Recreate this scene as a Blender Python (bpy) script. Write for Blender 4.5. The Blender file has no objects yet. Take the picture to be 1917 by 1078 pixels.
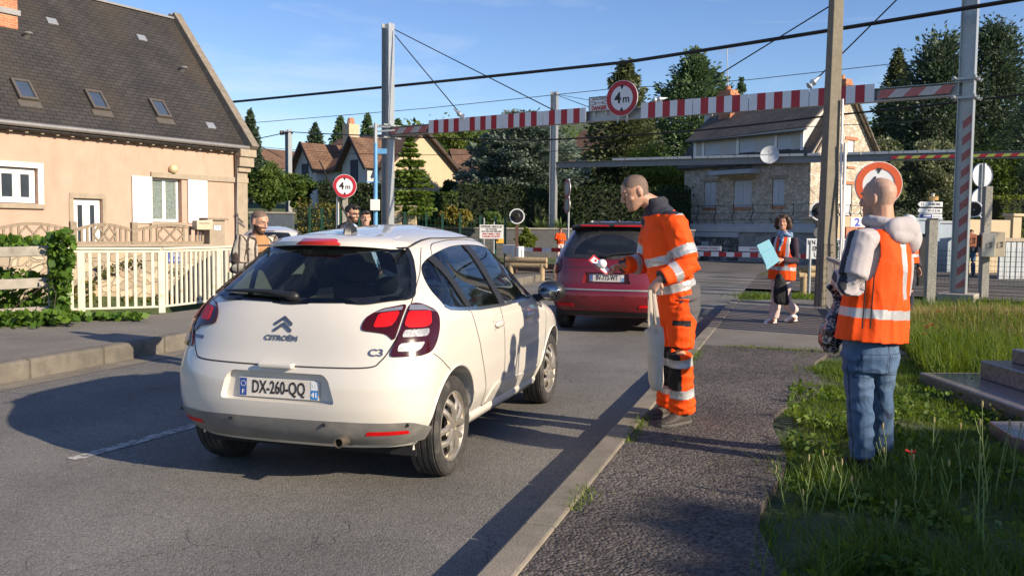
import bpy, bmesh, math, random
import numpy as np
from mathutils import Vector, Matrix, noise as mnoise
sc = bpy.context.scene
COL = sc.collection
rad = math.radians
# ---------------------------------------------------------------- camera, sky, sun, exposure
F, CAMH, HY, ROLL = 1680.0, 1.52, 430.0, rad(.6)
PIT = math.atan((539 - HY) / F)
cfw = Vector((0, math.cos(PIT), -math.sin(PIT))); cu0 = Vector((0, math.sin(PIT), math.cos(PIT))); cr0 = Vector((1, 0, 0))
crt = cr0 * math.cos(ROLL) + cu0 * math.sin(ROLL)
cup = cu0 * math.cos(ROLL) - cr0 * math.sin(ROLL)
cd = bpy.data.cameras.new('camera'); cam = bpy.data.objects.new('camera', cd); COL.objects.link(cam)
cd.sensor_width = 36; cd.lens = 36 * F / 1917; cd.clip_end = 3000; cd.clip_start = .05
M3 = Matrix((crt, cup, -cfw)).transposed()
cam.matrix_world = Matrix.Translation((0, 0, CAMH)) @ M3.to_4x4()
sc.camera = cam
SUN_EL, SUNH = rad(23.5), Vector((.835, -.55, 0)).normalized()
w = bpy.data.worlds.new('World'); sc.world = w; w.use_nodes = True
wn = w.node_tree.nodes; wl = w.node_tree.links
bg = wn['Background']; sky = wn.new('ShaderNodeTexSky'); sky.sky_type = 'NISHITA'; sky.sun_disc = False
sky.sun_elevation = SUN_EL; sky.sun_rotation = math.atan2(SUNH.x, SUNH.y)
sky.air_density = 1.0; sky.dust_density = .1; sky.ozone_density = 3.2
# thin cirrus high in the sky, laid out by direction
tc = wn.new('ShaderNodeTexCoord'); mp = wn.new('ShaderNodeMapping'); mp.inputs['Scale'].default_value = (2.2, 2.2, 9)
nz = wn.new('ShaderNodeTexNoise'); nz.inputs['Scale'].default_value = 1.7; nz.inputs['Detail'].default_value = 7; nz.inputs['Roughness'].default_value = .58; nz.inputs['Distortion'].default_value = .6
rp = wn.new('ShaderNodeValToRGB'); rp.color_ramp.elements[0].position = .50; rp.color_ramp.elements[1].position = .80
mx = wn.new('ShaderNodeMixRGB'); mx.inputs[2].default_value = (5.2, 5.6, 6.2, 1)
ml = wn.new('ShaderNodeMath'); ml.operation = 'MULTIPLY'; ml.inputs[1].default_value = .5
wl.new(tc.outputs['Generated'], mp.inputs[0]); wl.new(mp.outputs[0], nz.inputs[0]); wl.new(nz.outputs[0], rp.inputs[0])
wl.new(rp.outputs[0], ml.inputs[0]); wl.new(ml.outputs[0], mx.inputs[0]); hsv = wn.new('ShaderNodeHueSaturation'); hsv.inputs['Saturation'].default_value = 1.12; hsv.inputs['Hue'].default_value = .514; wl.new(sky.outputs[0], hsv.inputs['Color']); wl.new(hsv.outputs[0], mx.inputs[1]); wl.new(mx.outputs[0], bg.inputs[0])
bg.inputs[1].default_value = .108
sl = bpy.data.lights.new('sun', 'SUN'); sl.energy = 5.0; sl.angle = rad(.55); sl.color = (1, .85, .65)
so = bpy.data.objects.new('sun', sl); COL.objects.link(so)
sd = Vector((SUNH.x * math.cos(SUN_EL), SUNH.y * math.cos(SUN_EL), math.sin(SUN_EL)))
so.rotation_euler = sd.to_track_quat('Z', 'Y').to_euler(); so.location = (0, 0, 40)
sc.view_settings.view_transform = 'Standard'; sc.view_settings.look = 'None'; sc.view_settings.gamma = 1; sc.view_settings.exposure = .62
sc.cycles.max_bounces = 8; sc.cycles.transparent_max_bounces = 12
# ---------------------------------------------------------------- photo pixel -> place
def ray(px, py): return cfw + crt * ((px - 958.5) / F) + cup * ((539 - py) / F)
def P(px, py, Y):
    d = ray(px, py); return Vector((0, 0, CAMH)) + d * (Y / d.y)
def G(px, py, z=0.):
    d = ray(px, py); return Vector((0, 0, CAMH)) + d * ((z - CAMH) / d.z)
def PXW(px, A, Bd):      # where the sight line at column px (on the horizon row) meets the vertical plane A + u*Bd; returns u
    d = ray(px, HY + (px - 958.5) * math.tan(ROLL)); den = Bd.x * d.y - Bd.y * d.x
    return (d.x * A.y - d.y * A.x) / den
def ZAT(px, py, Y): return P(px, py, Y).z
# ---------------------------------------------------------------- tags
def tag(o, label=None, cat=None, group=None, kind=None):
    if label: o['label'] = label
    if cat: o['category'] = cat
    if group: o['group'] = group
    if kind: o['kind'] = kind
    return o
def thing(name, label, cat, loc=(0, 0, 0), rz=0., group=None):
    o = bpy.data.objects.new(name, None); COL.objects.link(o); o.empty_display_size = .2
    o.location = loc; o.rotation_euler = (0, 0, rz)
    return tag(o, label, cat, group)
def copy_tree(o, parent=None):
    c = o.copy(); COL.objects.link(c)
    if parent: c.parent = parent
    for ch in list(o.children): copy_tree(ch, c)
    return c
# ---------------------------------------------------------------- mesh builder
def frame(d, up=(0, 0, 1)):
    d = Vector(d).normalized(); up = Vector(up)
    x = up.cross(d)
    if x.length < 1e-4: x = Vector((1, 0, 0)).cross(d)
    if x.length < 1e-4: x = Vector((0, 1, 0)).cross(d)
    x.normalize(); y = d.cross(x)
    return x, y, d
class MB:
    def __init__(s): s.v = []; s.f = []; s.m = []
    def add(s, vs, fs, m=0):
        n = len(s.v); s.v += [tuple(v) for v in vs]; s.f += [tuple(i + n for i in f) for f in fs]; s.m += [m] * len(fs); return s
    def box(s, c, sz, R=None, m=0):
        c = Vector(c); hx, hy, hz = sz[0] / 2, sz[1] / 2, sz[2] / 2
        vs = [Vector((x, y, z)) for z in (-hz, hz) for y in (-hy, hy) for x in (-hx, hx)]
        if R is not None:
            if isinstance(R, (int, float)): R = Matrix.Rotation(R, 3, 'Z')
            vs = [R @ v for v in vs]
        return s.add([v + c for v in vs], [(0, 2, 3, 1), (4, 5, 7, 6), (0, 1, 5, 4), (2, 6, 7, 3), (0, 4, 6, 2), (1, 3, 7, 5)], m)
    def beam(s, a, b, wd, ht, up=(0, 0, 1), m=0):
        a, b = Vector(a), Vector(b); x, y, d = frame(b - a, up)
        vs = [p + x * (i * wd / 2) + y * (j * ht / 2) for p in (a, b) for j in (-1, 1) for i in (-1, 1)]
        return s.add(vs, [(0, 2, 3, 1), (4, 5, 7, 6), (0, 1, 5, 4), (2, 6, 7, 3), (0, 4, 6, 2), (1, 3, 7, 5)], m)
    def tube(s, pts, r, n=8, ry=None, up=(0, 0, 1), m=0, caps=True, closed=False):
        pts = [Vector(p) for p in pts]; k = len(pts); rings = []
        for i, p in enumerate(pts):
            if closed: d = pts[(i + 1) % k] - pts[i - 1]
            else: d = pts[min(i + 1, k - 1)] - pts[max(i - 1, 0)]
            x, y, _ = frame(d, up)
            ra = r[i] if isinstance(r, (list, tuple)) else r
            rb = ra if ry is None else (ry[i] if isinstance(ry, (list, tuple)) else ry)
            rings.append([p + x * (ra * math.cos(2 * math.pi * j / n)) + y * (rb * math.sin(2 * math.pi * j / n)) for j in range(n)])
        return s.loft(rings, m, caps, closed)
    def loft(s, rings, m=0, caps=True, closed=False):
        n = len(rings[0]); k = len(rings); fs = []
        for i in range(k if closed else k - 1):
            a, b = i * n, ((i + 1) % k) * n
            for j in range(n): fs.append((a + j, a + (j + 1) % n, b + (j + 1) % n, b + j))
        if caps and not closed: fs += [tuple(range(n - 1, -1, -1)), tuple(range((k - 1) * n, k * n))]
        return s.add([v for r in rings for v in r], fs, m)
    def cyl(s, a, b, r, r2=None, n=12, m=0, caps=True):
        return s.tube([a, b], [r, r if r2 is None else r2], n, m=m, caps=caps)
    def poly(s, pts, m=0): return s.add(pts, [tuple(range(len(pts)))], m)
    def prism(s, pts, vec, m=0):
        vec = Vector(vec); pts = [Vector(p) for p in pts]; n = len(pts)
        return s.add(pts + [p + vec for p in pts], [tuple(range(n - 1, -1, -1)), tuple(range(n, 2 * n))] + [(i, (i + 1) % n, n + (i + 1) % n, n + i) for i in range(n)], m)
    def lathe(s, prof, n, o, ax, m=0, up=(0, 0, 1), closed=False):
        o = Vector(o); x, y, d = frame(ax, up)
        rings = [[o + d * z + x * (r * math.cos(2 * math.pi * j / n)) + y * (r * math.sin(2 * math.pi * j / n)) for j in range(n)] for r, z in prof]
        return s.loft(rings, m, False, closed)
    def ball(s, c, r, n=12, k=8, m=0, R=None):
        c = Vector(c); r = (r, r, r) if isinstance(r, (int, float)) else r; rings = []
        for i in range(1, k):
            t = math.pi * i / k; rr = []
            for j in range(n):
                a = 2 * math.pi * j / n; v = Vector((r[0] * math.sin(t) * math.cos(a), r[1] * math.sin(t) * math.sin(a), -r[2] * math.cos(t)))
                rr.append(c + (R @ v if R is not None else v))
            rings.append(rr)
        return s.loft(rings, m, True)
    def text(s, body, size, o, x, y, m=0, sx=1., ext=.0015, align='CENTER', bold=0.):
        cu = bpy.data.curves.new('t', 'FONT'); cu.body = body; cu.size = size; cu.align_x = align; cu.align_y = 'CENTER'; cu.resolution_u = 3
        cu.extrude = ext; cu.offset = bold
        ob = bpy.data.objects.new('t', cu); COL.objects.link(ob)
        me = bpy.data.meshes.new_from_object(ob.evaluated_get(bpy.context.evaluated_depsgraph_get()))
        o, x, y = Vector(o), Vector(x).normalized(), Vector(y).normalized(); z = x.cross(y)
        vs = [o + x * (v.co.x * sx) + y * v.co.y + z * v.co.z for v in me.vertices]; fs = [tuple(p.vertices) for p in me.polygons]
        bpy.data.objects.remove(ob); bpy.data.curves.remove(cu); bpy.data.meshes.remove(me)
        return s.add(vs, fs, m)
    def build(s, name, mats, parent=None, smooth=None, bevel=0, seg=2, fix=True):
        me = bpy.data.meshes.new(name); me.from_pydata(s.v, [], s.f)
        me.polygons.foreach_set('material_index', s.m)
        if fix:
            bm = bmesh.new(); bm.from_mesh(me); bmesh.ops.recalc_face_normals(bm, faces=bm.faces); bm.to_mesh(me); bm.free()
        for m_ in (mats if isinstance(mats, (list, tuple)) else [mats]): me.materials.append(m_)
        if smooth is not None:
            me.shade_smooth(); me.set_sharp_from_angle(angle=rad(smooth))
        o = bpy.data.objects.new(name, me); COL.objects.link(o)
        if parent: o.parent = parent
        if bevel:
            b = o.modifiers.new('b', 'BEVEL'); b.width = bevel; b.segments = seg; b.limit_method = 'ANGLE'; b.angle_limit = rad(40); b.harden_normals = False
        return o
def struct(name, mb, mats, **k):
    o = mb.build(name, mats, **k); o['kind'] = 'structure'; return o
def quads_mesh(name, V, mats, parent=None, tint=None, mi=None, smooth=False):   # V: (n,4,3) loose quads
    n = len(V); me = bpy.data.meshes.new(name); V = np.ascontiguousarray(V, dtype=np.float32)
    k = V.shape[1]
    me.vertices.add(n * k); me.vertices.foreach_set('co', V.ravel())
    me.loops.add(n * k); me.loops.foreach_set('vertex_index', np.arange(n * k, dtype=np.int32))
    me.polygons.add(n); me.polygons.foreach_set('loop_start', np.arange(0, n * k, k, dtype=np.int32))
    if mi is not None: me.polygons.foreach_set('material_index', np.asarray(mi, dtype=np.int32))
    me.update(calc_edges=True)
    if tint is not None:
        at = me.attributes.new('tint', 'FLOAT', 'FACE'); at.data.foreach_set('value', np.asarray(tint, dtype=np.float32))
    for m_ in (mats if isinstance(mats, (list, tuple)) else [mats]): me.materials.append(m_)
    o = bpy.data.objects.new(name, me); COL.objects.link(o)
    if parent: o.parent = parent
    return o
# ---------------------------------------------------------------- materials
def newmat(name):
    m = bpy.data.materials.new(name); m.use_nodes = True; nt = m.node_tree
    return m, nt, nt.nodes['Principled BSDF']
def c4(c): return (c[0], c[1], c[2], 1)
def mat(name, col, rough=.6, metal=0., var=.12, scale=6., bump=0., bscale=60., coat=0., col2=None, c2pos=(.5, .7), c2scale=2., spec=.5, streak=0):
    m, nt, b = newmat(name); N, L = nt.nodes, nt.links
    tc = N.new('ShaderNodeTexCoord')
    b.inputs['Roughness'].default_value = rough; b.inputs['Metallic'].default_value = metal
    b.inputs['Coat Weight'].default_value = coat; b.inputs['Coat Roughness'].default_value = .04; b.inputs['Specular IOR Level'].default_value = spec
    nz = N.new('ShaderNodeTexNoise'); nz.inputs['Scale'].default_value = scale; nz.inputs['Detail'].default_value = 6; nz.inputs['Roughness'].default_value = .6
    L.new(tc.outputs['Object'], nz.inputs['Vector'])
    mr = N.new('ShaderNodeMapRange'); mr.inputs[1].default_value = .3; mr.inputs[2].default_value = .7; mr.inputs[3].default_value = 1 - var; mr.inputs[4].default_value = 1 + var
    L.new(nz.outputs[0], mr.inputs[0])
    mu = N.new('ShaderNodeVectorMath'); mu.operation = 'SCALE'; mu.inputs[0].default_value = col[:3]
    L.new(mr.outputs[0], mu.inputs['Scale']); out = mu.outputs[0]
    if col2 is not None:
        n2 = N.new('ShaderNodeTexNoise'); n2.inputs['Scale'].default_value = c2scale; n2.inputs['Detail'].default_value = 8; n2.inputs['Roughness'].default_value = .65
        mpn = N.new('ShaderNodeMapping'); mpn.inputs['Scale'].default_value = (1, 1, 1 if not streak else streak); L.new(tc.outputs['Object'], mpn.inputs[0]); L.new(mpn.outputs[0], n2.inputs['Vector'])
        r2 = N.new('ShaderNodeMapRange'); r2.inputs[1].default_value = c2pos[0]; r2.inputs[2].default_value = c2pos[1]; L.new(n2.outputs[0], r2.inputs[0])
        mm = N.new('ShaderNodeMixRGB'); mm.inputs[2].default_value = c4(col2); L.new(r2.outputs[0], mm.inputs[0]); L.new(out, mm.inputs[1]); out = mm.outputs[0]
    L.new(out, b.inputs['Base Color'])
    if bump:
        nb = N.new('ShaderNodeTexNoise'); nb.inputs['Scale'].default_value = bscale; nb.inputs['Detail'].default_value = 5; L.new(tc.outputs['Object'], nb.inputs['Vector'])
        bp = N.new('ShaderNodeBump'); bp.inputs['Strength'].default_value = 1; bp.inputs['Distance'].default_value = bump; L.new(nb.outputs[0], bp.inputs['Height']); L.new(bp.outputs[0], b.inputs['Normal'])
    return m
def emis(name, col, st):
    m, nt, b = newmat(name); b.inputs['Base Color'].default_value = c4(col); b.inputs['Emission Color'].default_value = c4(col); b.inputs['Emission Strength'].default_value = st; return m
def foliage(name, c1, c2, trans=.35, rough=.55):
    m, nt, b = newmat(name); N, L = nt.nodes, nt.links
    at = N.new('ShaderNodeAttribute'); at.attribute_name = 'tint'
    mxx = N.new('ShaderNodeMixRGB'); mxx.inputs[1].default_value = c4(c1); mxx.inputs[2].default_value = c4(c2); L.new(at.outputs['Fac'], mxx.inputs[0])
    b.inputs['Roughness'].default_value = rough; b.inputs['Specular IOR Level'].default_value = .3
    L.new(mxx.outputs[0], b.inputs['Base Color'])
    tr = N.new('ShaderNodeBsdfTranslucent'); hs = N.new('ShaderNodeHueSaturation'); hs.inputs['Hue'].default_value = .48; hs.inputs['Saturation'].default_value = 1.15; hs.inputs['Value'].default_value = 1.3
    L.new(mxx.outputs[0], hs.inputs['Color']); L.new(hs.outputs[0], tr.inputs['Color'])
    ms = N.new('ShaderNodeMixShader'); ms.inputs[0].default_value = trans; L.new(b.outputs[0], ms.inputs[1]); L.new(tr.outputs[0], ms.inputs[2])
    L.new(ms.outputs[0], N['Material Output'].inputs[0]); return m
def glassmat(name, tint, opac=.25, rough=.02, spec_boost=1.):   # thin tinted pane: dark transmission plus a fresnel mirror
    m, nt, b = newmat(name); N, L = nt.nodes, nt.links; N.remove(b)
    tr = N.new('ShaderNodeBsdfTransparent'); tr.inputs[0].default_value = c4(tint)
    df = N.new('ShaderNodeBsdfDiffuse'); df.inputs[0].default_value = (.012, .014, .016, 1)
    m1 = N.new('ShaderNodeMixShader'); m1.inputs[0].default_value = opac; L.new(tr.outputs[0], m1.inputs[1]); L.new(df.outputs[0], m1.inputs[2])
    gl = N.new('ShaderNodeBsdfGlossy'); gl.inputs['Roughness'].default_value = rough; gl.inputs[0].default_value = (.95, .97, 1, 1)
    fr = N.new('ShaderNodeFresnel'); fr.inputs[0].default_value = 1.5
    mm = N.new('ShaderNodeMath'); mm.operation = 'MULTIPLY'; mm.use_clamp = True; mm.inputs[1].default_value = spec_boost; L.new(fr.outputs[0], mm.inputs[0])
    m2 = N.new('ShaderNodeMixShader'); L.new(mm.outputs[0], m2.inputs[0]); L.new(m1.outputs[0], m2.inputs[1]); L.new(gl.outputs[0], m2.inputs[2])
    L.new(m2.outputs[0], N['Material Output'].inputs[0]); return m
MT = {}
MT['galv'] = mat('galvanised_steel', (.42, .44, .45), .45, .6, .1, 9)
MT['white'] = mat('white_paint', (.78, .77, .74), .5, 0, .05, 5)
MT['signwhite'] = mat('sign_white', (.74, .75, .77), .4, 0, .03, 5)
MT['signred'] = mat('sign_red', (.42, .018, .03), .4, 0, .05, 5)
MT['fadedred'] = mat('faded_red', (.48, .15, .14), .6, 0, .12, 8)
MT['fadedwhite'] = mat('faded_white', (.52, .5, .47), .6, 0, .12, 8)
MT['black'] = mat('black', (.012, .012, .013), .5, 0, .1, 6)
MT['blackplastic'] = mat('black_plastic', (.018, .018, .019), .45, 0, .1, 20)
MT['concrete'] = mat('concrete', (.34, .31, .26), .85, 0, .16, 7, .004, 70, col2=(.2, .18, .15), c2pos=(.52, .75), c2scale=3)
MT['concpole'] = mat('pole_concrete', (.21, .185, .14), .9, 0, .14, 14, .004, 90, col2=(.15, .13, .1), c2pos=(.5, .8), c2scale=2.2)
MT['aggregate'] = mat('aggregate_concrete', (.27, .26, .23), .9, 0, .5, 45, .006, 60)
MT['darkgreen'] = mat('dark_green_metal', (.012, .06, .04), .45, 0, .1, 6)
MT['wood'] = mat('weathered_wood', (.36, .27, .16), .8, 0, .25, 14, .004, 40)
MT['textblack'] = mat('letter_black', (.02, .02, .022), .6, 0, 0, 3)
MT['textred'] = mat('letter_red', (.42, .03, .03), .6, 0, 0, 3)
MT['textblue'] = mat('letter_blue', (.02, .05, .3), .5, 0, 0, 3)
MT['chrome'] = mat('chrome', (.75, .76, .78), .15, 1, .02, 3)
MT['rust'] = mat('rusty_steel', (.11, .065, .045), .7, .3, .3, 12)
# ================================================================ ground, road, pavements
TH = rad(17.35)
RD, RR = Vector((math.sin(TH), math.cos(TH), 0)), Vector((math.cos(TH), -math.sin(TH), 0))
def RT(s, t, z=0.): return RD * s + RR * t + Vector((0, 0, z))
GD, GN = Vector((.812, -.584, 0)), Vector((.584, .812, 0))       # along the tracks / across them
def GT(u, n, z=0.): return GD * u + GN * n + Vector((0, 0, z))
WP, WD = Vector((-7.4, 22.3, 0)), Vector((.75, .66, 0)).normalized(); WN = Vector((-WD.y, WD.x, 0))
TK, TL = -1.18, -7.17                                            # right and left kerb lines
def sst(a, b, x): x = np.clip((x - a) / (b - a), 0, 1); return x * x * (3 - 2 * x)
def ground_h(x, y):
    x = np.asarray(x, float); y = np.asarray(y, float)
    s = x * RD.x + y * RD.y; t = x * RR.x + y * RR.y
    h = np.full(x.shape, -.06)
    wn_ = (x - WP.x) * WN.x + (y - WP.y) * WN.y
    h += -.7 * sst(-9.5, -10.3, t) * (1 - sst(-.6, 0, wn_)) * sst(0, 6, s)
    A = 1 - sst(5, 12, x)
    h += A * (1.5 * sst(46.5, 51, y) + 1.3 * sst(55, 61, y))
    d = np.hypot(x, y)
    h += np.clip(d - 72, 0, 400) * .11 * (1 + .25 * np.sin(x * .02 + 1)) + 3.0 * sst(66, 90, d) * sst(6, 16, x)
    h += .05 * np.sin(x * .9 + 1) * np.sin(y * .7) * sst(20, 40, d)
    return h
def grid_sheet(xs, ys, hf):
    X, Y = np.meshgrid(xs, ys); Z = hf(X, Y); n, k = len(ys), len(xs)
    vs = np.stack([X, Y, Z], -1).reshape(-1, 3)
    fs = [(j * k + i, j * k + i + 1, (j + 1) * k + i + 1, (j + 1) * k + i) for j in range(n - 1) for i in range(k - 1)]
    b = MB(); b.v = [tuple(v) for v in vs]; b.f = fs; b.m = [0] * len(fs); return b
def groundmat():
    m, nt, b = newmat('meadow_soil'); N, L = nt.nodes, nt.links
    tc = N.new('ShaderNodeTexCoord'); n1 = N.new('ShaderNodeTexNoise'); n1.inputs['Scale'].default_value = .45; n1.inputs['Detail'].default_value = 9; n1.inputs['Roughness'].default_value = .7
    L.new(tc.outputs['Object'], n1.inputs[0]); r = N.new('ShaderNodeValToRGB'); e = r.color_ramp.elements
    e[0].position = .3; e[0].color = (.035, .06, .018, 1); e[1].position = .72; e[1].color = (.17, .14, .075, 1); e.new(.52).color = (.06, .085, .026, 1)
    L.new(n1.outputs[0], r.inputs[0]); L.new(r.outputs[0], b.inputs['Base Color']); b.inputs['Roughness'].default_value = .95
    n2 = N.new('ShaderNodeTexNoise'); n2.inputs['Scale'].default_value = 9; n2.inputs['Detail'].default_value = 6; L.new(tc.outputs['Object'], n2.inputs[0])
    bp = N.new('ShaderNodeBump'); bp.inputs['Distance'].default_value = .06; L.new(n2.outputs[0], bp.inputs['Height']); L.new(bp.outputs[0], b.inputs['Normal']); return m
def asphalt(name, base, dark, light, grain=260., gb=.006, crack=True, speck=.1, lump=.0, warm=(1.04, 1, .93)):
    m, nt, b = newmat(name); N, L = nt.nodes, nt.links
    tc = N.new('ShaderNodeTexCoord'); O = tc.outputs['Object']
    big = N.new('ShaderNodeTexNoise'); big.inputs['Scale'].default_value = .55; big.inputs['Detail'].default_value = 8; big.inputs['Roughness'].default_value = .62; L.new(O, big.inputs[0])
    r = N.new('ShaderNodeValToRGB'); e = r.color_ramp.elements; e[0].position = .32; e[1].position = .7
    e[0].color = c4([dark * k for k in warm]); e[1].color = c4([light * k for k in warm]); e.new(.5).color = c4([base * k for k in warm]); L.new(big.outputs[0], r.inputs[0]); col = r.outputs[0]
    g = N.new('ShaderNodeTexVoronoi'); g.inputs['Scale'].default_value = grain * .45; L.new(O, g.inputs[0])
    gr = N.new('ShaderNodeMapRange'); gr.inputs[3].default_value = 1 - speck * 2.2; gr.inputs[4].default_value = 1 + speck * 2.2; L.new(g.outputs['Color'], gr.inputs[0])
    mu = N.new('ShaderNodeVectorMath'); mu.operation = 'SCALE'; L.new(col, mu.inputs[0]); L.new(gr.outputs[0], mu.inputs['Scale']); col = mu.outputs[0]
    st = N.new('ShaderNodeTexNoise'); st.inputs['Scale'].default_value = 3.1; st.inputs['Detail'].default_value = 4; L.new(O, st.inputs[0])
    sr = N.new('ShaderNodeMapRange'); sr.inputs[1].default_value = .66; sr.inputs[2].default_value = .74; sr.inputs[4].default_value = .4; L.new(st.outputs[0], sr.inputs[0])
    mm = N.new('ShaderNodeMixRGB'); mm.inputs[2].default_value = c4([dark * .6] * 3); L.new(sr.outputs[0], mm.inputs[0]); L.new(col, mm.inputs[1]); col = mm.outputs[0]
    if crack:      # lanes polished by tyres run along the road
        dt = N.new('ShaderNodeVectorMath'); dt.operation = 'DOT_PRODUCT'; dt.inputs[1].default_value = RR * 3.6; L.new(O, dt.inputs[0]); ws = N.new('ShaderNodeMath'); ws.operation = 'SINE'; L.new(dt.outputs['Value'], ws.inputs[0])
        wm_ = N.new('ShaderNodeMath'); wm_.operation = 'MULTIPLY_ADD'; wm_.inputs[1].default_value = .07; wm_.inputs[2].default_value = 1; L.new(ws.outputs[0], wm_.inputs[0]); mu2 = N.new('ShaderNodeVectorMath'); mu2.operation = 'SCALE'; L.new(col, mu2.inputs[0]); L.new(wm_.outputs[0], mu2.inputs['Scale']); col = mu2.outputs[0]
    hgt = None
    if crack:
        wv = N.new('ShaderNodeTexNoise'); wv.inputs['Scale'].default_value = 2.6; wv.inputs['Detail'].default_value = 7; L.new(O, wv.inputs[0])
        ad = N.new('ShaderNodeMixRGB'); ad.blend_type = 'ADD'; ad.inputs[0].default_value = .55; L.new(O, ad.inputs[1]); L.new(wv.outputs['Color'], ad.inputs[2])
        vo = N.new('ShaderNodeTexVoronoi'); vo.feature = 'DISTANCE_TO_EDGE'; vo.inputs['Scale'].default_value = 1.3; L.new(ad.outputs[0], vo.inputs[0])
        cr = N.new('ShaderNodeMapRange'); cr.inputs[1].default_value = .001; cr.inputs[2].default_value = .006; cr.inputs[3].default_value = 1; cr.inputs[4].default_value = 0; L.new(vo.outputs['Distance'], cr.inputs[0])
        mk = N.new('ShaderNodeTexNoise'); mk.inputs['Scale'].default_value = .9; L.new(O, mk.inputs[0])
        mr = N.new('ShaderNodeMapRange'); mr.inputs[1].default_value = .46; mr.inputs[2].default_value = .66; L.new(mk.outputs[0], mr.inputs[0])
        cm = N.new('ShaderNodeMath'); cm.operation = 'MULTIPLY'; L.new(cr.outputs[0], cm.inputs[0]); L.new(mr.outputs[0], cm.inputs[1])
        m3 = N.new('ShaderNodeMixRGB'); m3.inputs[2].default_value = c4([dark * .35] * 3); L.new(cm.outputs[0], m3.inputs[0]); L.new(col, m3.inputs[1]); col = m3.outputs[0]
        hgt = cm.outputs[0]
    L.new(col, b.inputs['Base Color']); b.inputs['Roughness'].default_value = .88; b.inputs['Specular IOR Level'].default_value = .35
    nb = N.new('ShaderNodeTexNoise'); nb.inputs['Scale'].default_value = grain * .3; nb.inputs['Detail'].default_value = 3; L.new(O, nb.inputs[0])
    sm = N.new('ShaderNodeMath'); sm.operation = 'MULTIPLY_ADD'; L.new(g.outputs['Distance'], sm.inputs[0]); sm.inputs[1].default_value = -.8; L.new(nb.outputs[0], sm.inputs[2]); h = sm.outputs[0]
    if hgt is not None:
        s2 = N.new('ShaderNodeMath'); s2.operation = 'MULTIPLY_ADD'; L.new(hgt, s2.inputs[0]); s2.inputs[1].default_value = -1.2; L.new(h, s2.inputs[2]); h = s2.outputs[0]
    bp = N.new('ShaderNodeBump'); bp.inputs['Distance'].default_value = gb; L.new(h, bp.inputs['Height'])
    if lump:
        lb = N.new('ShaderNodeTexNoise'); lb.inputs['Scale'].default_value = 5; lb.inputs['Detail'].default_value = 4; L.new(O, lb.inputs[0])
        b2 = N.new('ShaderNodeBump'); b2.inputs['Distance'].default_value = lump; L.new(lb.outputs[0], b2.inputs['Height']); L.new(b2.outputs[0], bp.inputs['Normal'])
    L.new(bp.outputs[0], b.inputs['Normal']); return m
MT['soil'] = groundmat()
MT['road'] = asphalt('road_asphalt', .155, .12, .2, 240, .0042, True, .2, warm=(1.05, 1, .9))
MT['pave'] = asphalt('pavement_asphalt', .085, .05, .13, 130, .011, False, .36, .025, (1.15, 1, .88))
MT['pave2'] = asphalt('old_pavement_asphalt', .17, .13, .215, 200, .003, False, .12, .006, (1.1, 1, .86))
MT['road2'] = asphalt('crossing_asphalt_shaded', .10, .08, .13, 240, .0042, True, .2, warm=(1.09, 1, .88))  # darker copy of the road asphalt, shadow lines averaged into its colour
MT['kerb'] = mat('kerb_stone', (.21, .18, .14), .88, 0, .3, 3.3, .004, 80, col2=(.16, .15, .11), c2pos=(.5, .72), c2scale=4)
xs = np.concatenate([np.arange(-400, -60, 20), np.arange(-60, -24, 3), np.arange(-24, 30, 1.), np.arange(30, 70, 4), np.arange(70, 420, 20)])
ys = np.concatenate([np.arange(-60, -10, 10), np.arange(-10, 66, 1.), np.arange(66, 120, 4), np.arange(120, 560, 22)])
struct('ground', grid_sheet(xs, ys, ground_h), MT['soil'], smooth=60)
b = MB(); b.poly([RT(-12, TL), RT(-12, TK), RT(34, TK), RT(34, TL)]); struct('road', b, MT['road'])
b = MB(); b.poly([GT(-22, 23.5, -.004), GT(8, 23.5, -.004), GT(10, 26, -.004), GT(26, 33, -.004), GT(30, 43, -.004), GT(-6, 43, -.004), GT(-9, 33, -.004)][::-1]); b.poly([RT(33.9, TL, -.004), RT(33.9, TK, -.004), RT(80, TK + 4, -.004), RT(80, TL + 4, -.004)])
struct('crossing_road', b, MT['road2'])
# right pavement: slab with a kerb of separate stones' colour, ragged inner edge
def slab(name, outline, z0, z1, m, bev=.0):
    b = MB(); b.prism([RT(s, t, z0) for s, t in outline], (0, 0, z1 - z0)); return struct(name, b, m, bevel=bev)
rng = random.Random(3)
KH = .14
ed = [(s, .02 + .12 * math.sin(s * .8) + .1 * math.sin(s * 2.3 + 1) + max(0, s - 6) * .045) for s in np.arange(-3, 11.2, .35)]
slab('pavement', [(-3, TK + .16), (11.2, TK + .16)] + ed[::-1], -.04, KH - .012, MT['pave'])
slab('far_pavement', [(11.2, TK + .16), (18.6, TK + .16), (19.6, 0.), (19.2, 1.2), (16.5, 1.0), (11.2, 1.3)], -.04, KH - .008, MT['pave2'])
b = MB()
for i, s in enumerate(np.arange(-3, 18.6, 1.0)):
    b.beam(RT(s + .004, TK + .078, KH / 2 - .03), RT(s + .996, TK + .078, KH / 2 - .03), .156, KH + .06 + (i % 3) * .002)
struct('kerb', b, MT['kerb'], bevel=.014)
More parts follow.
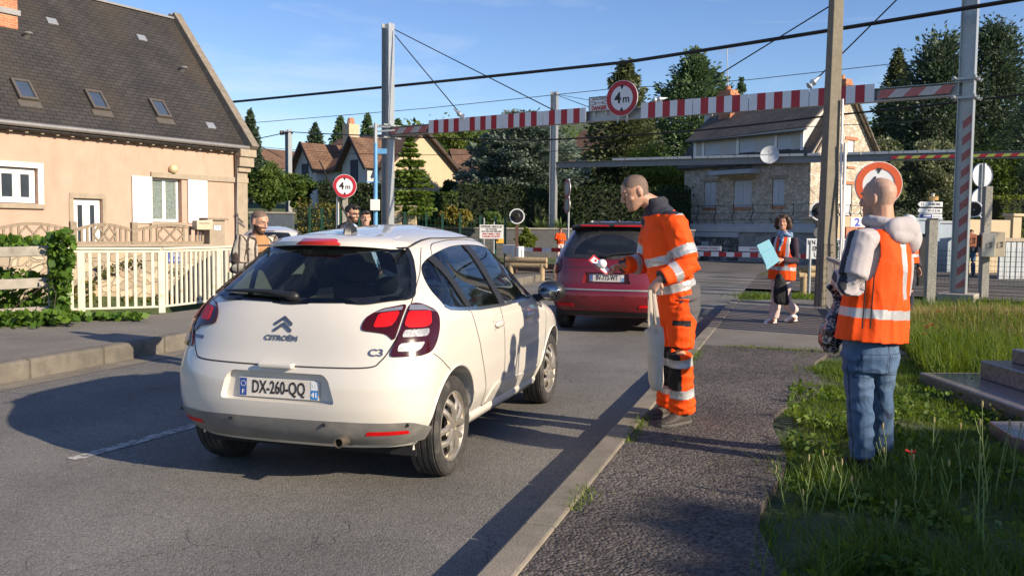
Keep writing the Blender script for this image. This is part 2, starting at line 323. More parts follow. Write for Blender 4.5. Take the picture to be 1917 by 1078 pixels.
# left pavement
slab('left_pavement', [(-6, TL - .17), (26, TL - .17), (26, -9.15), (11.3, -9.15), (9.9, -10.15), (6, -11.2), (-6, -11.4)], -.9, .188, MT['pave2'])
b = MB()
for i, s in enumerate(np.arange(-6, 26, 1.0)):
    b.beam(RT(s + .002, TL - .085, .07), RT(s + .998, TL - .085, .07), .17, .255 + (i % 2) * .003)
struct('left_kerb', b, mat('worn_grey_kerb', (.15, .133, .108), .9, 0, .3, 3.3, .004, 80, col2=(.09, .085, .07), c2pos=(.5, .72), c2scale=4), bevel=.04)
b = MB(); b.poly([RT(-6, TL, .004), RT(26, TL, .004), RT(26, TL + .3, .004), RT(-6, TL + .3, .004)][::-1]); struct('gutter', b, MT['kerb'])
# worn centre line dashes
def wornpaint():
    m, nt, bb = newmat('worn_road_paint'); N, L = nt.nodes, nt.links
    tc = N.new('ShaderNodeTexCoord'); n1 = N.new('ShaderNodeTexNoise'); n1.inputs['Scale'].default_value = 16; n1.inputs['Detail'].default_value = 8; n1.inputs['Roughness'].default_value = .75; L.new(tc.outputs['Object'], n1.inputs[0])
    r = N.new('ShaderNodeMapRange'); r.inputs[1].default_value = .44; r.inputs[2].default_value = .56; L.new(n1.outputs[0], r.inputs[0])
    mm = N.new('ShaderNodeMixRGB'); mm.inputs[1].default_value = (.15, .145, .135, 1); mm.inputs[2].default_value = (.5, .48, .44, 1); L.new(r.outputs[0], mm.inputs[0]); L.new(mm.outputs[0], bb.inputs['Base Color']); bb.inputs['Roughness'].default_value = .85; return m
MT['wornpaint'] = wornpaint()
p0, p1 = G(135, 860), G(395, 788); dd = (p1 - p0).normalized(); nn = Vector((dd.y, -dd.x, 0)) * .055
b = MB(); b.poly([p0 - nn + Vector((0, 0, .004)), p0 + nn + Vector((0, 0, .004)), p1 + nn + Vector((0, 0, .004)), p1 - nn + Vector((0, 0, .004))]); struct('road_marking', b, MT['wornpaint'])
q = [G(1318, 488), G(1400, 482.5), G(1470, 489), G(1440, 491)]
b = MB(); b.poly([v + Vector((0, 0, .008)) for v in q][::-1]); struct('far_road_marking', b, MT['white'])
# railway ballast
MT['ballast'] = mat('ballast_stone', (.13, .1, .075), .95, 0, .45, 22, .05, 18)
b = MB()
for u0, u1 in ((-70, -18), (8.5, 60)): b.poly([GT(u0, 24.3, .02), GT(u1, 24.3, .02), GT(u1, 31.3, .02), GT(u0, 31.3, .02)])
o = b.build('ballast_gravel', MT['ballast']); tag(o, kind='stuff')
for k, n0 in enumerate((25.3, 28.6)):
    r_ = thing('railway_track', ['brown steel railway track nearer the striped gantry post', 'brown steel railway track farther from the striped gantry post'][k], 'railway track', GT(0, n0, 0), 0, 'railway tracks over the crossing')
    for g in (0, 1.435):
        b = MB(); b.beam(GD * -70 + GN * g + Vector((0, 0, .10)), GD * 60 + GN * g + Vector((0, 0, .10)), .07, .03); b.beam(GD * -70 + GN * g + Vector((0, 0, .045)), GD * 60 + GN * g + Vector((0, 0, .045)), .03, .08)
        # on the crossing itself the rail lies flush
        b = MB()
        for u0, u1, zt in ((-70, -18, .16), (-18, 8.5, .008), (8.5, 60, .16)):
            b.beam(GD * u0 + GN * g + Vector((0, 0, zt - .025)), GD * u1 + GN * g + Vector((0, 0, zt - .025)), .07, .05)
            if zt > .1: b.beam(GD * u0 + GN * g + Vector((0, 0, .07)), GD * u1 + GN * g + Vector((0, 0, .07)), .1, .08)
        b.build('rail', MT['rust'], r_)
    b = MB()
    for u in np.arange(9, 45, .65): b.box(GD * u + GN * .717 + Vector((0, 0, .012)), (.24, 2.4, .09), math.atan2(GD.y, GD.x))
    b.build('sleepers', MT['wood'], r_)
# ================================================================ houses and garden walls
def oriented(o, X, Y, Z):            # re-express a part in its own axes so that its pattern runs along them
    Mx = Matrix((Vector(X).normalized(), Vector(Y).normalized(), Vector(Z).normalized())).transposed().to_4x4()
    o.data.transform(Mx.inverted()); o.matrix_local = Mx; return o
def brickmat(name, c1, c2, mortar, bw, rh, ms=.012, rough=.8, bump=.012, off=.5, var=.35, scale=1., stain=None):
    m, nt, b = newmat(name); N, L = nt.nodes, nt.links
    tc = N.new('ShaderNodeTexCoord'); br = N.new('ShaderNodeTexBrick'); br.offset = off
    br.inputs['Color1'].default_value = c4(c1); br.inputs['Color2'].default_value = c4(c2); br.inputs['Mortar'].default_value = c4(mortar)
    br.inputs['Scale'].default_value = scale; br.inputs['Mortar Size'].default_value = ms; br.inputs['Brick Width'].default_value = bw; br.inputs['Row Height'].default_value = rh; br.inputs['Mortar Smooth'].default_value = .2
    L.new(tc.outputs['Object'], br.inputs[0])
    nz = N.new('ShaderNodeTexNoise'); nz.inputs['Scale'].default_value = .8; nz.inputs['Detail'].default_value = 9; nz.inputs['Roughness'].default_value = .68; L.new(tc.outputs['Object'], nz.inputs[0])
    mr = N.new('ShaderNodeMapRange'); mr.inputs[1].default_value = .3; mr.inputs[2].default_value = .7; mr.inputs[3].default_value = 1 - var; mr.inputs[4].default_value = 1 + var; L.new(nz.outputs[0], mr.inputs[0])
    mu = N.new('ShaderNodeVectorMath'); mu.operation = 'SCALE'; L.new(br.outputs['Color'], mu.inputs[0]); L.new(mr.outputs[0], mu.inputs['Scale']); col = mu.outputs[0]
    if stain:
        n2 = N.new('ShaderNodeTexNoise'); n2.inputs['Scale'].default_value = .45; n2.inputs['Detail'].default_value = 7; L.new(tc.outputs['Object'], n2.inputs[0])
        r2 = N.new('ShaderNodeMapRange'); r2.inputs[1].default_value = .5; r2.inputs[2].default_value = .68; r2.inputs[4].default_value = .55; L.new(n2.outputs[0], r2.inputs[0])
        mm = N.new('ShaderNodeMixRGB'); mm.inputs[2].default_value = c4(stain); L.new(r2.outputs[0], mm.inputs[0]); L.new(col, mm.inputs[1]); col = mm.outputs[0]
    L.new(col, b.inputs['Base Color']); b.inputs['Roughness'].default_value = rough; b.inputs['Specular IOR Level'].default_value = .3
    sb = N.new('ShaderNodeMath'); sb.operation = 'SUBTRACT'; sb.inputs[0].default_value = 1; L.new(br.outputs['Fac'], sb.inputs[1])
    bp = N.new('ShaderNodeBump'); bp.inputs['Distance'].default_value = bump; L.new(sb.outputs[0], bp.inputs['Height']); L.new(bp.outputs[0], b.inputs['Normal']); return m
def rubblemat(name, cols, mortar, sc_=3.2, edge=.06, bump=.03, rough=.9):
    m, nt, b = newmat(name); N, L = nt.nodes, nt.links
    tc = N.new('ShaderNodeTexCoord'); wv = N.new('ShaderNodeTexNoise'); wv.inputs['Scale'].default_value = 2.5; L.new(tc.outputs['Object'], wv.inputs[0])
    ad = N.new('ShaderNodeMixRGB'); ad.blend_type = 'ADD'; ad.inputs[0].default_value = .18; L.new(tc.outputs['Object'], ad.inputs[1]); L.new(wv.outputs['Color'], ad.inputs[2])
    mp = N.new('ShaderNodeMapping'); mp.inputs['Scale'].default_value = (1, 1, 1.45); L.new(ad.outputs[0], mp.inputs[0])
    v1 = N.new('ShaderNodeTexVoronoi'); v1.inputs['Scale'].default_value = sc_; L.new(mp.outputs[0], v1.inputs[0])
    v2 = N.new('ShaderNodeTexVoronoi'); v2.feature = 'DISTANCE_TO_EDGE'; v2.inputs['Scale'].default_value = sc_; L.new(mp.outputs[0], v2.inputs[0])
    rp = N.new('ShaderNodeValToRGB'); rp.color_ramp.interpolation = 'CONSTANT'; e = rp.color_ramp.elements
    e[0].color = c4(cols[0]); e[1].position = .8; e[1].color = c4(cols[-1])
    for i, c in enumerate(cols[1:-1]): e.new((i + 1) / (len(cols)) * .9).color = c4(c)
    sx = N.new('ShaderNodeSeparateColor'); L.new(v1.outputs['Color'], sx.inputs[0]); L.new(sx.outputs[0], rp.inputs[0])
    mr = N.new('ShaderNodeMapRange'); mr.inputs[1].default_value = edge * .6; mr.inputs[2].default_value = edge * 1.3; L.new(v2.outputs['Distance'], mr.inputs[0])
    mm = N.new('ShaderNodeMixRGB'); mm.inputs[1].default_value = c4(mortar); L.new(mr.outputs[0], mm.inputs[0]); L.new(rp.outputs[0], mm.inputs[2]); L.new(mm.outputs[0], b.inputs['Base Color'])
    b.inputs['Roughness'].default_value = rough; bp = N.new('ShaderNodeBump'); bp.inputs['Distance'].default_value = bump; L.new(mr.outputs[0], bp.inputs['Height']); L.new(bp.outputs[0], b.inputs['Normal']); return m
MT['slate'] = brickmat('slate_tiles', (.036, .034, .034), (.047, .043, .042), (.016, .015, .014), .3, .15, .010, .65, .014, var=.28, stain=(.07, .052, .034))
MT['slate2'] = brickmat('old_slate', (.10, .09, .08), (.13, .118, .105), (.05, .045, .04), .3, .14, .015, .8, .015, stain=(.16, .12, .09))
MT['browntile'] = brickmat('brown_tiles', (.15, .085, .055), (.2, .12, .08), (.06, .04, .03), .3, .16, .015, .85, .02)
MT['brick'] = brickmat('red_brick', (.42, .13, .06), (.52, .2, .09), (.4, .3, .22), .22, .075, .01, .85, .006)
MT['render'] = mat('peach_render', (.50, .325, .25), .92, 0, .07, 2.2, .003, 60, col2=(.43, .275, .2), c2pos=(.48, .78), c2scale=2.2, streak=.22)
MT['cream'] = mat('sunlit_cream_render', (.50, .40, .26), .9, 0, .06, 2, .003, 60)  # cream puts warm sunlight into white walls; also used on cream pillars
MT['greyrender'] = mat('pale_grey_shade_render', (.50, .49, .47), .9, 0, .07, 1.5)  # grey puts shade into white walls; also used on plain grey surfaces
MT['stonetrim'] = mat('stone_trim', (.34, .28, .21), .9, 0, .12, 5, .003, 50, col2=(.3, .24, .17), c2pos=(.55, .8))
MT['pvc'] = mat('white_window_frame', (.8, .78, .74), .35, 0, .03, 3)
MT['shutter'] = mat('white_shutter', (.78, .75, .71), .5, 0, .05, 6)
MT['greyshutter'] = mat('pale_grey_shutter', (.5, .53, .56), .6, 0, .08, 6)
MT['darkshutter'] = mat('dark_shutter', (.03, .035, .05), .6, 0, .08, 6)
MT['winglass'] = mat('window_glass', (.035, .045, .06), .06, 0, .25, 1.5, spec=.9)
MT['curtain'] = mat('lace_curtain', (.16, .2, .185), .6, 0, .6, 26)
MT['zinc'] = mat('zinc', (.3, .29, .28), .45, .5, .12, 5)
MT['rubble'] = rubblemat('rubble_stone', [(.50, .42, .31), (.60, .52, .41), (.40, .33, .24), (.60, .53, .44), (.47, .39, .3)], (.52, .47, .40), 4.6, .05, .03)
MT['greystone'] = rubblemat('grey_crazy_stone', [(.2, .2, .2), (.25, .25, .25), (.29, .29, .28), (.22, .215, .21)], (.36, .36, .36), 1.9, .04, .03)
MT['darkstone'] = rubblemat('dark_block_stone', [(.1, .1, .1), (.17, .17, .17), (.23, .225, .22), (.13, .13, .13)], (.05, .05, .05), 3.2, .05, .05)
MT['fieldstone'] = rubblemat('garden_wall_stone', [(.42, .34, .23), (.36, .28, .19), (.47, .39, .28), (.33, .27, .2)], (.38, .31, .23), 3.8, .05, .03)
MT['cornice'] = mat('blue_grey_cornice', (.4, .43, .45), .85, 0, .1, 2)
MT['lattice'] = mat('precast_lattice', (.27, .215, .155), .9, 0, .2, 14, .003, 60)
class Wall:
    def __init__(s, A, B, N): s.A = Vector((A[0], A[1], 0)); s.B = Vector(B).normalized(); s.N = Vector(N).normalized()
    def u(s, px): return PXW(px, s.A, s.B)
    def uz(s, px, py):
        u = s.u(px); return u, ZAT(px, py, (s.A + s.B * u).y)
    def pt(s, u, z, off=0.): return s.B * u + s.N * off + Vector((0, 0, z))
    def rect(s, mb, u0, u1, z0, z1, off0, off1, m=0):
        u0, u1 = sorted((u0, u1)); z0, z1 = sorted((z0, z1)); ps = [s.pt(u0, z0, off0), s.pt(u1, z0, off0), s.pt(u1, z1, off0), s.pt(u0, z1, off0)]
        return mb.prism(ps, s.N * (off1 - off0), m)
    def pierced(s, mb, u0, u1, z0, z1, ops, depth=.22, m=0, mr=None):
        us = sorted({u0, u1, *[o[0] for o in ops], *[o[1] for o in ops]}); zs = sorted({z0, z1, *[o[2] for o in ops], *[o[3] for o in ops]})
        us = [u for u in us if u0 <= u <= u1]; zs = [z for z in zs if z0 <= z <= z1]
        for a, c in zip(us, us[1:]):
            for e, f in zip(zs, zs[1:]):
                mu, mz = (a + c) / 2, (e + f) / 2
                if any(o[0] < mu < o[1] and o[2] < mz < o[3] for o in ops): continue
                mb.poly([s.pt(a, e), s.pt(c, e), s.pt(c, f), s.pt(a, f)], m)
        for o in ops:
            c = [(o[0], o[2]), (o[1], o[2]), (o[1], o[3]), (o[0], o[3])]
            for i in range(4):
                (ua, za), (ub, zb) = c[i], c[(i + 1) % 4]; mb.poly([s.pt(ua, za), s.pt(ub, zb), s.pt(ub, zb, -depth), s.pt(ua, za, -depth)], m if mr is None else mr)
    def window(s, parent, u0, u1, z0, z1, rec=.12, fw=.07, mull=1, glass=None, name='window', curtain=None, frame=None):
        u0, u1 = sorted((u0, u1)); b = MB()
        s.rect(b, u0, u0 + fw, z0, z1, -rec - .05, -rec); s.rect(b, u1 - fw, u1, z0, z1, -rec - .05, -rec)
        s.rect(b, u0 + fw, u1 - fw, z0, z0 + fw, -rec - .05, -rec - .001); s.rect(b, u0 + fw, u1 - fw, z1 - fw, z1, -rec - .05, -rec - .001)
        for k in range(mull):
            c = u0 + (u1 - u0) * (k + 1) / (mull + 1); s.rect(b, c - fw * .7, c + fw * .7, z0 + fw, z1 - fw, -rec - .05, -rec + .004)
        w_ = b.build(name, frame or MT['pvc'], parent, bevel=.006)
        g = MB(); s.rect(g, u0 + fw * .5, u1 - fw * .5, z0 + fw * .5, z1 - fw * .5, -rec - .034, -rec - .03); g.build('pane', glass or MT['winglass'], w_)
        return w_
# ---------------- peach house on the left
HA = P(463, 430, 32.); HW = Wall((HA.x, HA.y), (-.526, -.85, 0), (.85, -.526, 0)); HW.A.z = 0
HN, HB = HW.N, HW.B
hs = thing('house', 'peach rendered house with a steep dark slate roof and three small skylights', 'house', HW.A)
ze = HW.uz(440, 273)[1]; zb = -.1; UL = 15.
d1 = HW.uz(138, 371); d2 = HW.uz(192, 371); w1 = HW.uz(285, 331); w2 = HW.uz(341, 417); v1 = HW.uz(-38, 305); v2 = HW.uz(72, 382)
ops = [(d2[0], d1[0], .35, d1[1]), (w2[0], w1[0], w2[1], w1[1]), (v2[0], v1[0], v2[1] , v1[1] - .05)]
b = MB(); HW.pierced(b, 0, UL, zb, ze + .1, ops, .25)
RDG, ZR = 3.75, ze + 4.75
# gable end and back (shares the wall part)
b.poly([HW.pt(0, zb), HW.pt(0, ze), HW.pt(0, ZR - .2, -RDG), HW.pt(0, ze, -2 * RDG), HW.pt(0, zb, -2 * RDG)])
b.poly([HW.pt(0, zb, -2 * RDG), HW.pt(UL, zb, -2 * RDG), HW.pt(UL, ze, -2 * RDG), HW.pt(0, ze, -2 * RDG)])
b.build('wall', MT['render'], hs, fix=False)
OV = .32; slope = (HN * -RDG + Vector((0, 0, ZR - ze))).normalized(); nrm = HB.cross(slope) * -1
if nrm.z < 0: nrm = -nrm
b = MB(); e0 = HW.pt(.1, ze, 0) - slope * OV; e1 = HW.pt(UL, ze, 0) - slope * OV; t0_, t1_ = HW.pt(.1, ZR, -RDG), HW.pt(UL, ZR, -RDG)
b.prism([e0, e1, t1_, t0_], nrm * .1)
rf = oriented(b.build('roof', MT['slate'], hs), HB, slope, nrm)
b = MB(); sl2 = (HN * RDG + Vector((0, 0, ZR - ze))).normalized(); e0 = HW.pt(.1, ze, -2 * RDG) - sl2 * OV; e1 = HW.pt(UL, ze, -2 * RDG) - sl2 * OV; b.prism([e0, e1, t1_ - Vector((0, 0, .002)), t0_ - Vector((0, 0, .002))], Vector((0, 0, .12)))
b.build('rear_roof', MT['slate'], hs)
b = MB(); b.beam(HW.pt(.02, ze - .1, .38) , HW.pt(.02, ZR + .22, -RDG), .32, .34, nrm); b.beam(HW.pt(.02, ZR + .22, -RDG), HW.pt(.02, ze, -2 * RDG), .32, .34, nrm); b.build('gable_coping', mat('mossy_coping', (.2, .17, .135), .9, 0, .25, 6), hs, bevel=.02)
b = MB(); b.beam(HW.pt(.1, ZR + .1, -RDG), HW.pt(UL, ZR + .1, -RDG), .3, .07); b.build('ridge', MT['zinc'], hs)
# skylights, vents and caps lie in the roof plane
RW = Wall(HW.A, HB, nrm)
def roofpt(px, py):    # meet the sight line with the roof plane
    o = Vector((0, 0, CAMH)); dd_ = ray(px, py); p0 = HW.A + e0_ ; t = (p0 - o).dot(nrm) / dd_.dot(nrm); return o + dd_ * t - HW.A
e0_ = HW.pt(.1, ze, 0) + nrm * .1
for px, py in ((44, 171), (180, 190), (298, 206)):
    c = roofpt(px, py); b = MB(); R = Matrix((HB, slope, nrm)).transposed()
    for sx, sy, wx, wy in ((-.24, 0, .08, .76), (.24, 0, .08, .76), (0, .34, .40, .08), (0, -.34, .40, .08)): b.box(c + HB * sx + slope * sy + nrm * .05, (wx, wy, .13), R)
    b.box(c - slope * .50 + nrm * .012, (.68, .24, .03), R)
    k = b.build('skylight', mat('skylight_frame', (.12, .105, .09), .5, .3), hs, bevel=.008); g = MB(); g.box(c + nrm * .06, (.42, .62, .02), R); g.build('pane', mat('skylight_glass', (.05, .07, .11), .05, 0, .1, 3, spec=.9), k)
for px, py in ((97, 41), (265, 72), (394, 236)):
    c = roofpt(px, py); R = Matrix((HB, slope, nrm)).transposed(); b = MB(); b.box(c + nrm * .015, (.34, .26, .05), R); b.build('roof_vent', MT['galv'], hs, bevel=.01)
for px, py in ((49, 70), (340, 133)):
    c = roofpt(px, py); b = MB(); b.cyl(c - nrm * .02, c + nrm * .16, .1, .09, 12); b.ball(c + nrm * .16, (.14, .14, .06)); b.build('vent_cap', MT['zinc'], hs, smooth=40)
c = roofpt(4, 30); b = MB(); b.box(c + Vector((0, 0, .6)), (.6, .6, 2.8), math.atan2(HB.y, HB.x)); k = b.build('chimney', MT['brick'], hs); oriented(k, HB, (0, 0, 1), HN); b = MB(); b.box(c + Vector((0, 0, .1)), (.72, .72, .16), math.atan2(HB.y, HB.x)); b.build('chimney_flashing', MT['zinc'], k if False else hs)
c = HW.pt(HW.u(95), ZR + .35, -RDG - .2); b = MB(); b.box(c, (.9, .8, .9), math.atan2(HB.y, HB.x)); oriented(b.build('chimney', MT['brick'], hs), HB, (0, 0, 1), HN)
# gutter, rafter feet, downpipe, corner stones
gz = ze - .06; b = MB(); g0 = HW.pt(.0, gz, .3); g1 = HW.pt(UL, gz, .3); b.tube([g0, g1], .075, 10); b.build('gutter', MT['zinc'], hs, smooth=40)
b = MB()
for i in range(34): b = MB(); b.beam(HW.pt(.35 + i * .45, ze - .17, -.02), HW.pt(.35 + i * .45, ze - .22, .2), .09, .12); b.build('rafter_foot', MT['stonetrim'], hs)
b = MB(); b.beam(HW.pt(.0, ze - .05, .02), HW.pt(UL, ze - .05, .02), .12, .06); b.build('eaves_board', MT['stonetrim'], hs)
u = HW.u(440); b = MB(); b.tube([HW.pt(u, gz, .25), HW.pt(u, gz - .25, .1), HW.pt(u, zb, .1)], .055, 8); b.build('downpipe', MT['zinc'], hs, smooth=50)
b = MB(); HW.rect(b, 0, HW.u(443), zb, ze - .9, .0, .045); HW.rect(b, -.05, .5, ze - .9, ze - .72, 0, .16); HW.rect(b, -.1, .55, ze - .72, ze - .38, 0, .28); HW.rect(b, -.14, .58, ze - .38, ze - .12, 0, .36); b.build('corner_stone', MT['stonetrim'], hs, bevel=.03)
zs_ = HW.uz(452, 338)[1]; b = MB(); HW.rect(b, -.02, w1[0] + .05, zs_ - .09, zs_ + .09, .0, .07); HW.rect(b, d2[0] - .12, d1[0] + .12, d1[1], d1[1] + .16, 0, .03); HW.rect(b, w2[0] - .1, w1[0] + .1, w2[1] - .13, w2[1] - .01, -.1, .12); HW.rect(b, v2[0] - .16, v1[0], v2[1] - .14, v2[1] - .01, -.1, .1)
HW.rect(b, d1[0], d1[0] + .14, .35, d1[1], 0, .03); HW.rect(b, d2[0] - .12, d2[0], .35, d1[1], 0, .03); b.build('sill_and_band', MT['stonetrim'], hs, bevel=.012)
b = MB(); HW.rect(b, v2[0] - .16, v1[0], v1[1] - .05, v1[1] + .1, 0, .05); HW.rect(b, v2[0] - .16, v2[0], v2[1] - .01, v1[1] - .05, 0, .05); b.build('window_surround', MT['pvc'], hs, bevel=.01)
HW.window(hs, w2[0] + .02, w1[0] - .02, w2[1] + .02, w1[1] - .02, .16, .085, 1, glass=MT['curtain'])
HW.window(hs, v2[0] + .02, v1[0] - .02, v2[1] + .02, v1[1] - .07, .1, .16, 2)
HW.window(hs, d2[0] + .02, d1[0] - .02, .36, d1[1] - .02, .1, .17, 1, name='door')
for a_, c_ in ((247, 284), (351, 387)):
    ua, z1 = HW.uz(a_, 329 if a_ < 300 else 335); uc, z0 = HW.uz(c_, 418); b = MB(); HW.rect(b, ua, uc, z0, z1, .02, .06); k = b.build('shutter', MT['shutter'], hs, bevel=.006); b = MB()
    for zz in (z0 + .28, z1 - .28): HW.rect(b, min(ua, uc) + .04, max(ua, uc) - .04, zz - .045, zz + .045, .06, .08)
    b.beam(HW.pt(max(ua, uc) - .1, z0 + .33, .07), HW.pt(min(ua, uc) + .1, z1 - .33, .07), .018, .07, HN); b.build('shutter_brace', MT['shutter'], k)
u, z = HW.uz(323, 317); b = MB(); b.cyl(HW.pt(u, z, 0), HW.pt(u, z, .05), .13, .13, 14); b.ball(HW.pt(u, z, .08), (.15, .15, .15)); b.build('wall_lamp', mat('lamp_globe', (.6, .48, .28), .3), hs, smooth=40)
# ---------------- garden wall with precast lattice in front of the house
GWl = Wall(WP, WD * -1, WN * -1)
gw = thing('garden_wall', 'rough stone garden wall seen through the white railing', 'wall', WP)
zt = GWl.uz(320, 457)[1]
b = MB(); GWl.rect(b, -.25, 9, -1.0, zt - .06, -.35, 0); b.build('masonry', MT['fieldstone'], gw)
b = MB(); GWl.rect(b, -.25, 9, zt - .06, zt, -.4, .05); b.build('coping', MT['stonetrim'], gw, bevel=.015)
u, z = GWl.uz(322, 482); ss = thing('street_name_sign', 'small blue street name plate on the stone garden wall', 'street sign', WP)
b = MB(); GWl.rect(b, u - .21, u + .21, z - .13, z + .13, .01, .03); k = b.build('plate', MT['textblue'], ss)
b = MB(); b.text('RUE', .13, GWl.pt(u - .05, z + .06, .032), WD, (0, 0, 1)); b.text('DE LA GARE', .085, GWl.pt(u, z - .06, .032), WD, (0, 0, 1)); b.build('lettering', MT['white'], ss)
cf = thing('lattice_fence', 'low precast concrete lattice fence along the top of the garden wall', 'fence', WP)
ups = [GWl.u(388), GWl.u(255), GWl.u(140), GWl.u(140) + 1.6, GWl.u(140) + 3.2, GWl.u(140) + 4.8]
pztop = GWl.uz(320, 421)[1]
for i, (ua, ub) in enumerate(zip(ups, ups[1:])):
    b = MB(); ua += .06; ub -= .06; wd_ = ub - ua; zz0, zz1 = zt + .03, pztop; hh = zz1 - zz0; th = .055
    def bm_(a, c, w=.05): b.beam(GWl.pt(ua + a[0] * wd_, zz0 + a[1] * hh, -.15), GWl.pt(ua + c[0] * wd_, zz0 + c[1] * hh, -.15), .06, w, GWl.N)
    top = [(k / 10, .68 + .3 * math.sin(math.pi * k / 10)) for k in range(11)]
    for p_, q_ in zip(top, top[1:]): b.beam(GWl.pt(ua + p_[0] * wd_, zz0 + p_[1] * hh, -.15), GWl.pt(ua + q_[0] * wd_ + .01, zz0 + q_[1] * hh, -.15), .07, .07, (0, 0, 1))
    b.beam(GWl.pt(ua, zz0, -.15), GWl.pt(ub, zz0, -.15), .08, .07)
    for xx in (0., .1, .2, .3, .7, .8, .9, 1.):
        b.beam(GWl.pt(ua + xx * wd_, zz0, -.15), GWl.pt(ua + xx * wd_, zz0 + (.68 + .3 * math.sin(math.pi * xx)) * hh, -.15), .05, .055, GWl.N)
    for k in range(2):
        x0, x1 = .3 + .2 * k, .5 + .2 * k
        for a_, c_ in (((x0, .45), (x0 + .1, .85)), ((x0 + .1, .85), (x1, .45)), ((x0, .45), (x0 + .1, .08)), ((x0 + .1, .08), (x1, .45))):
            b.beam(GWl.pt(ua + a_[0] * wd_, zz0 + a_[1] * hh, -.15), GWl.pt(ua + c_[0] * wd_, zz0 + c_[1] * hh, -.15), .045, .055, GWl.N)
    b.build('lattice_panel', MT['lattice'], cf)
    b = MB(); GWl.rect(b, ups[i + 1] - .07, ups[i + 1] + .07, zt, pztop + .05, -.22, -.08); b.build('post', MT['lattice'], cf, bevel=.008)
u = GWl.u(406); z1 = GWl.uz(406, 408)[1]; pl = thing('gate_pillar', 'pale stone gate pillar with a cap at the end of the lattice fence', 'pillar', WP)
b = MB(); GWl.rect(b, u - .2, u + .2, -.8, z1 - .06, -.4, .03); b.build('shaft', MT['stonetrim'], pl, bevel=.01); b = MB(); GWl.rect(b, u - .27, u + .27, z1 - .06, z1, -.46, .09); b.build('cap', MT['lattice'], pl, bevel=.01)
b = MB(); GWl.rect(b, u - .09, u + .09, z1 - .3, z1 - .19, .032, .04); k = b.build('number_plate', mat('enamel_plate', (.5, .55, .65), .4), pl); b = MB(); b.text('13', .1, GWl.pt(u, z1 - .245, .042), WD, (0, 0, 1)); b.build('numeral', MT['textblue'], k)
u = GWl.u(378); z = GWl.uz(378, 421)[1]; lb = thing('letterbox', 'beige letterbox beside the stone gate pillar', 'letterbox', WP + GWl.pt(u, 0, 0))
b = MB(); GWl.A_ = 0; b.prism([GWl.pt(a_, z_, -.12) for a_, z_ in ((-.2, z - .12), (.2, z - .12), (.2, z + .1), (-.2, z + .13))], GWl.N * .3); b.build('box', mat('beige_box', (.5, .41, .29), .5), lb, bevel=.012); b = MB(); b.prism([GWl.pt(a_, z_, .18) for a_, z_ in ((-.13, z + .03), (.13, z + .03), (.13, z + .06), (-.13, z + .06))], GWl.N * .012); b.build('flap', MT['stonetrim'], lb)
b = MB(); b.cyl(GWl.pt(0, 0, -.15) , GWl.pt(0, z - .1, -.15), .03); b.build('stand', MT['zinc'], lb)
# ---------------- white railing along the left pavement
rl = thing('railing', 'cream painted metal railing with flat balusters at the left pavement edge', 'railing', G(125, 588, .19))
ra, rb_, rc_ = G(118, 588, .19), G(303, 582, .19), None
rc_ = rb_ + RD * 4.2; O_ = Vector(rl.location)
MT['railpaint'] = mat('cream_rail_paint', (.66, .6, .47), .55, 0, .12, 9, col2=(.36, .26, .14), c2pos=(.62, .74), c2scale=6)
for seg, (a, c) in enumerate(((ra, rb_), (rb_, rc_))):
    a, c = a - O_, c - O_; L_ = (c - a).length; n = max(2, int(L_ / .118)); b = MB()
    a2 = a - (c - a).normalized() * (.12 if seg == 0 else 0)
    b.beam(a2 + Vector((0, 0, .98)), c + Vector((0, 0, .98)), .11, .035); b.beam(a2 + Vector((0, 0, .94)), c + Vector((0, 0, .94)), .05, .05); b.build('top_rail', MT['railpaint'], rl, bevel=.006)
    b = MB(); b.beam(a2 + Vector((0, 0, .07)), c + Vector((0, 0, .07)), .05, .03); b.build('bottom_rail', MT['railpaint'], rl, bevel=.004)
    dd_ = (c - a).normalized(); ang = math.atan2(dd_.y, dd_.x)
    for i in range(n + 1):
        p = a + (c - a) * (i / n); wide = (i == n and seg == 0) or (i == 2 and seg == 0) or (seg == 1 and i in (12, 24)); b = MB()
        if wide: b.box(p + Vector((0, 0, .45)), (.1, .07, .96), ang); b.build('post', MT['railpaint'], rl, bevel=.006)
        else: b.box(p + Vector((0, 0, .5)), (.045, .03, .86), ang); b.build('baluster', MT['railpaint'], rl, bevel=.004)
# old concrete rail fence under the ivy at the left edge
of = thing('concrete_rail_fence', 'old weathered concrete post and rail fence overgrown with ivy', 'fence', G(60, 597, .0))
O_ = Vector(of.location); a = P(-150, 480, 11.6); c = P(104, 480, 12.6); a.z = c.z = 0; a -= O_; c -= O_; a.z = c.z = 0
for z in (.28, .68, 1.12):
    b = MB(); b.beam(a + Vector((0, 0, z)), c + Vector((0, 0, z + .04)), .1, .14); b.build('rail', MT['concrete'], of, bevel=.015)
for k in (.03, .5, .985):
    p = a + (c - a) * k; b = MB(); b.box(p + Vector((0, 0, .4)), (.13, .13, 1.7)); b.build('post', MT['concrete'], of, bevel=.01)
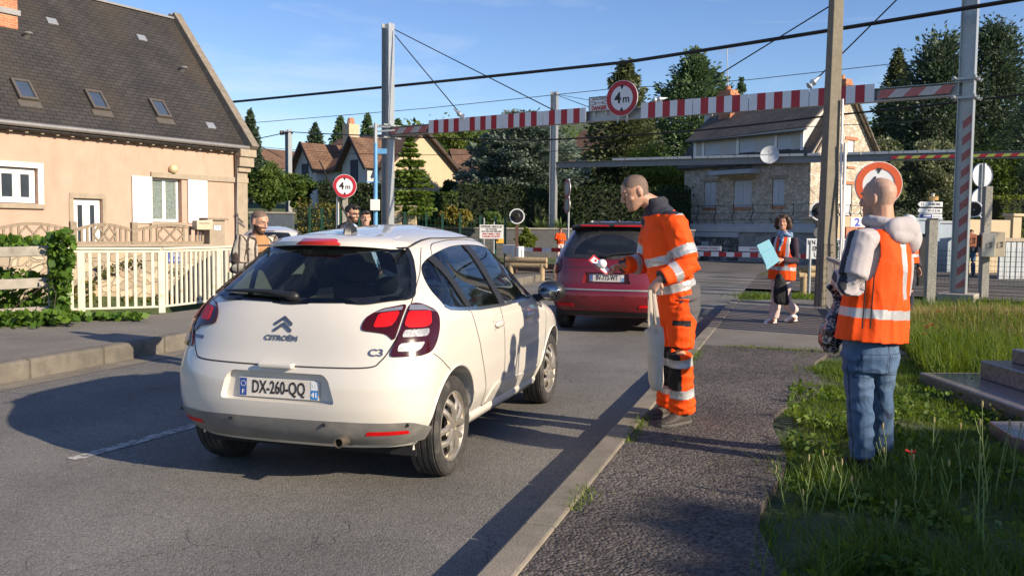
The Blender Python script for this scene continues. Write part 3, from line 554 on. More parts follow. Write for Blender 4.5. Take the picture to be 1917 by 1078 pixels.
# ---------------- stone house
SA = P(1514, 430, 44.5); SF = Wall(SA, (-.573, .819, 0), (-.819, -.573, 0)); SG = Wall(SA, (.819, .573, 0), (.573, -.819, 0))
sh = thing('house', 'rubble stone house with white shutters, slate roof and two brick chimneys', 'house', SF.A)
LF, LG = SF.u(1279), 5.5
zt_ = SF.uz(1497, 291)[1]; zg = SF.uz(1497, 419)[1]; zridge = 8.75
def opn(W, x0, y0, x1, y1):
    a = W.uz(x0, y0); c = W.uz(x1, y1); return (min(a[0], c[0]), max(a[0], c[0]), min(a[1], c[1]), max(a[1], c[1]))
low = [opn(SF, 1316, 341, 1338, 389), opn(SF, 1371, 338, 1405, 388), opn(SF, 1443, 335, 1466, 386)]
gl_ = [opn(SG, 1582, 262, 1594, 312), opn(SG, 1578, 345, 1593, 404)]
b = MB(); SF.pierced(b, 0, LF, zg, zt_, low, .15); SG.pierced(b, 0, LG, zg, zt_, [gl_[1]], .15); SG.pierced(b, gl_[0][0] - .6, gl_[0][1] + .6, zt_, gl_[0][3] + .2, [(gl_[0][0], gl_[0][1], max(zt_, gl_[0][2]), gl_[0][3])], .15)
zz_ = gl_[0][3] + .2; k0 = (zz_ - zt_) / (zridge - zt_) * LG / 2
b.poly([SG.pt(0, zt_), SG.pt(gl_[0][0] - .6, zt_), SG.pt(gl_[0][0] - .6, zz_), SG.pt(k0, zz_)]); b.poly([SG.pt(gl_[0][1] + .6, zt_), SG.pt(LG, zt_), SG.pt(LG - k0, zz_), SG.pt(gl_[0][1] + .6, zz_)]); b.poly([SG.pt(k0, zz_), SG.pt(LG - k0, zz_), SG.pt(LG / 2, zridge)])
b.poly([SF.pt(LF, zg), SF.pt(LF, zt_), SF.pt(LF, zridge, -LG / 2), SF.pt(LF, zt_, -LG), SF.pt(LF, zg, -LG)]); b.poly([SG.pt(LG, zg), SG.pt(LG, zt_), SG.pt(LG, zt_) + SF.B * LF, SG.pt(LG, zg) + SF.B * LF])
b.build('wall', MT['rubble'], sh, fix=False)
sm_ = SF.N * -1; slp = (sm_ * (LG / 2) + Vector((0, 0, zridge - zt_))).normalized(); nr = slp.cross(SF.B); nr = nr if nr.z > 0 else -nr
b = MB(); ua, ub = -.35, LF + .35; b.prism([SF.pt(ua, zt_) - slp * .45, SF.pt(ub, zt_) - slp * .45, SF.pt(ub, zridge, -LG / 2), SF.pt(ua, zridge, -LG / 2)], nr * .12); oriented(b.build('roof', MT['slate2'], sh), SF.B, slp, nr)
slq = (SF.N * (LG / 2) + Vector((0, 0, zridge - zt_))).normalized(); b = MB(); b.prism([SF.pt(ua, zt_, -LG) - slq * .5, SF.pt(ub, zt_, -LG) - slq * .5, SF.pt(ub, zridge - .002, -LG / 2), SF.pt(ua, zridge - .002, -LG / 2)], Vector((0, 0, .14))); b.build('rear_roof', MT['slate2'], sh)
b = MB(); b.beam(SG.pt(0, zt_, .2) - SG.B * .4 - Vector((0, 0, .3)), SG.pt(LG / 2, zridge, .2), .1, .2, (0, 0, 1)); b.beam(SG.pt(LG, zt_, .2) + SG.B * .5 - Vector((0, 0, .35)), SG.pt(LG / 2, zridge, .2), .1, .2); b.build('verge_board', MT['stonetrim'], sh)
# long dormer with a shed roof
u0, u1 = SF.u(1496), SF.u(1294); zd = SF.uz(1490, 240)[1]
up_ = [opn(SF, 1312, 259, 1340, 300), opn(SF, 1376, 257, 1407, 300), opn(SF, 1447, 252, 1473, 300)]
b = MB(); SF.A = SF.A; W2 = Wall(SF.A, SF.B, SF.N); b2 = MB(); SF.pierced(b2, u0, u1, zt_ - .1, zd, [(o[0], o[1], max(o[2], zt_ + .1), min(o[3], zd - .15)) for o in up_], .12)
b2.v = [tuple(Vector(v) - SF.N * .12) for v in b2.v]
for u in (u0, u1): b2.poly([SF.pt(u, zt_, -.12), SF.pt(u, zd, -.12), SF.pt(u, zridge - .1, -LG / 2 + .3), SF.pt(u, zt_, -2)])
b2.build('dormer_wall', MT['greyrender'], sh, fix=False)
sl3 = (sm_ * (LG / 2 - .1) + Vector((0, 0, zridge + .1 - zd))).normalized(); n3 = sl3.cross(SF.B); n3 = n3 if n3.z > 0 else -n3
b = MB(); b.prism([SF.pt(u0 - .3, zd) - sl3 * .35, SF.pt(u1 + .3, zd) - sl3 * .35, SF.pt(u1 + .3, zridge + .1, -LG / 2), SF.pt(u0 - .3, zridge + .1, -LG / 2)], n3 * .1); oriented(b.build('dormer_roof', MT['slate2'], sh), SF.B, sl3, n3)
b = MB(); b.beam(SF.pt(u0 - .5, zd - .12, .3), SF.pt(u1 + .3, zd - .12, .3), .1, .08); b.build('gutter', MT['zinc'], sh)
for ua_, ub_ in ((u0 - .03, u0 + .14), (u1 - .14, u1 + .03)): b = MB(); SF.rect(b, ua_, ub_, zt_ - .05, zd, -.14, -.06); b.build('corner_board', MT['pvc'], sh)
for o in up_:
    b = MB(); SF.rect(b, o[0] + .02, o[1] - .02, max(o[2], zt_ + .1) + .02, min(o[3], zd - .15) - .02, -.2, -.16); b.build('shutter', MT['greyshutter'], sh)
    b = MB(); SF.rect(b, o[1] , o[1] + .16, max(o[2], zt_ + .1), min(o[3], zd - .15), -.13, -.1); b.build('window_jamb', MT['pvc'], sh)
for W_, lst in ((SF, low), (SG, gl_)):
    for o in lst:
        b = MB(); n = 4; z0 = max(o[2], 0)
        for k in range(2):
            a = o[0] + .02 + (o[1] - o[0] - .04) * k / 2; c = o[0] + .02 + (o[1] - o[0] - .04) * (k + 1) / 2 - .015; W_.rect(b, a, c, z0 + .02, o[3] - .02, -.1, -.05)
        b.build('shutter', MT['greyshutter'] if W_ is SF or o is gl_[1] else MT['shutter'], sh)
        b = MB(); W_.rect(b, o[0] - .25, o[1] + .25, o[3] + .0, o[3] + .17, -.1, .03); b.build('lintel', MT['stonetrim'] if W_ is SF else MT['brick'], sh)
        b = MB(); W_.rect(b, o[0] - .05, o[1] + .05, o[2] - .12, o[2], -.14, .06); b.build('sill', MT['brick'], sh)
o = opn(SF, 1343, 322, 1420, 330); b = MB(); SF.rect(b, o[0], o[1], o[3] - .22, o[3], 0.01, .8); k = b.build('balcony', MT['cornice'], sh)
b = MB()
for i in range(15):
    u = o[0] + .08 + (o[1] - o[0] - .4) * i / 14; b.tube([SF.pt(u, o[3], .7), SF.pt(u, o[3] + .25, .82), SF.pt(u, o[3] + .45, .7), SF.pt(u, o[3] + .7, .72)], .014, 5)
for zz in (.05, .7): b.beam(SF.pt(o[0] + .05, o[3] + zz, .72), SF.pt(o[1] - .3, o[3] + zz, .72), .03, .03)
b.build('balcony_railing', MT['black'], k)
# chimneys, mast
def chim(px, pyt, pyb, Y, w_, m, nm='chimney'):
    a = P(px, pyt, Y) - SF.A; c = P(px, pyb, Y) - SF.A; b = MB(); cc = (a + c) / 2; ang = math.atan2(SF.B.y, SF.B.x); b.box(cc, (w_, w_ * .7, abs(a.z - c.z)), ang); b.box(Vector((a.x, a.y, a.z - .25)), (w_ * 1.2, w_ * .86, .14), ang)
    if m is MT['brick']: b.cyl(a, a + Vector((0, 0, .25)), w_ * .2, w_ * .16)
    k = b.build(nm, m, sh); return oriented(k, SF.B, (0, 0, 1), SF.N), a
ck, top_ = chim(1363, 170, 235, 51, .85, MT['brick']); chim(1577, 150, 215, 47.2, .75, MT['brick']); chim(1330, 205, 260, 52.5, .6, MT['greyrender'])
tp = P(1361, 84, 51) - SF.A; ms = thing('aerial', 'thin television aerial mast rising from the brick chimney', 'aerial', SF.A)
b = MB(); b.cyl(top_, tp, .025, .02, 6); b.build('mast', MT['zinc'], ms); b = MB()
for k in range(4): b.beam(tp + Vector((-.5, 0, -.1 - k * .12)), tp + Vector((.5, 0, -.1 - k * .12)), .015, .015)
b.build('antenna_rods', MT['zinc'], ms)
# terrace base wall with iron balustrade
tb = thing('terrace_wall', 'grey stone terrace wall with a pale cornice below the rubble stone house', 'wall', SF.A)
b = MB(); SF.rect(b, -1.2, LF + .3, -.1, zg - .45, -1.5, 1.2); b.build('stone_facing', MT['greystone'], tb)
b = MB(); SF.rect(b, -1.3, LF + .4, zg - .45, zg - .1, -1.5, 1.3); SF.rect(b, -1.25, LF + .35, zg - .1, zg - .02, -1.5, 1.24); b.build('cornice', MT['cornice'], tb, bevel=.02)
o = opn(SF, 1318, 443, 1412, 500); b = MB(); SF.rect(b, o[0], o[1], .0, o[3], 1.19, 1.23); b.build('block_panel', MT['darkstone'], tb); b = MB(); SF.rect(b, o[0], o[1], o[3], o[3] + .25, 1.19, 1.26); SF.rect(b, o[1] - 1.5, o[1] - 1.0, .3, 1.0, 1.23, 1.27); b.build('panel_trim', MT['cornice'], tb)
b = MB(); zz = zg - .02
for h_ in (.2, .55, .95): b.beam(SF.pt(-1.2, zz + h_, 1.15), SF.pt(LF + .3, zz + h_, 1.15), .025, .025); b.beam(SG.pt(-1.2, zz + h_, 1.1), SG.pt(LG - 2, zz + h_, 1.1), .025, .025)
for i in range(9):
    u = -1.2 + i * (LF + 1.5) / 8; b.tube([SF.pt(u, zz, 1.15), SF.pt(u, zz + .3, 1.3), SF.pt(u, zz + .6, 1.12), SF.pt(u, zz + 1, 1.18)], .03, 6)
for i in range(6):
    u = -1. + i * (LG - 1) / 5.; b.tube([SG.pt(u, zz, 1.1), SG.pt(u, zz + .3, 1.25), SG.pt(u, zz + .6, 1.07), SG.pt(u, zz + 1, 1.13)], .03, 6)
bl = thing('balustrade', 'black wrought iron balustrade along the terrace of the rubble stone house', 'balustrade', SF.A); b.build('ironwork', MT['black'], bl)
c = P(1441, 290, 43.2) - SF.A; ds = thing('satellite_dish', 'round pale satellite dish in front of the stone house dormer', 'satellite dish', SF.A + Vector((c.x, c.y, c.z)))
nd = Vector((-.35, -.9, .25)).normalized(); b = MB(); b.lathe([(.02, -.1), (.2, -.09), (.36, -.045), (.43, 0), (.44, .015), (.42, .01), (.35, -.03), (.02, -.08)], 24, (0, 0, 0), nd); b.build('dish', MT['greyshutter'], ds, smooth=40)
b = MB(); b.tube([nd * -.08, nd * -.4 + Vector((0, 0, -.3)), nd * -1.1 + Vector((0, 0, -.5))], .03, 6); b.tube([Vector((0, 0, -.42)), nd * .45 + Vector((0, 0, -.2)), nd * .45], .012, 5); b.box(nd * .45, (.07, .07, .09)); b.build('arm', MT['zinc'], ds)
# shop under the gable
KA = P(1572, 430, 41.5); KW = Wall(KA, (.93, .36, 0), (.36, -.93, 0)); ks = thing('shop_front', 'low white shop front with a brown framed opening below the stone gable', 'shop', KW.A)
zf1 = KW.uz(1590, 405)[1]; zf0 = KW.uz(1590, 425)[1]
b = MB(); KW.rect(b, -.1, 4.2, zf0, zf1, -2.5, 0); KW.rect(b, -.1, .25, -.1, zf0, -2.5, -.02); KW.rect(b, 2.2, 4.2, -.1, zf0, -2.5, -.02); b.build('wall', MT['cream'], ks)
MT['brownframe'] = mat('terracotta_frame', (.42, .15, .075), .6, 0, .1, 5); ua, ub = KW.u(1581), KW.u(1625)
b = MB(); KW.rect(b, ua, ua + .2, .2, zf0 - .02, -.4, .1); KW.rect(b, ub - .2, ub, .2, zf0 - .02, -.4, .1); KW.rect(b, ua + .2, ub - .2, zf0 - .24, zf0 - .02, -.4, .1); KW.rect(b, ua + .2, ub - .2, .2, .4, -.4, .1); b.build('opening_frame', MT['brownframe'], ks, bevel=.01)
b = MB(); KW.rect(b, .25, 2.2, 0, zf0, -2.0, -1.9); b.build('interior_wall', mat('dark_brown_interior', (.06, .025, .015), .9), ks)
u, z = KW.uz(1605, 416); b = MB(); KW.rect(b, u - .42, u + .5, z - .22, z + .22, .0, .02); k = b.build('fascia_sign', MT['signwhite'], ks); b = MB(); b.text('2', .5, KW.pt(u - .05, z - .02, .022), KW.B, (0, 0, 1), sx=1.3, bold=.02); b.build('numeral', mat('royal_blue', (.03, .04, .42), .5), k)
# ---------------- white house with brown roof and twin front gables
C1 = P(722, 430, 60.); BF = Wall(C1, (-.71, .70, 0), (-.70, -.71, 0)); BG = Wall(C1, (.70, .71, 0), (.71, -.70, 0))
wh = thing('house', 'cream house with brown tiled roof, twin front gables and dark shutters', 'house', BF.A)
L1, L2 = 9.6, 6.2; z0, zE, zP = 1.5, 5.7, 8.2
b = MB(); b.poly([BG.pt(0, z0), BG.pt(L2, z0), BG.pt(L2, zE), BG.pt(L2 / 2, zP), BG.pt(0, zE)]); b.build('gable_wall', MT['cream'], wh, fix=False)  # gable takes the sunlit copy of the wall colour
b = MB(); b.poly([BF.pt(0, z0), BF.pt(L1, z0), BF.pt(L1, zE), BF.pt(0, zE)]); b.poly([BF.pt(L1, z0), BF.pt(L1, zE), BF.pt(L1, zP, -L2 / 2), BF.pt(L1, zE, -L2), BF.pt(L1, z0, -L2)]); b.poly([BG.pt(L2, z0), BG.pt(L2, zE), BG.pt(L2, zE) + BF.B * L1, BG.pt(L2, z0) + BF.B * L1]); b.build('front_wall', MT['greyrender'], wh, fix=False)  # front takes the shaded grey copy of the wall colour
def roofpair(par, W, u0, u1, zE, zP, off0, off1, m, ov=.4, th=.1):       # ridge along W.B between u0..u1, eaves at off0 / off1
    oc = (off0 + off1) / 2
    for oe in (off0, off1):
        sl_ = (W.N * (oc - oe) + Vector((0, 0, zP - zE))).normalized(); n_ = sl_.cross(W.B); n_ = n_ if n_.z > 0 else -n_
        b = MB(); b.prism([W.pt(u0, zE, oe) - sl_ * ov, W.pt(u1, zE, oe) - sl_ * ov, W.pt(u1, zP, oc), W.pt(u0, zP, oc)], n_ * th); oriented(b.build('roof', m, par), W.B, sl_, n_)
roofpair(wh, BF, -.45, L1 + .4, zE, zP, 0, -L2, MT['browntile'])
for px, wd_ in ((684, 2.9), (592, 2.8)):
    u = BF.u(px); a, c = u - wd_ / 2, u + wd_ / 2; zp2 = 7.55; ex = .9
    b = MB(); b.poly([BF.pt(a, z0, ex), BF.pt(c, z0, ex), BF.pt(c, zE, ex), BF.pt(u, zp2, ex), BF.pt(a, zE, ex)]); b.poly([BF.pt(a, z0, 0), BF.pt(a, zE, 0), BF.pt(a, zE, ex), BF.pt(a, z0, ex)]); b.poly([BF.pt(c, z0, 0), BF.pt(c, zE, 0), BF.pt(c, zE, ex), BF.pt(c, z0, ex)]); b.build('front_gable', MT['greyrender'], wh, fix=False)
    G2 = Wall(BF.A, BF.N, BF.B)
    roofpair(wh, G2, -2.6, ex + .45, zE, zp2, a, c, MT['browntile'], .35)
    b = MB()
    for e_ in (a - .3, c + .3): b.beam(BF.pt(e_, zE - .3, ex + .44), BF.pt(u, zp2 + .06, ex + .44), .06, .2)
    b.build('barge_board', mat('dark_barge', (.05, .03, .025), .7), wh)
    b = MB(); BF.rect(b, u - .42, u + .42, 4.55, 6.1, ex - .02, ex + .05); b.build('shutter', MT['darkshutter'], wh)
    b = MB(); BF.rect(b, u - .5, u + .5, 4.45, 4.53, ex, ex + .1); b.build('sill', MT['pvc'], wh)
    b = MB(); BF.rect(b, u - .45, u + .45, 2.6, 3.7, ex - .02, ex + .04); b.build('window', MT['winglass'], wh)
for e_ in (0, 1):
    b = MB(); p_ = BG.pt(L2 / 2, zP + .06, .44); q_ = BG.pt(-.35 if e_ == 0 else L2 + .35, zE - .28, .44); b.beam(p_, q_, .06, .2); b.build('barge_board', bpy.data.materials['dark_barge'], wh)
c = P(657, 262, 65.5) - BF.A; b = MB(); b.box(c, (.9, .8, 2.2), .8); k = b.build('chimney', MT['cream'], wh); b = MB(); b.cyl(c + Vector((0, 0, 1.1)), c + Vector((0, 0, 1.55)), .3, .22, 10); b.build('chimney_pot', MT['brick'], k)
b = MB(); BF.rect(b, L1 / 2 - .6, L1 / 2 + .6, 2.2, 3.9, -.03, .02); b.build('window', MT['winglass'], wh)
# small houses farther up
def small_house(label, px, Y, L_, D_, z0, zE, zP, Bd, m, mr):
    A = P(px, 430, Y); B_ = Vector(Bd).normalized(); W = Wall(A, B_, (B_.y, -B_.x, 0)); t = thing('house', label, 'house', W.A)
    b = MB(); b.poly([W.pt(0, z0), W.pt(L_, z0), W.pt(L_, zE), W.pt(0, zE)]); b.poly([W.pt(0, z0, -D_), W.pt(L_, z0, -D_), W.pt(L_, zE, -D_), W.pt(0, zE, -D_)])
    for u in (0, L_): b.poly([W.pt(u, z0), W.pt(u, zE), W.pt(u, zP, -D_ / 2), W.pt(u, zE, -D_), W.pt(u, z0, -D_)])
    b.build('wall', m, t, fix=False); roofpair(t, W, -.4, L_ + .4, zE, zP, 0, -D_, mr)
    for k in range(2):
        u = L_ * (.25 + .4 * k); b = MB(); W.rect(b, u - .5, u + .5, zE - 1.9, zE - .5, -.02, .03); b.build('window', MT['winglass'], t)
    return t
small_house('low grey house with a brown roof half hidden by the blue cedar', 868, 66, 9, 8, 1.5, 5.0, 7.6, (1, .25, 0), MT['greyrender'], MT['browntile'])
small_house('distant white house with a brown ridge between the cedar and the spruce', 1052, 92, 9, 9, 3, 9.2, 12.0, (.8, -.6, 0), MT['greyrender'], MT['browntile'])
small_house('small far white gable above the leafy tree beside the left house', 505, 120, 8, 8, 5, 9.6, 12.2, (.6, .8, 0), MT['white'], MT['browntile'])
# ---------------- walls by the road on the right
gwl = P(1700, 430, 38.); GWr = Wall(gwl, (1, .12, 0), (.12, -1, 0)); w_ = thing('garden_wall', 'blue grey rendered garden wall in shade behind the direction signs', 'wall', GWr.A)
MT['blueshade'] = mat('blue_grey_shade_render', (.36, .43, .5), .9, 0, .06, 1.5)  # blue grey carries the shade on the wall face; pillars share it
b = MB(); z1 = GWr.uz(1780, 418)[1]; GWr.rect(b, -.3, 3.6, -.1, z1, -.3, 0); b.build('render', MT['blueshade'], w_); b = MB(); GWr.rect(b, -.35, 3.65, z1, z1 + .1, -.36, .06); b.build('coping', MT['cornice'], w_)
gp = thing('gate_pillar', 'pair of pale blue grey gate pillars around a dark gate', 'gate', GWr.A)
for px in (1708, 1736):
    u, z = GWr.uz(px, 412); b = MB(); GWr.rect(b, u - .25, u + .25, -.1, z, .02, .5); GWr.rect(b, u - .32, u + .32, z, z + .09, -.05, .57); b.build('pillar', MT['blueshade'], gp)
u0, u1 = GWr.u(1716), GWr.u(1730); b = MB(); GWr.rect(b, u0, u1, 0, z - .2, .1, .16); b.build('gate_leaf', MT['black'], gp)
A_ = P(1838, 430, 36.); W3 = Wall(A_, (.94, -.34, 0), (-.34, -.94, 0)); W3 = Wall(A_, (.95, .3, 0), (.3, -.95, 0)); w3 = thing('garden_wall', 'sunlit cream garden wall ending in a capped pillar beside the track', 'wall', W3.A)
z1 = W3.uz(1870, 412)[1]; uu = W3.u(1893); b = MB(); W3.rect(b, -1.0, uu, -.1, z1, -.25, 0); b.build('render', MT['cream'], w3); b = MB(); W3.rect(b, uu, uu + .42, -.1, z1 + .15, -.35, .08); k = b.build('end_pillar', MT['cream'], w3); b = MB(); W3.rect(b, uu - .08, uu + .5, z1 + .15, z1 + .27, -.43, .16); b.build('pillar_cap', MT['cream'], k, bevel=.03)
A_ = P(1874, 430, 31.); W4 = Wall(A_, (.95, .3, 0), (.3, -.95, 0)); w4 = thing('panel_fence', 'pale ribbed concrete panel fence at the right edge beyond the track', 'fence', W4.A)
z1 = W4.uz(1890, 452)[1]; b = MB()
for i in range(14): W4.rect(b, i * .25, i * .25 + .2, -.1, z1, -.05, 0)
W4.rect(b, 0, 3.6, -.1, z1 + .0, -.09, -.05); b.build('panel', MT['cornice'], w4, bevel=.01); b = MB(); W4.rect(b, -.05, 3.65, z1, z1 + .12, -.14, .05); b.build('capping', MT['stonetrim'], w4)
# ================================================================ gantries, poles, cables, signs
def hpost(b, base, top, dx, dy, wf, dp, tf=.018, tw=.012):     # I section: flanges dp wide along dy, web wf along dx
    base, top = Vector(base), Vector(top)
    for s_ in (-1, 1): b.beam(base + dx * (s_ * (wf / 2 - tf / 2)), top + dx * (s_ * (wf / 2 - tf / 2)), tf, dp, dx.cross(Vector((0, 0, 1))) if False else dy)
    b.beam(base, top, wf - 2 * tf, tw, dy)
def stripes(b, a, c, hgt, nrm, wst, up=Vector((0, 0, 1)), th=.012, first=1, skew=0., m0=0, m1=1):
    a, c = Vector(a), Vector(c); L_ = (c - a).length; d = (c - a) / L_; n = max(1, round(L_ / wst)); k = L_ / n; nrm = Vector(nrm)
    for i in range(n):
        x0, x1 = i * k, (i + 1) * k; h = hgt / 2
        def cl(x, z): return a + d * min(max(x, 0), L_) + up * z
        b.prism([cl(x0 - skew, -h), cl(x1 - skew, -h), cl(x1 + skew, h), cl(x0 + skew, h)], nrm * th, (i + first) % 2 if (m0, m1) == (0, 1) else ((m1, m0)[(i + first) % 2]))
NR = [MT['signwhite'], MT['signred']]
g0 = P(726, 430, 32.3); g1 = P(1799, 430, 21.4); g0.z = g1.z = 0
BD = (g1 - g0).normalized(); BN = Vector((BD.y, -BD.x, 0))       # BN points to the camera side
BN = BN if BN.y < 0 else -BN
g1 = g1 + Vector((0, 0, 0))
gt = thing('height_gantry', 'near striped height limit gantry with a four metre disc over the level crossing', 'gantry', g0)
BW = Wall(g0, BD, BN)
HB_ = (BW.uz(760, 246)[1] + BW.uz(1780, 167)[1]) / 2
for k, (p, top) in enumerate(((g0, ZAT(727, 45, 32.3)), (g1, 8.6))):
    b = MB(); q = p - g0; hpost(b, q + Vector((0, 0, -.1)), q + Vector((0, 0, top)), BD, BN, .34, .30); po = b.build('post', MT['galv'], gt)
    b = MB(); b.box(q + Vector((0, 0, .02)), (.8, .8, .2), math.atan2(BD.y, BD.x)); b.build('footing', MT['concrete'], gt, bevel=.02)
    for z in (HB_ - .22, HB_ + .22):
        b = MB()
        for s_ in (-1, 1): b.beam(q + BN * (s_ * .2) - BD * .3 + Vector((0, 0, z)), q + BN * (s_ * .2) + BD * .3 + Vector((0, 0, z)), .05, .05)
        for s_ in (-1, 1): b.beam(q + BD * (s_ * .22) - BN * .45 + Vector((0, 0, z + .01)), q + BD * (s_ * .22) + BN * .45 + Vector((0, 0, z + .01)), .04, .05)
        b.build('clamp', MT['galv'], gt)
    if k == 1:      # candy stripes on the web side facing the road
        b = MB(); a = q + BN * .02 + BD * .05 + Vector((0, 0, .22)); stripes(b, a, a + Vector((0, 0, HB_ - .7)), .2, BN, .19, up=BD, th=.008, skew=.085); b.build('stripe_panel', [MT['fadedwhite'], MT['fadedred']], gt, fix=True)
LB = (g1 - g0).length
def bp(u, z, off=0.): return BD * u + BN * off + Vector((0, 0, z))
b = MB()
for z in (-.15, .15): b.beam(bp(.1, HB_ + z), bp(LB - .1, HB_ + z), .3, .015)
b.beam(bp(.1, HB_), bp(LB - .1, HB_), .012, .29); b.build('beam', MT['galv'], gt)
ua, ub, uc, ud = BW.u(808), BW.u(1100), BW.u(1201), BW.u(1632)
hL = .44
for a, c in ((ua, ub), (uc, ud)):
    n = 4 if a == ua else 4
    for i in range(n):
        x0 = a + (c - a) * i / n; x1 = a + (c - a) * (i + 1) / n - .015; b = MB(); stripes(b, bp(x0, HB_ + .05, .17), bp(x1, HB_ + .05, .17), hL, BN, .232, first=0 if True else 1); b.build('stripe_board', NR, gt)
for a, c in ((.25, ua - .05), (ud + .05, LB - .25)):
    b = MB(); stripes(b, bp(a, HB_, .16), bp(c, HB_, .16), .2, BN, .33, skew=.1); b.build('beam_stripes', [MT['fadedwhite'], MT['fadedred']], gt)
# ---- round 4 m sign builder
def disc4m(par, c, n, R, rim=True, txt=True, ring=.70, red=None):
    c, n = Vector(c), Vector(n).normalized(); x = Vector((0, 0, 1)).cross(n).normalized(); z = n.cross(x)
    b = MB(); b.cyl(c - n * .02, c, R, n=40); face = b.build('disc', [MT['signwhite']], par, smooth=30)
    b = MB(); b.lathe([(R * .97, .002), (R * .97, .008), (R * ring, .008), (R * ring, .002)], 40, c, n); b.build('red_ring', red or MT['signred'], face, smooth=30)
    b = MB()
    for s_ in (1, -1): b.prism([c + n * .003 + z * (s_ * R * .72) + x * (R * .12), c + n * .003 + z * (s_ * R * .72) - x * (R * .12), c + n * .003 + z * (s_ * R * .48)], n * .007)
    if txt: b.text('4', R * .85, c - x * (R * .26) + n * .004, x, z, bold=R * .018, ext=.003); b.text('m', R * .6, c + x * (R * .27) - z * (R * .06) + n * .004, x, z, ext=.003, bold=R * .008)
    b.build('black_marks', MT['textblack'], face); return face
u = BW.u(1167); zc = BW.uz(1167, 186)[1]; disc4m(gt, bp(u, zc, .24), BN, .52)
b = MB(); b.beam(bp(u - .15, HB_ - .25, .19), bp(u - .15, zc + .4, .19), .04, .03, BN); b.beam(bp(u + .15, HB_ - .25, .19), bp(u + .15, zc + .4, .19), .04, .03, BN); b.build('disc_bracket', MT['galv'], gt)
dz = thing('danger_sign', 'small white high voltage danger plate above the gantry beam beside the disc', 'sign', g0)
u0, u1 = BW.u(1103), BW.u(1141); z0, z1 = BW.uz(1122, 209)[1], BW.uz(1122, 182)[1]; um, zm = (u0 + u1) / 2, (z0 + z1) / 2; wS, hS = u1 - u0, z1 - z0
b = MB(); BW.rect(b, u0, u1, z0, z1, .12, .135); pl_ = b.build('plate', MT['signwhite'], dz); b = MB()
for a_, c_, e_, f_ in ((u0, u1, z1 - .02, z1), (u0, u1, z0, z0 + .02), (u0, u0 + .02, z0 + .02, z1 - .02), (u1 - .02, u1, z0 + .02, z1 - .02)): BW.rect(b, a_, c_, e_, f_, .135, .142)
b.build('border', MT['textblack'], pl_)
b = MB(); b.text('HAUTE TENSION', hS * .24, bp(um, z1 - hS * .17, .138), BD, (0, 0, 1), sx=.62)
for s_ in (-1, 1):
    zz = zm + .02; pts = [(s_ * .42, .1), (s_ * .17, .05), (s_ * .2, .0), (0, .0)]
    for sg in (1, -1):
        for p_, q_ in zip(pts, pts[1:]): b.beam(bp(um + p_[0] * wS, zz + sg * p_[1] * hS * 1.3, .138), bp(um + q_[0] * wS, zz + sg * q_[1] * hS * 1.3, .138), .014, .006, BN)
b.build('lettering', MT['textblack'], pl_); b = MB(); b.text('DANGER', hS * .36, bp(um, z0 + hS * .2, .138), BD, (0, 0, 1), sx=.82, bold=.008); b.build('danger_word', MT['textred'], pl_)
b = MB(); b.beam(bp(um - .2, HB_, .1), bp(um - .2, z0 + .1, .1), .03, .03); b.beam(bp(um + .2, HB_, .1), bp(um + .2, z0 + .1, .1), .03, .03); b.build('bracket', MT['galv'], dz)
# ---- far gantry seen from behind
f0 = P(1035, 430, 48.5); f1 = P(1985, 430, 38.5); f0.z = f1.z = 0; FB = (f1 - f0).normalized(); FN = Vector((FB.y, -FB.x, 0)); FN = FN if FN.y < 0 else -FN; FW = Wall(f0, FB, FN)
fg = thing('height_gantry', 'far grey height limit gantry seen from its unpainted back', 'gantry', f0); zt = ZAT(1035, 172, 48.5); zf = (FW.uz(1100, 309)[1] + FW.uz(1760, 291)[1]) / 2
for q in (Vector((0, 0, 0)), f1 - f0):
    b = MB(); hpost(b, q + Vector((0, 0, -.1)), q + Vector((0, 0, zt)), FB, FN, .34, .34); b.build('post', MT['galv'], fg); b = MB(); b.box(q + Vector((0, 0, .0)), (1., 1., .25), math.atan2(FB.y, FB.x)); b.build('footing', MT['concrete'], fg)
LF_ = (f1 - f0).length
def fp(u, z, off=0.): return FB * u + FN * off + Vector((0, 0, z))
b = MB()
for z in (-.15, .15): b.beam(fp(.1, zf + z), fp(LF_, zf + z), .28, .015)
b.beam(fp(.1, zf), fp(LF_, zf), .012, .29); MT['galvdark'] = mat('dark_grey_steel', (.2, .21, .22), .5, .5, .12, 6); b.build('beam', MT['galvdark'], fg)  # beam steel in a darker grey than the posts
b = MB(); us_ = [FW.u(1142), FW.u(1290), FW.u(1296), FW.u(1500), FW.u(1506), FW.u(1795)]
for i in (0, 2, 4):
    n = int((us_[i + 1] - us_[i]) / .6)
    for k in range(n): a = us_[i] + (us_[i + 1] - us_[i]) * k / n; FW.rect(b, a, a + (us_[i + 1] - us_[i]) / n - .03, zf + .02, zf + .30, -.2, -.17)
b.build('board_back', MT['galv'], fg)
b = MB(); stripes(b, fp(FW.u(1662), zf - .02, .14), fp(LF_ - .2, zf - .02, .14), .13, FN, .3, skew=.07); b.build('hazard_stripes', [mat('lime_stripe', (.42, .46, .08), .5), MT['signred']], fg)
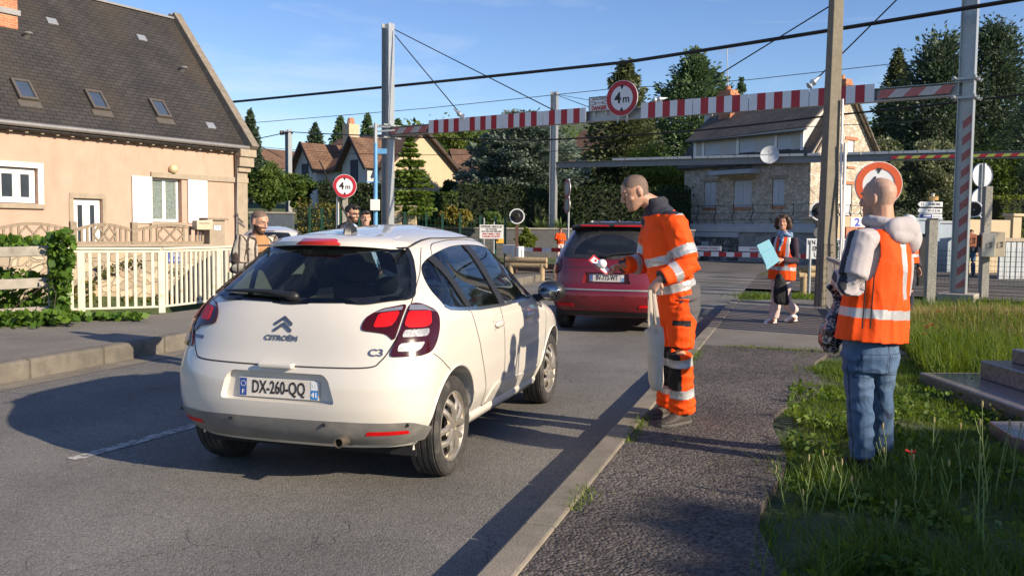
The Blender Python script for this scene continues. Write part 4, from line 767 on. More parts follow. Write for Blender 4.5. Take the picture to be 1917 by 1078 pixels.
# ---- far grey post at left, with insulators
def simple_hpost(label, px, Y, pyt, wf=.3, group=None):
    p = P(px, 430, Y); p.z = 0; t = thing('catenary_post', label, 'post', p, 0, group); b = MB(); hpost(b, Vector((0, 0, -.3)), Vector((0, 0, ZAT(px, pyt, Y))), BD, BN, wf, wf); b.build('shaft', MT['galv'], t); return t, p
t, pL = simple_hpost('slim grey steel post with black insulators left of the gantry', 541, 56, 243)
zi = ZAT(524, 249, 56); b = MB(); ins = P(524, 249, 56) - pL; b.tube([ins, ins + Vector((.8, 0, 0))], .05, 8); b.lathe([(.05, 0), (.16, .02), (.1, .08), (.16, .12), (.1, .2), (.16, .24), (.05, .3)], 12, ins, (1, 0, 0)); b.build('insulator', MT['black'], t)
# ---- blue lamp standard
bpz = P(703, 430, 28.); bpz.z = 0; t = thing('street_lamp', 'slim sky blue painted pole with a small white box', 'pole', bpz); MT['skyblue'] = mat('sky_blue_paint', (.12, .33, .6), .45, 0, .08, 5)
zt2 = ZAT(703, 268, 28); b = MB(); b.cyl((0, 0, 0), (0, 0, zt2), .075, .06, 12); k = b.build('shaft', MT['skyblue'], t, smooth=40); b = MB(); b.beam((0, 0, zt2 - .25), (.35, .0, zt2 - .25), .05, .16); b.beam((-.28, 0, zt2 - 1.2), (.1, 0, zt2 - 1.2), .04, .04); b.build('bracket', MT['skyblue'], t)
b = MB(); b.cyl((0, 0, zt2), (0, 0, zt2 + .62), .06, .05, 10); b.beam((-.2, 0, zt2 + .5), (.45, 0, zt2 + .5), .05, .05); b.beam((-.05, 0, zt2 + .35), (.6, 0, zt2 + .4), .04, .05); b.build('grey_extension', MT['galv'], t)
b = MB(); b.box((0, -.1, ZAT(703, 384, 28)), (.28, .16, .34)); b.build('junction_box', MT['pvc'], t, bevel=.01)
# ---- left 4 m sign on its concrete post
sp = P(646, 430, 25.5); sp.z = 0; t = thing('height_limit_sign', 'red ringed four metre limit disc on a concrete post left of the road', 'road sign', sp); nl = Vector((.12, -1, 0)).normalized()
disc4m(t, Vector((0, 0, ZAT(646, 349, 25.5))) + nl * .12, nl, .33); b = MB(); b.box((0, .02, 1.3), (.14, .1, 3.3)); b.build('post', MT['concrete'], t)
q = P(632, 430, 25.8) - sp; q.z = 0; b = MB(); b.cyl(q, q + Vector((0, 0, 1.9 + .6)), .045, .04); bt = thing('marker_post', 'thin pale post beside the left four metre disc', 'post', sp); b.build('shaft', MT['pvc'], bt)
# ---- right 4 m sign behind the grey man's head
sp = P(1640, 430, 13.6); sp.z = 0; t = thing('height_limit_sign', 'large orange red ringed limit disc behind the shaved head of the man in grey', 'road sign', sp); nr_ = Vector((-.12, -1, 0)).normalized()
zc = ZAT(1640, 346, 13.6); disc4m(t, Vector((0, 0, zc)) + nr_ * .05, nr_, .345, ring=.68, red=mat('orange_red_ring', (.62, .1, .03), .45)); b = MB(); b.cyl((0, 0, 0), (0, 0, zc + .2), .03); b.build('post', MT['galv'], t)
# ---- old concrete pole and the clutter round its foot
pb = P(1548, 430, 17.0); pb.z = 0; tp_ = P(1568, -60, 17.2) - pb; t = thing('concrete_pole', 'tall leaning square concrete pole at the pavement edge', 'pole', pb)
b = MB(); xx, yy, d_ = frame(tp_, (0, 1, 0)); ang = rad(14); X1 = xx * math.cos(ang) + yy * math.sin(ang); Y1 = -xx * math.sin(ang) + yy * math.cos(ang)
def sq(c, w_, h_): return [c + X1 * (i * w_ / 2) + Y1 * (j * h_ / 2) for i, j in ((-1, -1), (1, -1), (1, 1), (-1, 1))]
b.loft([sq(Vector((0, 0, -.1)), .31, .26), sq(tp_ * .5, .25, .22), sq(tp_, .2, .18)]); b.build('shaft', MT['concpole'], t, bevel=.012)
b = MB(); e0 = Vector((.17, -.2, 0)); b.tube([e0 + Vector((0, 0, 0)), e0 + Vector((.03, 0, 1.5)), tp_ * .42 + Vector((.16, -.13, 0)), tp_ * .62 + Vector((.15, -.12, 0))], .022, 8); b.tube([Vector((.28, -.1, 0)), Vector((.26, -.08, 3.2))], .03, 8); b.build('conduit', MT['pvc'], t, smooth=50)
# pale vertical slat fence from the pole towards the camera
fa, fb_ = P(1554, 430, 16.4), P(1604, 430, 11.6); fa.z = fb_.z = .1; sf = thing('slat_fence', 'pale vertical slat fence from the concrete pole to behind the man in grey', 'fence', fa); L_ = (fb_ - fa).length; d_ = (fb_ - fa).normalized(); an = math.atan2(d_.y, d_.x)
b = MB(); b.box(d_ * L_ / 2 + Vector((0, 0, .96)), (L_, .1, .05), an); b.build('top_rail', MT['concrete'], sf, bevel=.006); b = MB(); b.box(d_ * L_ / 2 + Vector((0, 0, .08)), (L_, .06, .05), an); b.build('bottom_rail', MT['concrete'], sf)
for i in range(int(L_ / .28)):
    b = MB(); b.box(d_ * (.09 + i * .28) + Vector((0, 0, .51)), (.16, .035, .85), an); b.build('slat', MT['railpaint'], sf)
# wire mesh fence and green posts round the pole
fa2 = P(1530, 430, 16.2); fa2.z = .08; wf_ = thing('wire_fence', 'thin green wire mesh fence across the foot of the concrete pole', 'fence', fa2); e_ = P(1604, 430, 18.0) - fa2; e_.z = 0
b = MB()
for i in range(13): q = e_ * (i / 12); b.cyl(q, q + Vector((0, 0, 1.25)), .004, n=4)
for z in np.arange(.1, 1.3, .14): b.cyl(Vector((0, 0, z)), e_ + Vector((0, 0, z)), .004, n=4)
b.build('mesh', MT['black'], wf_)
for px, Y in ((1566, 17.2), (1604, 18.)):
    q = P(px, 430, Y) - fa2; q.z = 0; b = MB(); b.box(q + Vector((0, 0, .62)), (.06, .06, 1.3)); b.build('post', MT['darkgreen'], wf_)
# ---- UN TRAIN PEUT EN CACHER UN AUTRE board
c = P(1547, 466, 22.); ts_ = thing('warning_board', 'white railway warning board half hidden behind the concrete pole', 'sign', (c.x, c.y, 0)); n_ = Vector((-.1, -1, 0)).normalized(); x_ = Vector((0, 0, 1)).cross(n_).normalized(); wB, hB = .96, .5
b = MB(); o_ = Vector((0, 0, c.z)); b.prism([o_ + x_ * (i * wB / 2) + Vector((0, 0, j * hB / 2)) for i, j in ((-1, -1), (1, -1), (1, 1), (-1, 1))], n_ * .02); k = b.build('board', MT['signwhite'], ts_, bevel=.008)
b = MB()
for s_, zz in (('UN TRAIN PEUT', .15), ('EN CACHER', 0), ('UN AUTRE', -.15)): b.text(s_, .155, o_ + n_ * .022 + Vector((0, 0, zz)), x_, (0, 0, 1), sx=.8, bold=.004)
b.build('lettering', MT['textblack'], k); b = MB(); b.cyl(Vector((-.38, .03, 0)), Vector((-.38, .03, c.z + .2)), .03); b.cyl(Vector((.3, .03, 0)), Vector((.3, .03, c.z + .2)), .03); b.build('stand', MT['galv'], ts_)
# ---- crossing signals and half barriers
def signal(label, px, py, Y, R, two=False):
    c = P(px, py, Y); t = thing('crossing_signal', label, 'signal', (c.x, c.y, 0), 0, 'flashing signals at the level crossing'); n = Vector((-.12, -1, 0)).normalized(); o = Vector((0, 0, c.z))
    b = MB(); b.cyl(o, o + n * .03, R * .93, n=32); k = b.build('target', MT['black'], t, smooth=30); b = MB(); b.lathe([(R * .86, .032), (R * .86, .045), (R, .045), (R, -.01), (R * .93, -.01)], 32, o, n); b.build('white_rim', MT['signwhite'], k, smooth=30)
    b = MB(); x = Vector((0, 0, 1)).cross(n).normalized(); z = Vector((0, 0, 1)); r1 = R * .42
    rings = [[o + n * dd_ + x * (rr * math.cos(a)) + z * (rr * math.sin(a) + (.02 if dd_ > .1 else 0)) for a in np.linspace(rad(-20), rad(200), 14)] for dd_, rr in ((.03, r1), (.32, r1 * .9))]
    n0 = len(b.v); b.v += [tuple(v) for r_ in rings for v in r_]; b.f += [(i, i + 1, 15 + i, 14 + i) for i in range(13)]; b.m += [0] * 13
    kk = b.build('visor', mat('visor_grey', (.09, .085, .08), .5), k); so_ = kk.modifiers.new('s', 'SOLIDIFY'); so_.thickness = .012
    b = MB(); b.cyl(o + n * .03, o + n * .05, r1 * .8, n=20); b.build('lens', mat('dark_red_lens', (.06, .008, .008), .15), k)
    b = MB(); b.beam((0, .06, 0), (0, .06, c.z + .1), .14, .1, (0, 1, 0)); b.build('post', MT['rust'], t)
    if two: b = MB(); b.cyl(o - z * .75, o - z * .75 + n * .1, R * .6, n=24); b.build('bell', mat('bell_grey', (.14, .14, .14), .5), t, smooth=30)
    return t
signal('round black crossing signal with white rim left of the dark red car', 968, 405, 39, .335)
signal('round black crossing signal with white rim behind the concrete pole', 1535, 395, 31., .34, True)
def barrier(label, pa, pb_, Ya, Yb, n, boards, base_at):
    A = P(*pa, Ya); B = P(*pb_, Yb); t = thing('half_barrier', label, 'barrier', (A.x, A.y, 0), 0, 'red and white level crossing barriers'); A_ = Vector((0, 0, A.z)); B_ = B - Vector((A.x, A.y, 0)); d = (B_ - A_).normalized(); nn = Vector((d.y, -d.x, 0)); nn = nn if nn.y < 0 else -nn
    b = MB(); b.beam(A_, B_, .05, .16); arm = b.build('arm', MT['galv'], t); b = MB(); L_ = (B_ - A_).length; k = L_ / n
    for i in range(n):
        a, c = A_ + d * (i * k), A_ + d * ((i + 1) * k); b.prism([a + nn * .026 + Vector((0, 0, -.085)), c + nn * .026 + Vector((0, 0, -.085)), c + nn * .026 + Vector((0, 0, .085)), a + nn * .026 + Vector((0, 0, .085))], nn * .01, i % 2)
    b.build('arm_stripes', [MT['signwhite'], MT['fadedred'] if False else MT['signred']], arm)
    for f0_, f1_ in boards:
        a, c = A_ + d * (L_ * f0_), A_ + d * (L_ * f1_); b = MB(); b.prism([v + nn * .03 + Vector((0, 0, z)) for v, z in ((a, .13), (c, .13), (c, .3), (a, .3))], nn * .015); kk = b.build('board', MT['signwhite'], arm); b = MB(); b.text('BARRIERE CASSABLE', .11, (a + c) / 2 + nn * .048 + Vector((0, 0, .215)), d, (0, 0, 1), sx=.8); b.build('lettering', MT['textred'], kk)
    q = A_ if base_at == 0 else B_; q = Vector((q.x, q.y, 0)); s_ = -1 if base_at == 0 else 1; b = MB(); b.box(q + d * (s_ * .35) + Vector((0, 0, .35)), (.4, .4, .9), math.atan2(d.y, d.x)); b.build('drive_housing', MT['pvc'], t, bevel=.03)
    b = MB(); b.box(q + d * (s_ * .8) + Vector((0, 0, A.z if base_at == 0 else B_.z)), (.7, .08, .4), math.atan2(d.y, d.x)); b.build('counterweight', MT['pvc'], t, bevel=.02); return t
barrier('red and white barrier arm left of the dark red car', (982, 467), (1300, 471), 39, 34.5, 17, [], 0)
barrier('red and white barrier arm with white boards behind the woman', (1304, 475), (1532, 480), 34.4, 31.3, 15, [(.0, .22), (.37, .72)], 1)
# ---- DEFENSE ABSOLUE board
c = P(920, 434, 36.); t = thing('warning_board', 'white board of black and red lines forbidding touching the wires above the white car roof', 'sign', (c.x, c.y, 0)); n_ = Vector((-.1, -1, 0)).normalized(); x_ = Vector((0, 0, 1)).cross(n_).normalized(); o_ = Vector((0, 0, c.z)); wB, hB = .96, .56
b = MB(); b.prism([o_ + x_ * (i * wB / 2) + Vector((0, 0, j * hB / 2)) for i, j in ((-1, -1), (1, -1), (1, 1), (-1, 1))], n_ * .02); k = b.build('board', MT['white'], t, bevel=.01); b = MB()
for s_, zz, h_ in (('DEFENSE ABSOLUE', .2, .12), ('DE TOUCHER', .1, .085), ('AUX FILS ELECTRIQUES', .01, .09)): b.text(s_, h_, o_ + n_ * .022 + Vector((0, 0, zz)), x_, (0, 0, 1), sx=.85, bold=.003)
b.build('black_lettering', MT['textblack'], k); b = MB()
for s_, zz, h_ in (('MEME TOMBES A TERRE', -.09, .08), ('DANGER DE MORT', -.19, .1)): b.text(s_, h_, o_ + n_ * .022 + Vector((0, 0, zz)), x_, (0, 0, 1), sx=.85, bold=.003)
b.build('red_lettering', MT['textred'], k); b = MB(); b.cyl(Vector((-.3, .04, 0)), Vector((-.3, .04, c.z + .55)), .03); b.cyl(Vector((.1, .04, 0)), Vector((.1, .04, c.z + .4)), .03); b.build('stand', MT['galv'], t)
b = MB(); q = P(936, 450, 36.1) - Vector((c.x, c.y, 0)); b.box(q, (.3, .05, .22)); b.build('yellow_plate', mat('yellow_plate', (.7, .4, .05), .5), t)
# ---- edge-on round signs on a thin pole beyond the crossing
c = P(1064, 430, 42.); t = thing('road_sign', 'two stacked round road signs seen edge on beside the far gantry post', 'road sign', (c.x, c.y, 0)); b = MB(); b.cyl((0, 0, 0), (0, 0, ZAT(1064, 335, 42)), .05); b.build('post', MT['galv'], t)
for py in (353, 384):
    z_ = ZAT(1064, py, 42); n_ = Vector((-.95, -.28, 0)).normalized(); R_ = .43 if py == 353 else .4; b = MB(); o_ = Vector((-.06, -.06, z_)); b.cyl(o_, o_ + n_ * .03, R_, n=28); k = b.build('disc', MT['galv'], t, smooth=30); b = MB(); b.lathe([(R_ * .98, .031), (R_ * .98, .038), (R_ * .68, .038), (R_ * .68, .031)], 28, o_, n_); b.build('red_ring', MT['fadedred'], k)
# ---- direction signs
sp = P(1745, 430, 19.5); sp.z = 0; t = thing('direction_signpost', 'speckled concrete post with yellow route plate and three white direction arrows', 'signpost', sp); zt = ZAT(1745, 408, 19.5)
b = MB(); b.beam((0, 0, -.1), (0, 0, zt), .2, .15, (0, 1, 0)); b.build('post', MT['aggregate'], t, bevel=.012); b = MB(); b.cyl((-.02, -.02, zt - .1), (-.02, -.02, ZAT(1745, 362, 19.5)), .03); b.build('mast', MT['pvc'], t)
def arrow(px0, px1, py, h, m, nm):
    a, c = P(px0, py, 19.4) - sp, P(px1, py, 19.4) - sp; b = MB(); h /= 2; b.prism([a + Vector((0, 0, 0)), a + Vector((h * .9, 0, -h)), Vector((c.x, a.y, a.z - h)), Vector((c.x, a.y, a.z + h)), a + Vector((h * .9, 0, h))], (0, -.025, 0)); return b.build(nm, m, t, bevel=.006), a, c
k, a, c = arrow(1717, 1764, 382.5, .11, MT['signwhite'], 'arrow_panel'); b = MB(); b.text('17', .07, a + Vector((.1, -.028, 0)), (1, 0, 0), (0, 0, 1)); b.text('AMBOISE', .072, a + Vector((.36, -.028, 0)), (1, 0, 0), (0, 0, 1), sx=.9); b.build('lettering', MT['textblack'], k)
k, a, c = arrow(1716.5, 1763, 394.5, .10, MT['signwhite'], 'arrow_panel'); b = MB(); b.text('M O E N', .068, a + Vector((.36, -.028, 0)), (1, 0, 0), (0, 0, 1)); b.build('lettering', MT['textblack'], k)
k, a, c = arrow(1717, 1763, 404.5, .095, MT['signwhite'], 'arrow_panel'); b = MB(); b.prism([a + Vector((.03, -.026, 0)), a + Vector((.07, -.026, -.036)), a + Vector((.31, -.026, -.036)), a + Vector((.31, -.026, .036)), a + Vector((.07, -.026, .036))], (0, -.004, 0)); b.build('blue_field', MT['textblue'], k); b = MB(); b.prism([a + Vector((x, -.031, z)) for x, z in ((.12, -.008), (.28, -.008), (.28, .016), (.12, .016))], (0, -.003, 0)); b.build('white_line', MT['signwhite'], k); b = MB(); b.prism([a + Vector((x, -.027, z)) for x, z in ((.34, -.02), (.5, -.02), (.5, .016), (.34, .016))], (0, -.003, 0)); b.build('grey_field', MT['greyshutter'], k)
c = P(1748, 371.5, 19.4) - sp; b = MB(); b.box(c, (.2, .025, .085)); k = b.build('route_plate', mat('route_yellow', (.75, .4, .06), .5), t, bevel=.01); b = MB(); b.text('D 123', .06, c + Vector((0, -.015, 0)), (1, 0, 0), (0, 0, 1)); b.build('lettering', MT['pvc'], k)
# ---- backs of round signs, concrete post with cabinets
sp = P(1838, 430, 26.); sp.z = 0; t = thing('road_sign', 'pale backs of two round signs and a lamp on a grey post', 'road sign', sp); b = MB(); b.cyl((0, 0, 0), (0, 0, ZAT(1838, 306, 26)), .045, n=12); b.build('post', MT['galv'], t)
n_ = Vector((-.25, 1, 0)).normalized(); MT['signback'] = mat('sign_back', (.5, .52, .54), .3, .6, .06, 3)
for py, R_ in ((328, .33), (374, .33)):
    o_ = Vector((-.02, .07, ZAT(1838, py, 26))); b = MB(); b.cyl(o_, o_ + n_ * .025, R_, n=32); b.lathe([(R_, .0), (R_ + .02, -.03), (R_ + .02, .03), (R_, .025)], 32, o_, n_); b.build('disc', MT['signback'], t, smooth=30)
o_ = P(1823, 392, 25.7) - sp; n2 = Vector((-.7, -.7, -.1)).normalized(); b = MB(); b.cyl(o_, o_ - n2 * .25, .2, .12, n=20); b.build('lamp_housing', MT['blackplastic'], t, smooth=40); b = MB(); b.lathe([(.2, 0), (.23, .01), (.23, -.04), (.2, -.04)], 24, o_, n2); b.tube([o_, o_ + Vector((.35, .1, -.3)), (0, 0, o_.z - .4)], .02, 6); b.build('lamp_rim', MT['signwhite'], t)
sp = P(1846, 430, 22.); sp.z = 0; t = thing('cable_post', 'rough square concrete post carrying two grey cabinets beside the track', 'post', sp); b = MB(); b.beam((0, 0, -.1), (0, 0, ZAT(1846, 349, 22)), .18, .15, (0, 1, 0)); b.build('shaft', MT['aggregate'], t, bevel=.01)
MT['cabinet'] = mat('grey_cabinet', (.36, .36, .32), .5, 0, .08, 4)
for px0, px1, py0, py1, m_ in ((1841, 1862, 436, 481, MT['cabinet']), (1863, 1881, 434, 481, mat('beige_cabinet', (.55, .46, .33), .5, 0, .08, 4)), (1813, 1828, 438, 462, MT['brownframe'])):
    a, c = P(px0, py0, 21.7) - sp, P(px1, py1, 21.7) - sp; b = MB(); b.box(((a.x + c.x) / 2, a.y + .1, (a.z + c.z) / 2), (abs(a.x - c.x), .3, abs(a.z - c.z)), rad(-14)); k = b.build('cabinet', m_, t, bevel=.012); b = MB(); b.tube([Vector(((a.x + c.x) / 2 + dx_, a.y - .07, (a.z + c.z) / 2 + dz_)) for dx_, dz_ in ((.03, .06), (-.03, .06), (-.03, -.06), (.03, -.06))], .008, 5, closed=True, caps=False); b.build('handle', MT['black'], k)
b = MB(); a, c = P(1828, 440, 21.8) - sp, P(1842, 462, 21.8) - sp; b.box(((a.x + c.x) / 2, a.y + .05, (a.z + c.z) / 2), (abs(a.x - c.x), .2, abs(a.z - c.z))); b.build('junction_box', MT['blackplastic'], t)
# ---- green mesh fence along the far side of the track at right
fa = P(1600, 430, 28.); fa.z = 0; fe = P(1990, 430, 25.); fe.z = 0; mf = thing('mesh_fence', 'dark green welded mesh fence along the track on the right', 'fence', fa); e_ = fe - fa; b = MB(); L_ = e_.length; zt = 1.15
for i in range(int(L_ / .1)): q = e_ * (i * .1 / L_); b.cyl(q, q + Vector((0, 0, zt)), .0035, n=3, caps=False)
for z in np.arange(.05, zt + .01, .14): b.cyl(Vector((0, 0, z)), e_ + Vector((0, 0, z)), .005, n=4)
b.build('mesh', MT['darkgreen'], mf)
for k in np.arange(0, L_, 1.6):
    q = e_ * (k / L_); b = MB(); b.box(q + Vector((0, 0, .65)), (.06, .06, 1.35)); b.build('post', MT['darkgreen'], mf)
q = P(1728, 430, 26.5) - fa; b = MB(); b.box((q.x, q.y, .75), (.2, .16, 1.55)); b.build('gate_post', MT['black'], mf)
# white caravan-like panel and bench seen behind the fence
# ---- green fence far left behind the crossing
fa = P(578, 430, 45.); fa.z = 1.0; fe = P(948, 430, 44.); fe.z = .6; mf = thing('mesh_fence', 'green mesh fence with tall posts in front of the hedges', 'fence', fa); e_ = fe - fa; L_ = e_.length; b = MB()
for i in range(int(L_ / .2)): q = e_ * (i * .2 / L_); b.cyl(q + Vector((0, 0, -1.2)), q + Vector((0, 0, 1.4)), .006, n=3, caps=False)
for z in np.arange(-.8, 1.45, .25): b.cyl(Vector((0, 0, z)), e_ + Vector((0, 0, z)), .008, n=3)
b.build('mesh', MT['darkgreen'], mf)
for px in (580, 603, 638, 674, 760, 800, 830, 863, 900, 928, 946):
    u = (px - 578) / 370; q = e_ * u; b = MB(); b.box(q + Vector((0, 0, .1)), (.1, .1, 2.9)); b.build('post', MT['darkgreen'], mf)
# low dark retaining wall and slate grey boards
def plainwall(label, pa, pb_, Ya, Yb, zt0, m, name='retaining_wall', z0=-.3, th=.3):
    A, B = P(pa, 430, Ya), P(pb_, 430, Yb); A.z = B.z = 0; W = Wall(A, B - A, Vector(((B - A).y, -(B - A).x, 0)).normalized()); t = thing(name, label, 'wall' if 'wall' in name else 'fence', W.A); L_ = (B - A).length; b = MB(); W.rect(b, 0, L_, z0, zt0, -th, 0); b.build('panel', m, t); b = MB(); W.rect(b, -.05, L_ + .05, zt0, zt0 + .08, -th - .05, .05); b.build('coping', MT['concrete'], t); return t
plainwall('low dark grey retaining wall below the planted bank', 760, 1300, 47.2, 47.2, 1.55, mat('dark_grey_wall', (.1, .1, .1), .9, 0, .2, 3))
fw = plainwall('slate grey boarded garden fence behind the white hatchback', 468, 548, 45, 45, 2.2, mat('slate_boards', (.09, .11, .13), .6, 0, .15, 4), 'board_fence')
for px, lab in ((745, 'left of a pair of cream gate pillars below the layered cedar'), (772, 'right of a pair of cream gate pillars below the layered cedar')):
    c = P(px, 430, 46); t = thing('gate_pillar', lab, 'pillar', (c.x, c.y, 0)); b = MB(); b.box((0, 0, 1.35), (.42, .42, 2.5)); b.build('shaft', MT['cream'], t, bevel=.02); b = MB(); b.box((0, 0, 2.65), (.52, .52, .1)); b.build('cap', MT['stonetrim'], t)
c = P(758, 430, 46.2); t = thing('metal_gate', 'flat grey gate between the cream pillars', 'gate', (c.x, c.y, 0)); b = MB(); b.box((0, 0, 1.25), (.62, .06, 2.0)); b.build('leaf', MT['greyrender'], t, bevel=.01); b = MB(); b.box((0, -.035, 1.9), (.55, .02, .06)); b.box((0, -.035, .7), (.55, .02, .06)); b.build('brace', MT['galv'], t)
# rustic log rails
def logrung(label, px, py, Y, L_, ang):
    c = P(px, py, Y); t = thing('log_rail', label, 'rail', (c.x, c.y, 0), ang, 'rustic log rails by the crossing'); b = MB(); b.cyl((-L_ / 2, 0, .62), (L_ / 2, 0, .62), .09, .085, 10); b.cyl((-L_ / 2, 0, .46), (L_ / 2, 0, .46), .08, .08, 10); b.build('log', MT['wood'], t, smooth=40)
    for s_ in (-1, 1): b = MB(); b.cyl((s_ * (L_ / 2 - .15), 0, -.05), (s_ * (L_ / 2 - .15), 0, .5), .085, n=10); b.build('leg', MT['wood'], t, smooth=40)
logrung('rustic log rail on the left verge before the track, near the dark red car', 985, 500, 27., 1.3, rad(-20)); logrung('rustic log rail on the right verge beside the concrete pole', 1520, 527, 22.5, .75, rad(10))
# ---- cables
def cable(label, pts, r, group='overhead cables', sag=0, name='cable', m=None, n=6):
    pts = [Vector(p) for p in pts]
    if 'guy' not in label and 'far gantry' not in label and 'service' not in label: pts = [pts[0] + (pts[0] - pts[1]).normalized() * 14] + pts + [pts[-1] + (pts[-1] - pts[-2]).normalized() * 16]
    o = pts[0].copy(); full = []
    for a, c in zip(pts, pts[1:]):
        for k in range(8): full.append(a.lerp(c, k / 8) - Vector((0, 0, sag * 4 * (k / 8) * (1 - k / 8))))
    full.append(pts[-1]); b = MB(); b.tube([p - o for p in full], r, n); ob = b.build(name, m or MT['black'], smooth=60); ob.location = o; return tag(ob, label, 'cable', group)
cable('thick black sheathed cable sloping across the whole sky', [P(405, 194, 40), P(1170, 117, 27.3), P(1960, -9, 19.6)], .052, sag=.02)
for i, k in enumerate(np.linspace(.04, .97, 26)):
    pass
cable('black cable crossing below the striped beam from the slim left post', [P(470, 262, 58), P(541, 247, 56), P(720, 255, 34), P(1000, 263, 31), P(1280, 247, 28.), P(1560, 216, 25.4), P(1960, 172, 22.)], .028, sag=.02)
cable('thin wire high above the striped beam across the sky', [P(440, 233, 60), P(800, 203, 58), P(1143, 167, 52), P(1400, 150, 50), P(1960, 88, 45)], .02)
cable('thin dark wire low across the crossing in front of the cedar', [P(440, 270, 60), P(720, 290, 52), P(1100, 280, 46), P(1500, 238, 42), P(1960, 205, 40)], .018, sag=.1)
cable('guy wire from the left gantry post top down to the left striped board', [P(739, 66, 32.2), P(868, 221, 30.2)], .018)
cable('guy wire from the left gantry post top down to the middle of the beam', [P(739, 56, 32.2), P(1035, 206, 28)], .018)
cable('guy wire rising to the right from the middle of the beam', [P(1335, 147, 26), P(1560, 8, 23.5)], .018)
cable('guy wire rising to the right behind the concrete pole', [P(1530, 147, 24.), P(1685, -6, 22.5)], .018)
cable('short wire from the far gantry post top to the danger plate', [P(1036, 176, 48.4), P(1108, 203, 34)], .016)
cable('wire from the far gantry post top over the blue cedar', [P(1036, 176, 48.4), P(1150, 196, 40), P(1300, 236, 33)], .014)
cable('service wire from the corner of the peach house to the slim left post', [P(455, 256, 33), P(528, 296, 55)], .02)
for i, (a, c, Y) in enumerate((((868, 221), (852, 206), 30.1), ((1512, 164), (1532, 146), 24), ((1222, 188), (1275, 180), 27.2))):
    A, B = P(*a, Y), P(*c, Y); b = MB(); xx, yy, dd_ = frame(B - A); b.lathe([(.02, 0), (.11, .05), (.06, .12), (.1, .2), (.05, .28), (.02, .45)], 10, (0, 0, 0), B - A); ob = b.build('insulator', MT['signback'], smooth=50); ob.location = A; tag(ob, ['grey strain insulator above the left striped board', 'grey strain insulator above the right striped board beside the concrete pole', 'grey strain insulator on the beam right of the four metre disc'][i], 'insulator')
# ================================================================ cars
def smooth_tab(tab, zs, k=5, it=3):
    z, v = zip(*tab); y = np.interp(zs, z, v)
    for _ in range(it):
        p = np.pad(y, k, mode='edge'); p[:k] = 2 * y[0] - y[k:0:-1]; p[-k:] = 2 * y[-1] - y[-2:-k - 2:-1]
        y = np.convolve(p, np.ones(2 * k + 1) / (2 * k + 1), 'valid')
    return y
class Body:
    def __init__(s, T, z0, z1, nr=3.0, nf=2.6, nz=240, k=4, nt=None):
        s.zs = np.linspace(z0, z1, nz); s.z0, s.z1 = z0, z1; s.nr, s.nf = nr, nf; s.nt = nt
        for key in ('xr', 'xf', 'w', 'rc', 'fc'): setattr(s, key, smooth_tab(T[key], s.zs, k))
    def nrz(s, z): return s.nr if s.nt is None else float(np.interp(z, [.92, 1.3], [s.nr, s.nt]))
    def prm(s, z): return [float(np.interp(z, s.zs, a)) for a in (s.xr, s.xf, s.w, s.rc, s.fc)]
    def half(s, z, off=0., n=64):      # half outline (right side y<0) from rear centre to front centre
        xr, xf, w, rc, fc = s.prm(z); t = np.linspace(0, math.pi / 2, n)
        nr = s.nrz(z); y1 = w * np.sin(t) ** (2 / nr); x1 = xr + rc * (1 - np.cos(t) ** (2 / nr))
        y2 = w * np.cos(t) ** (2 / s.nf); x2 = xf - fc * (1 - np.sin(t) ** (2 / s.nf))
        m = np.linspace(xr + rc, xf - fc, 26)[1:-1]
        X = np.concatenate([x1, m, x2]); Y = np.concatenate([y1, np.full(24, w), y2])
        L = xf - xr; u = np.clip((X - xr) / L, 0, 1)
        Y = Y * (1 - .05 * np.clip((.35 - u) / .35, 0, 1) ** 2 - .07 * np.clip((u - .68) / .32, 0, 1) ** 2)
        if off:
            dx = np.gradient(X); dy = np.gradient(Y); l = np.hypot(dx, dy) + 1e-9; X = X - off * dy / l; Y = Y + off * dx / l; Y[0] = 0; Y[-1] = 0
        return X, -Y
    def shell(s, zs=None, inset=0., zmax=None, ztop=None):
        rings = []
        for z in (zs if zs is not None else np.concatenate([np.linspace(s.z0, s.z1 - .2, 36), np.linspace(s.z1 - .2, s.z1, 26)[1:]])):
            X, Y = s.half(z, -inset); idx = np.r_[np.arange(0, 64, 2), np.arange(64, 88, 2), np.arange(88, 152, 2), 151]
            X, Y = X[idx], Y[idx]; zz = z
            ring = [Vector((x, y, zz)) for x, y in zip(X, Y)] + [Vector((x, -y, zz)) for x, y in list(zip(X, Y))[-2:0:-1]]
            rings.append(ring)
        b = MB(); b.loft(rings); return b
    def S(s, a, z, off=0., side=-1):    # arclength a from the rear centre line, signed: + = right side
        X, Y = s.half(z, off); l = np.concatenate([[0], np.cumsum(np.hypot(np.diff(X), np.diff(Y)))]); aa = abs(a)
        x = float(np.interp(aa, l, X)); y = float(np.interp(aa, l, Y)); return Vector((x, y if a >= 0 else -y, z))
    def SX(s, x, z, off=0., sgn=1):     # side surface by length position; sgn +1 right, -1 left
        X, Y = s.half(z, off); i0 = 40; y = float(np.interp(x, X[:], Y[:])); return Vector((x, y * sgn, z))
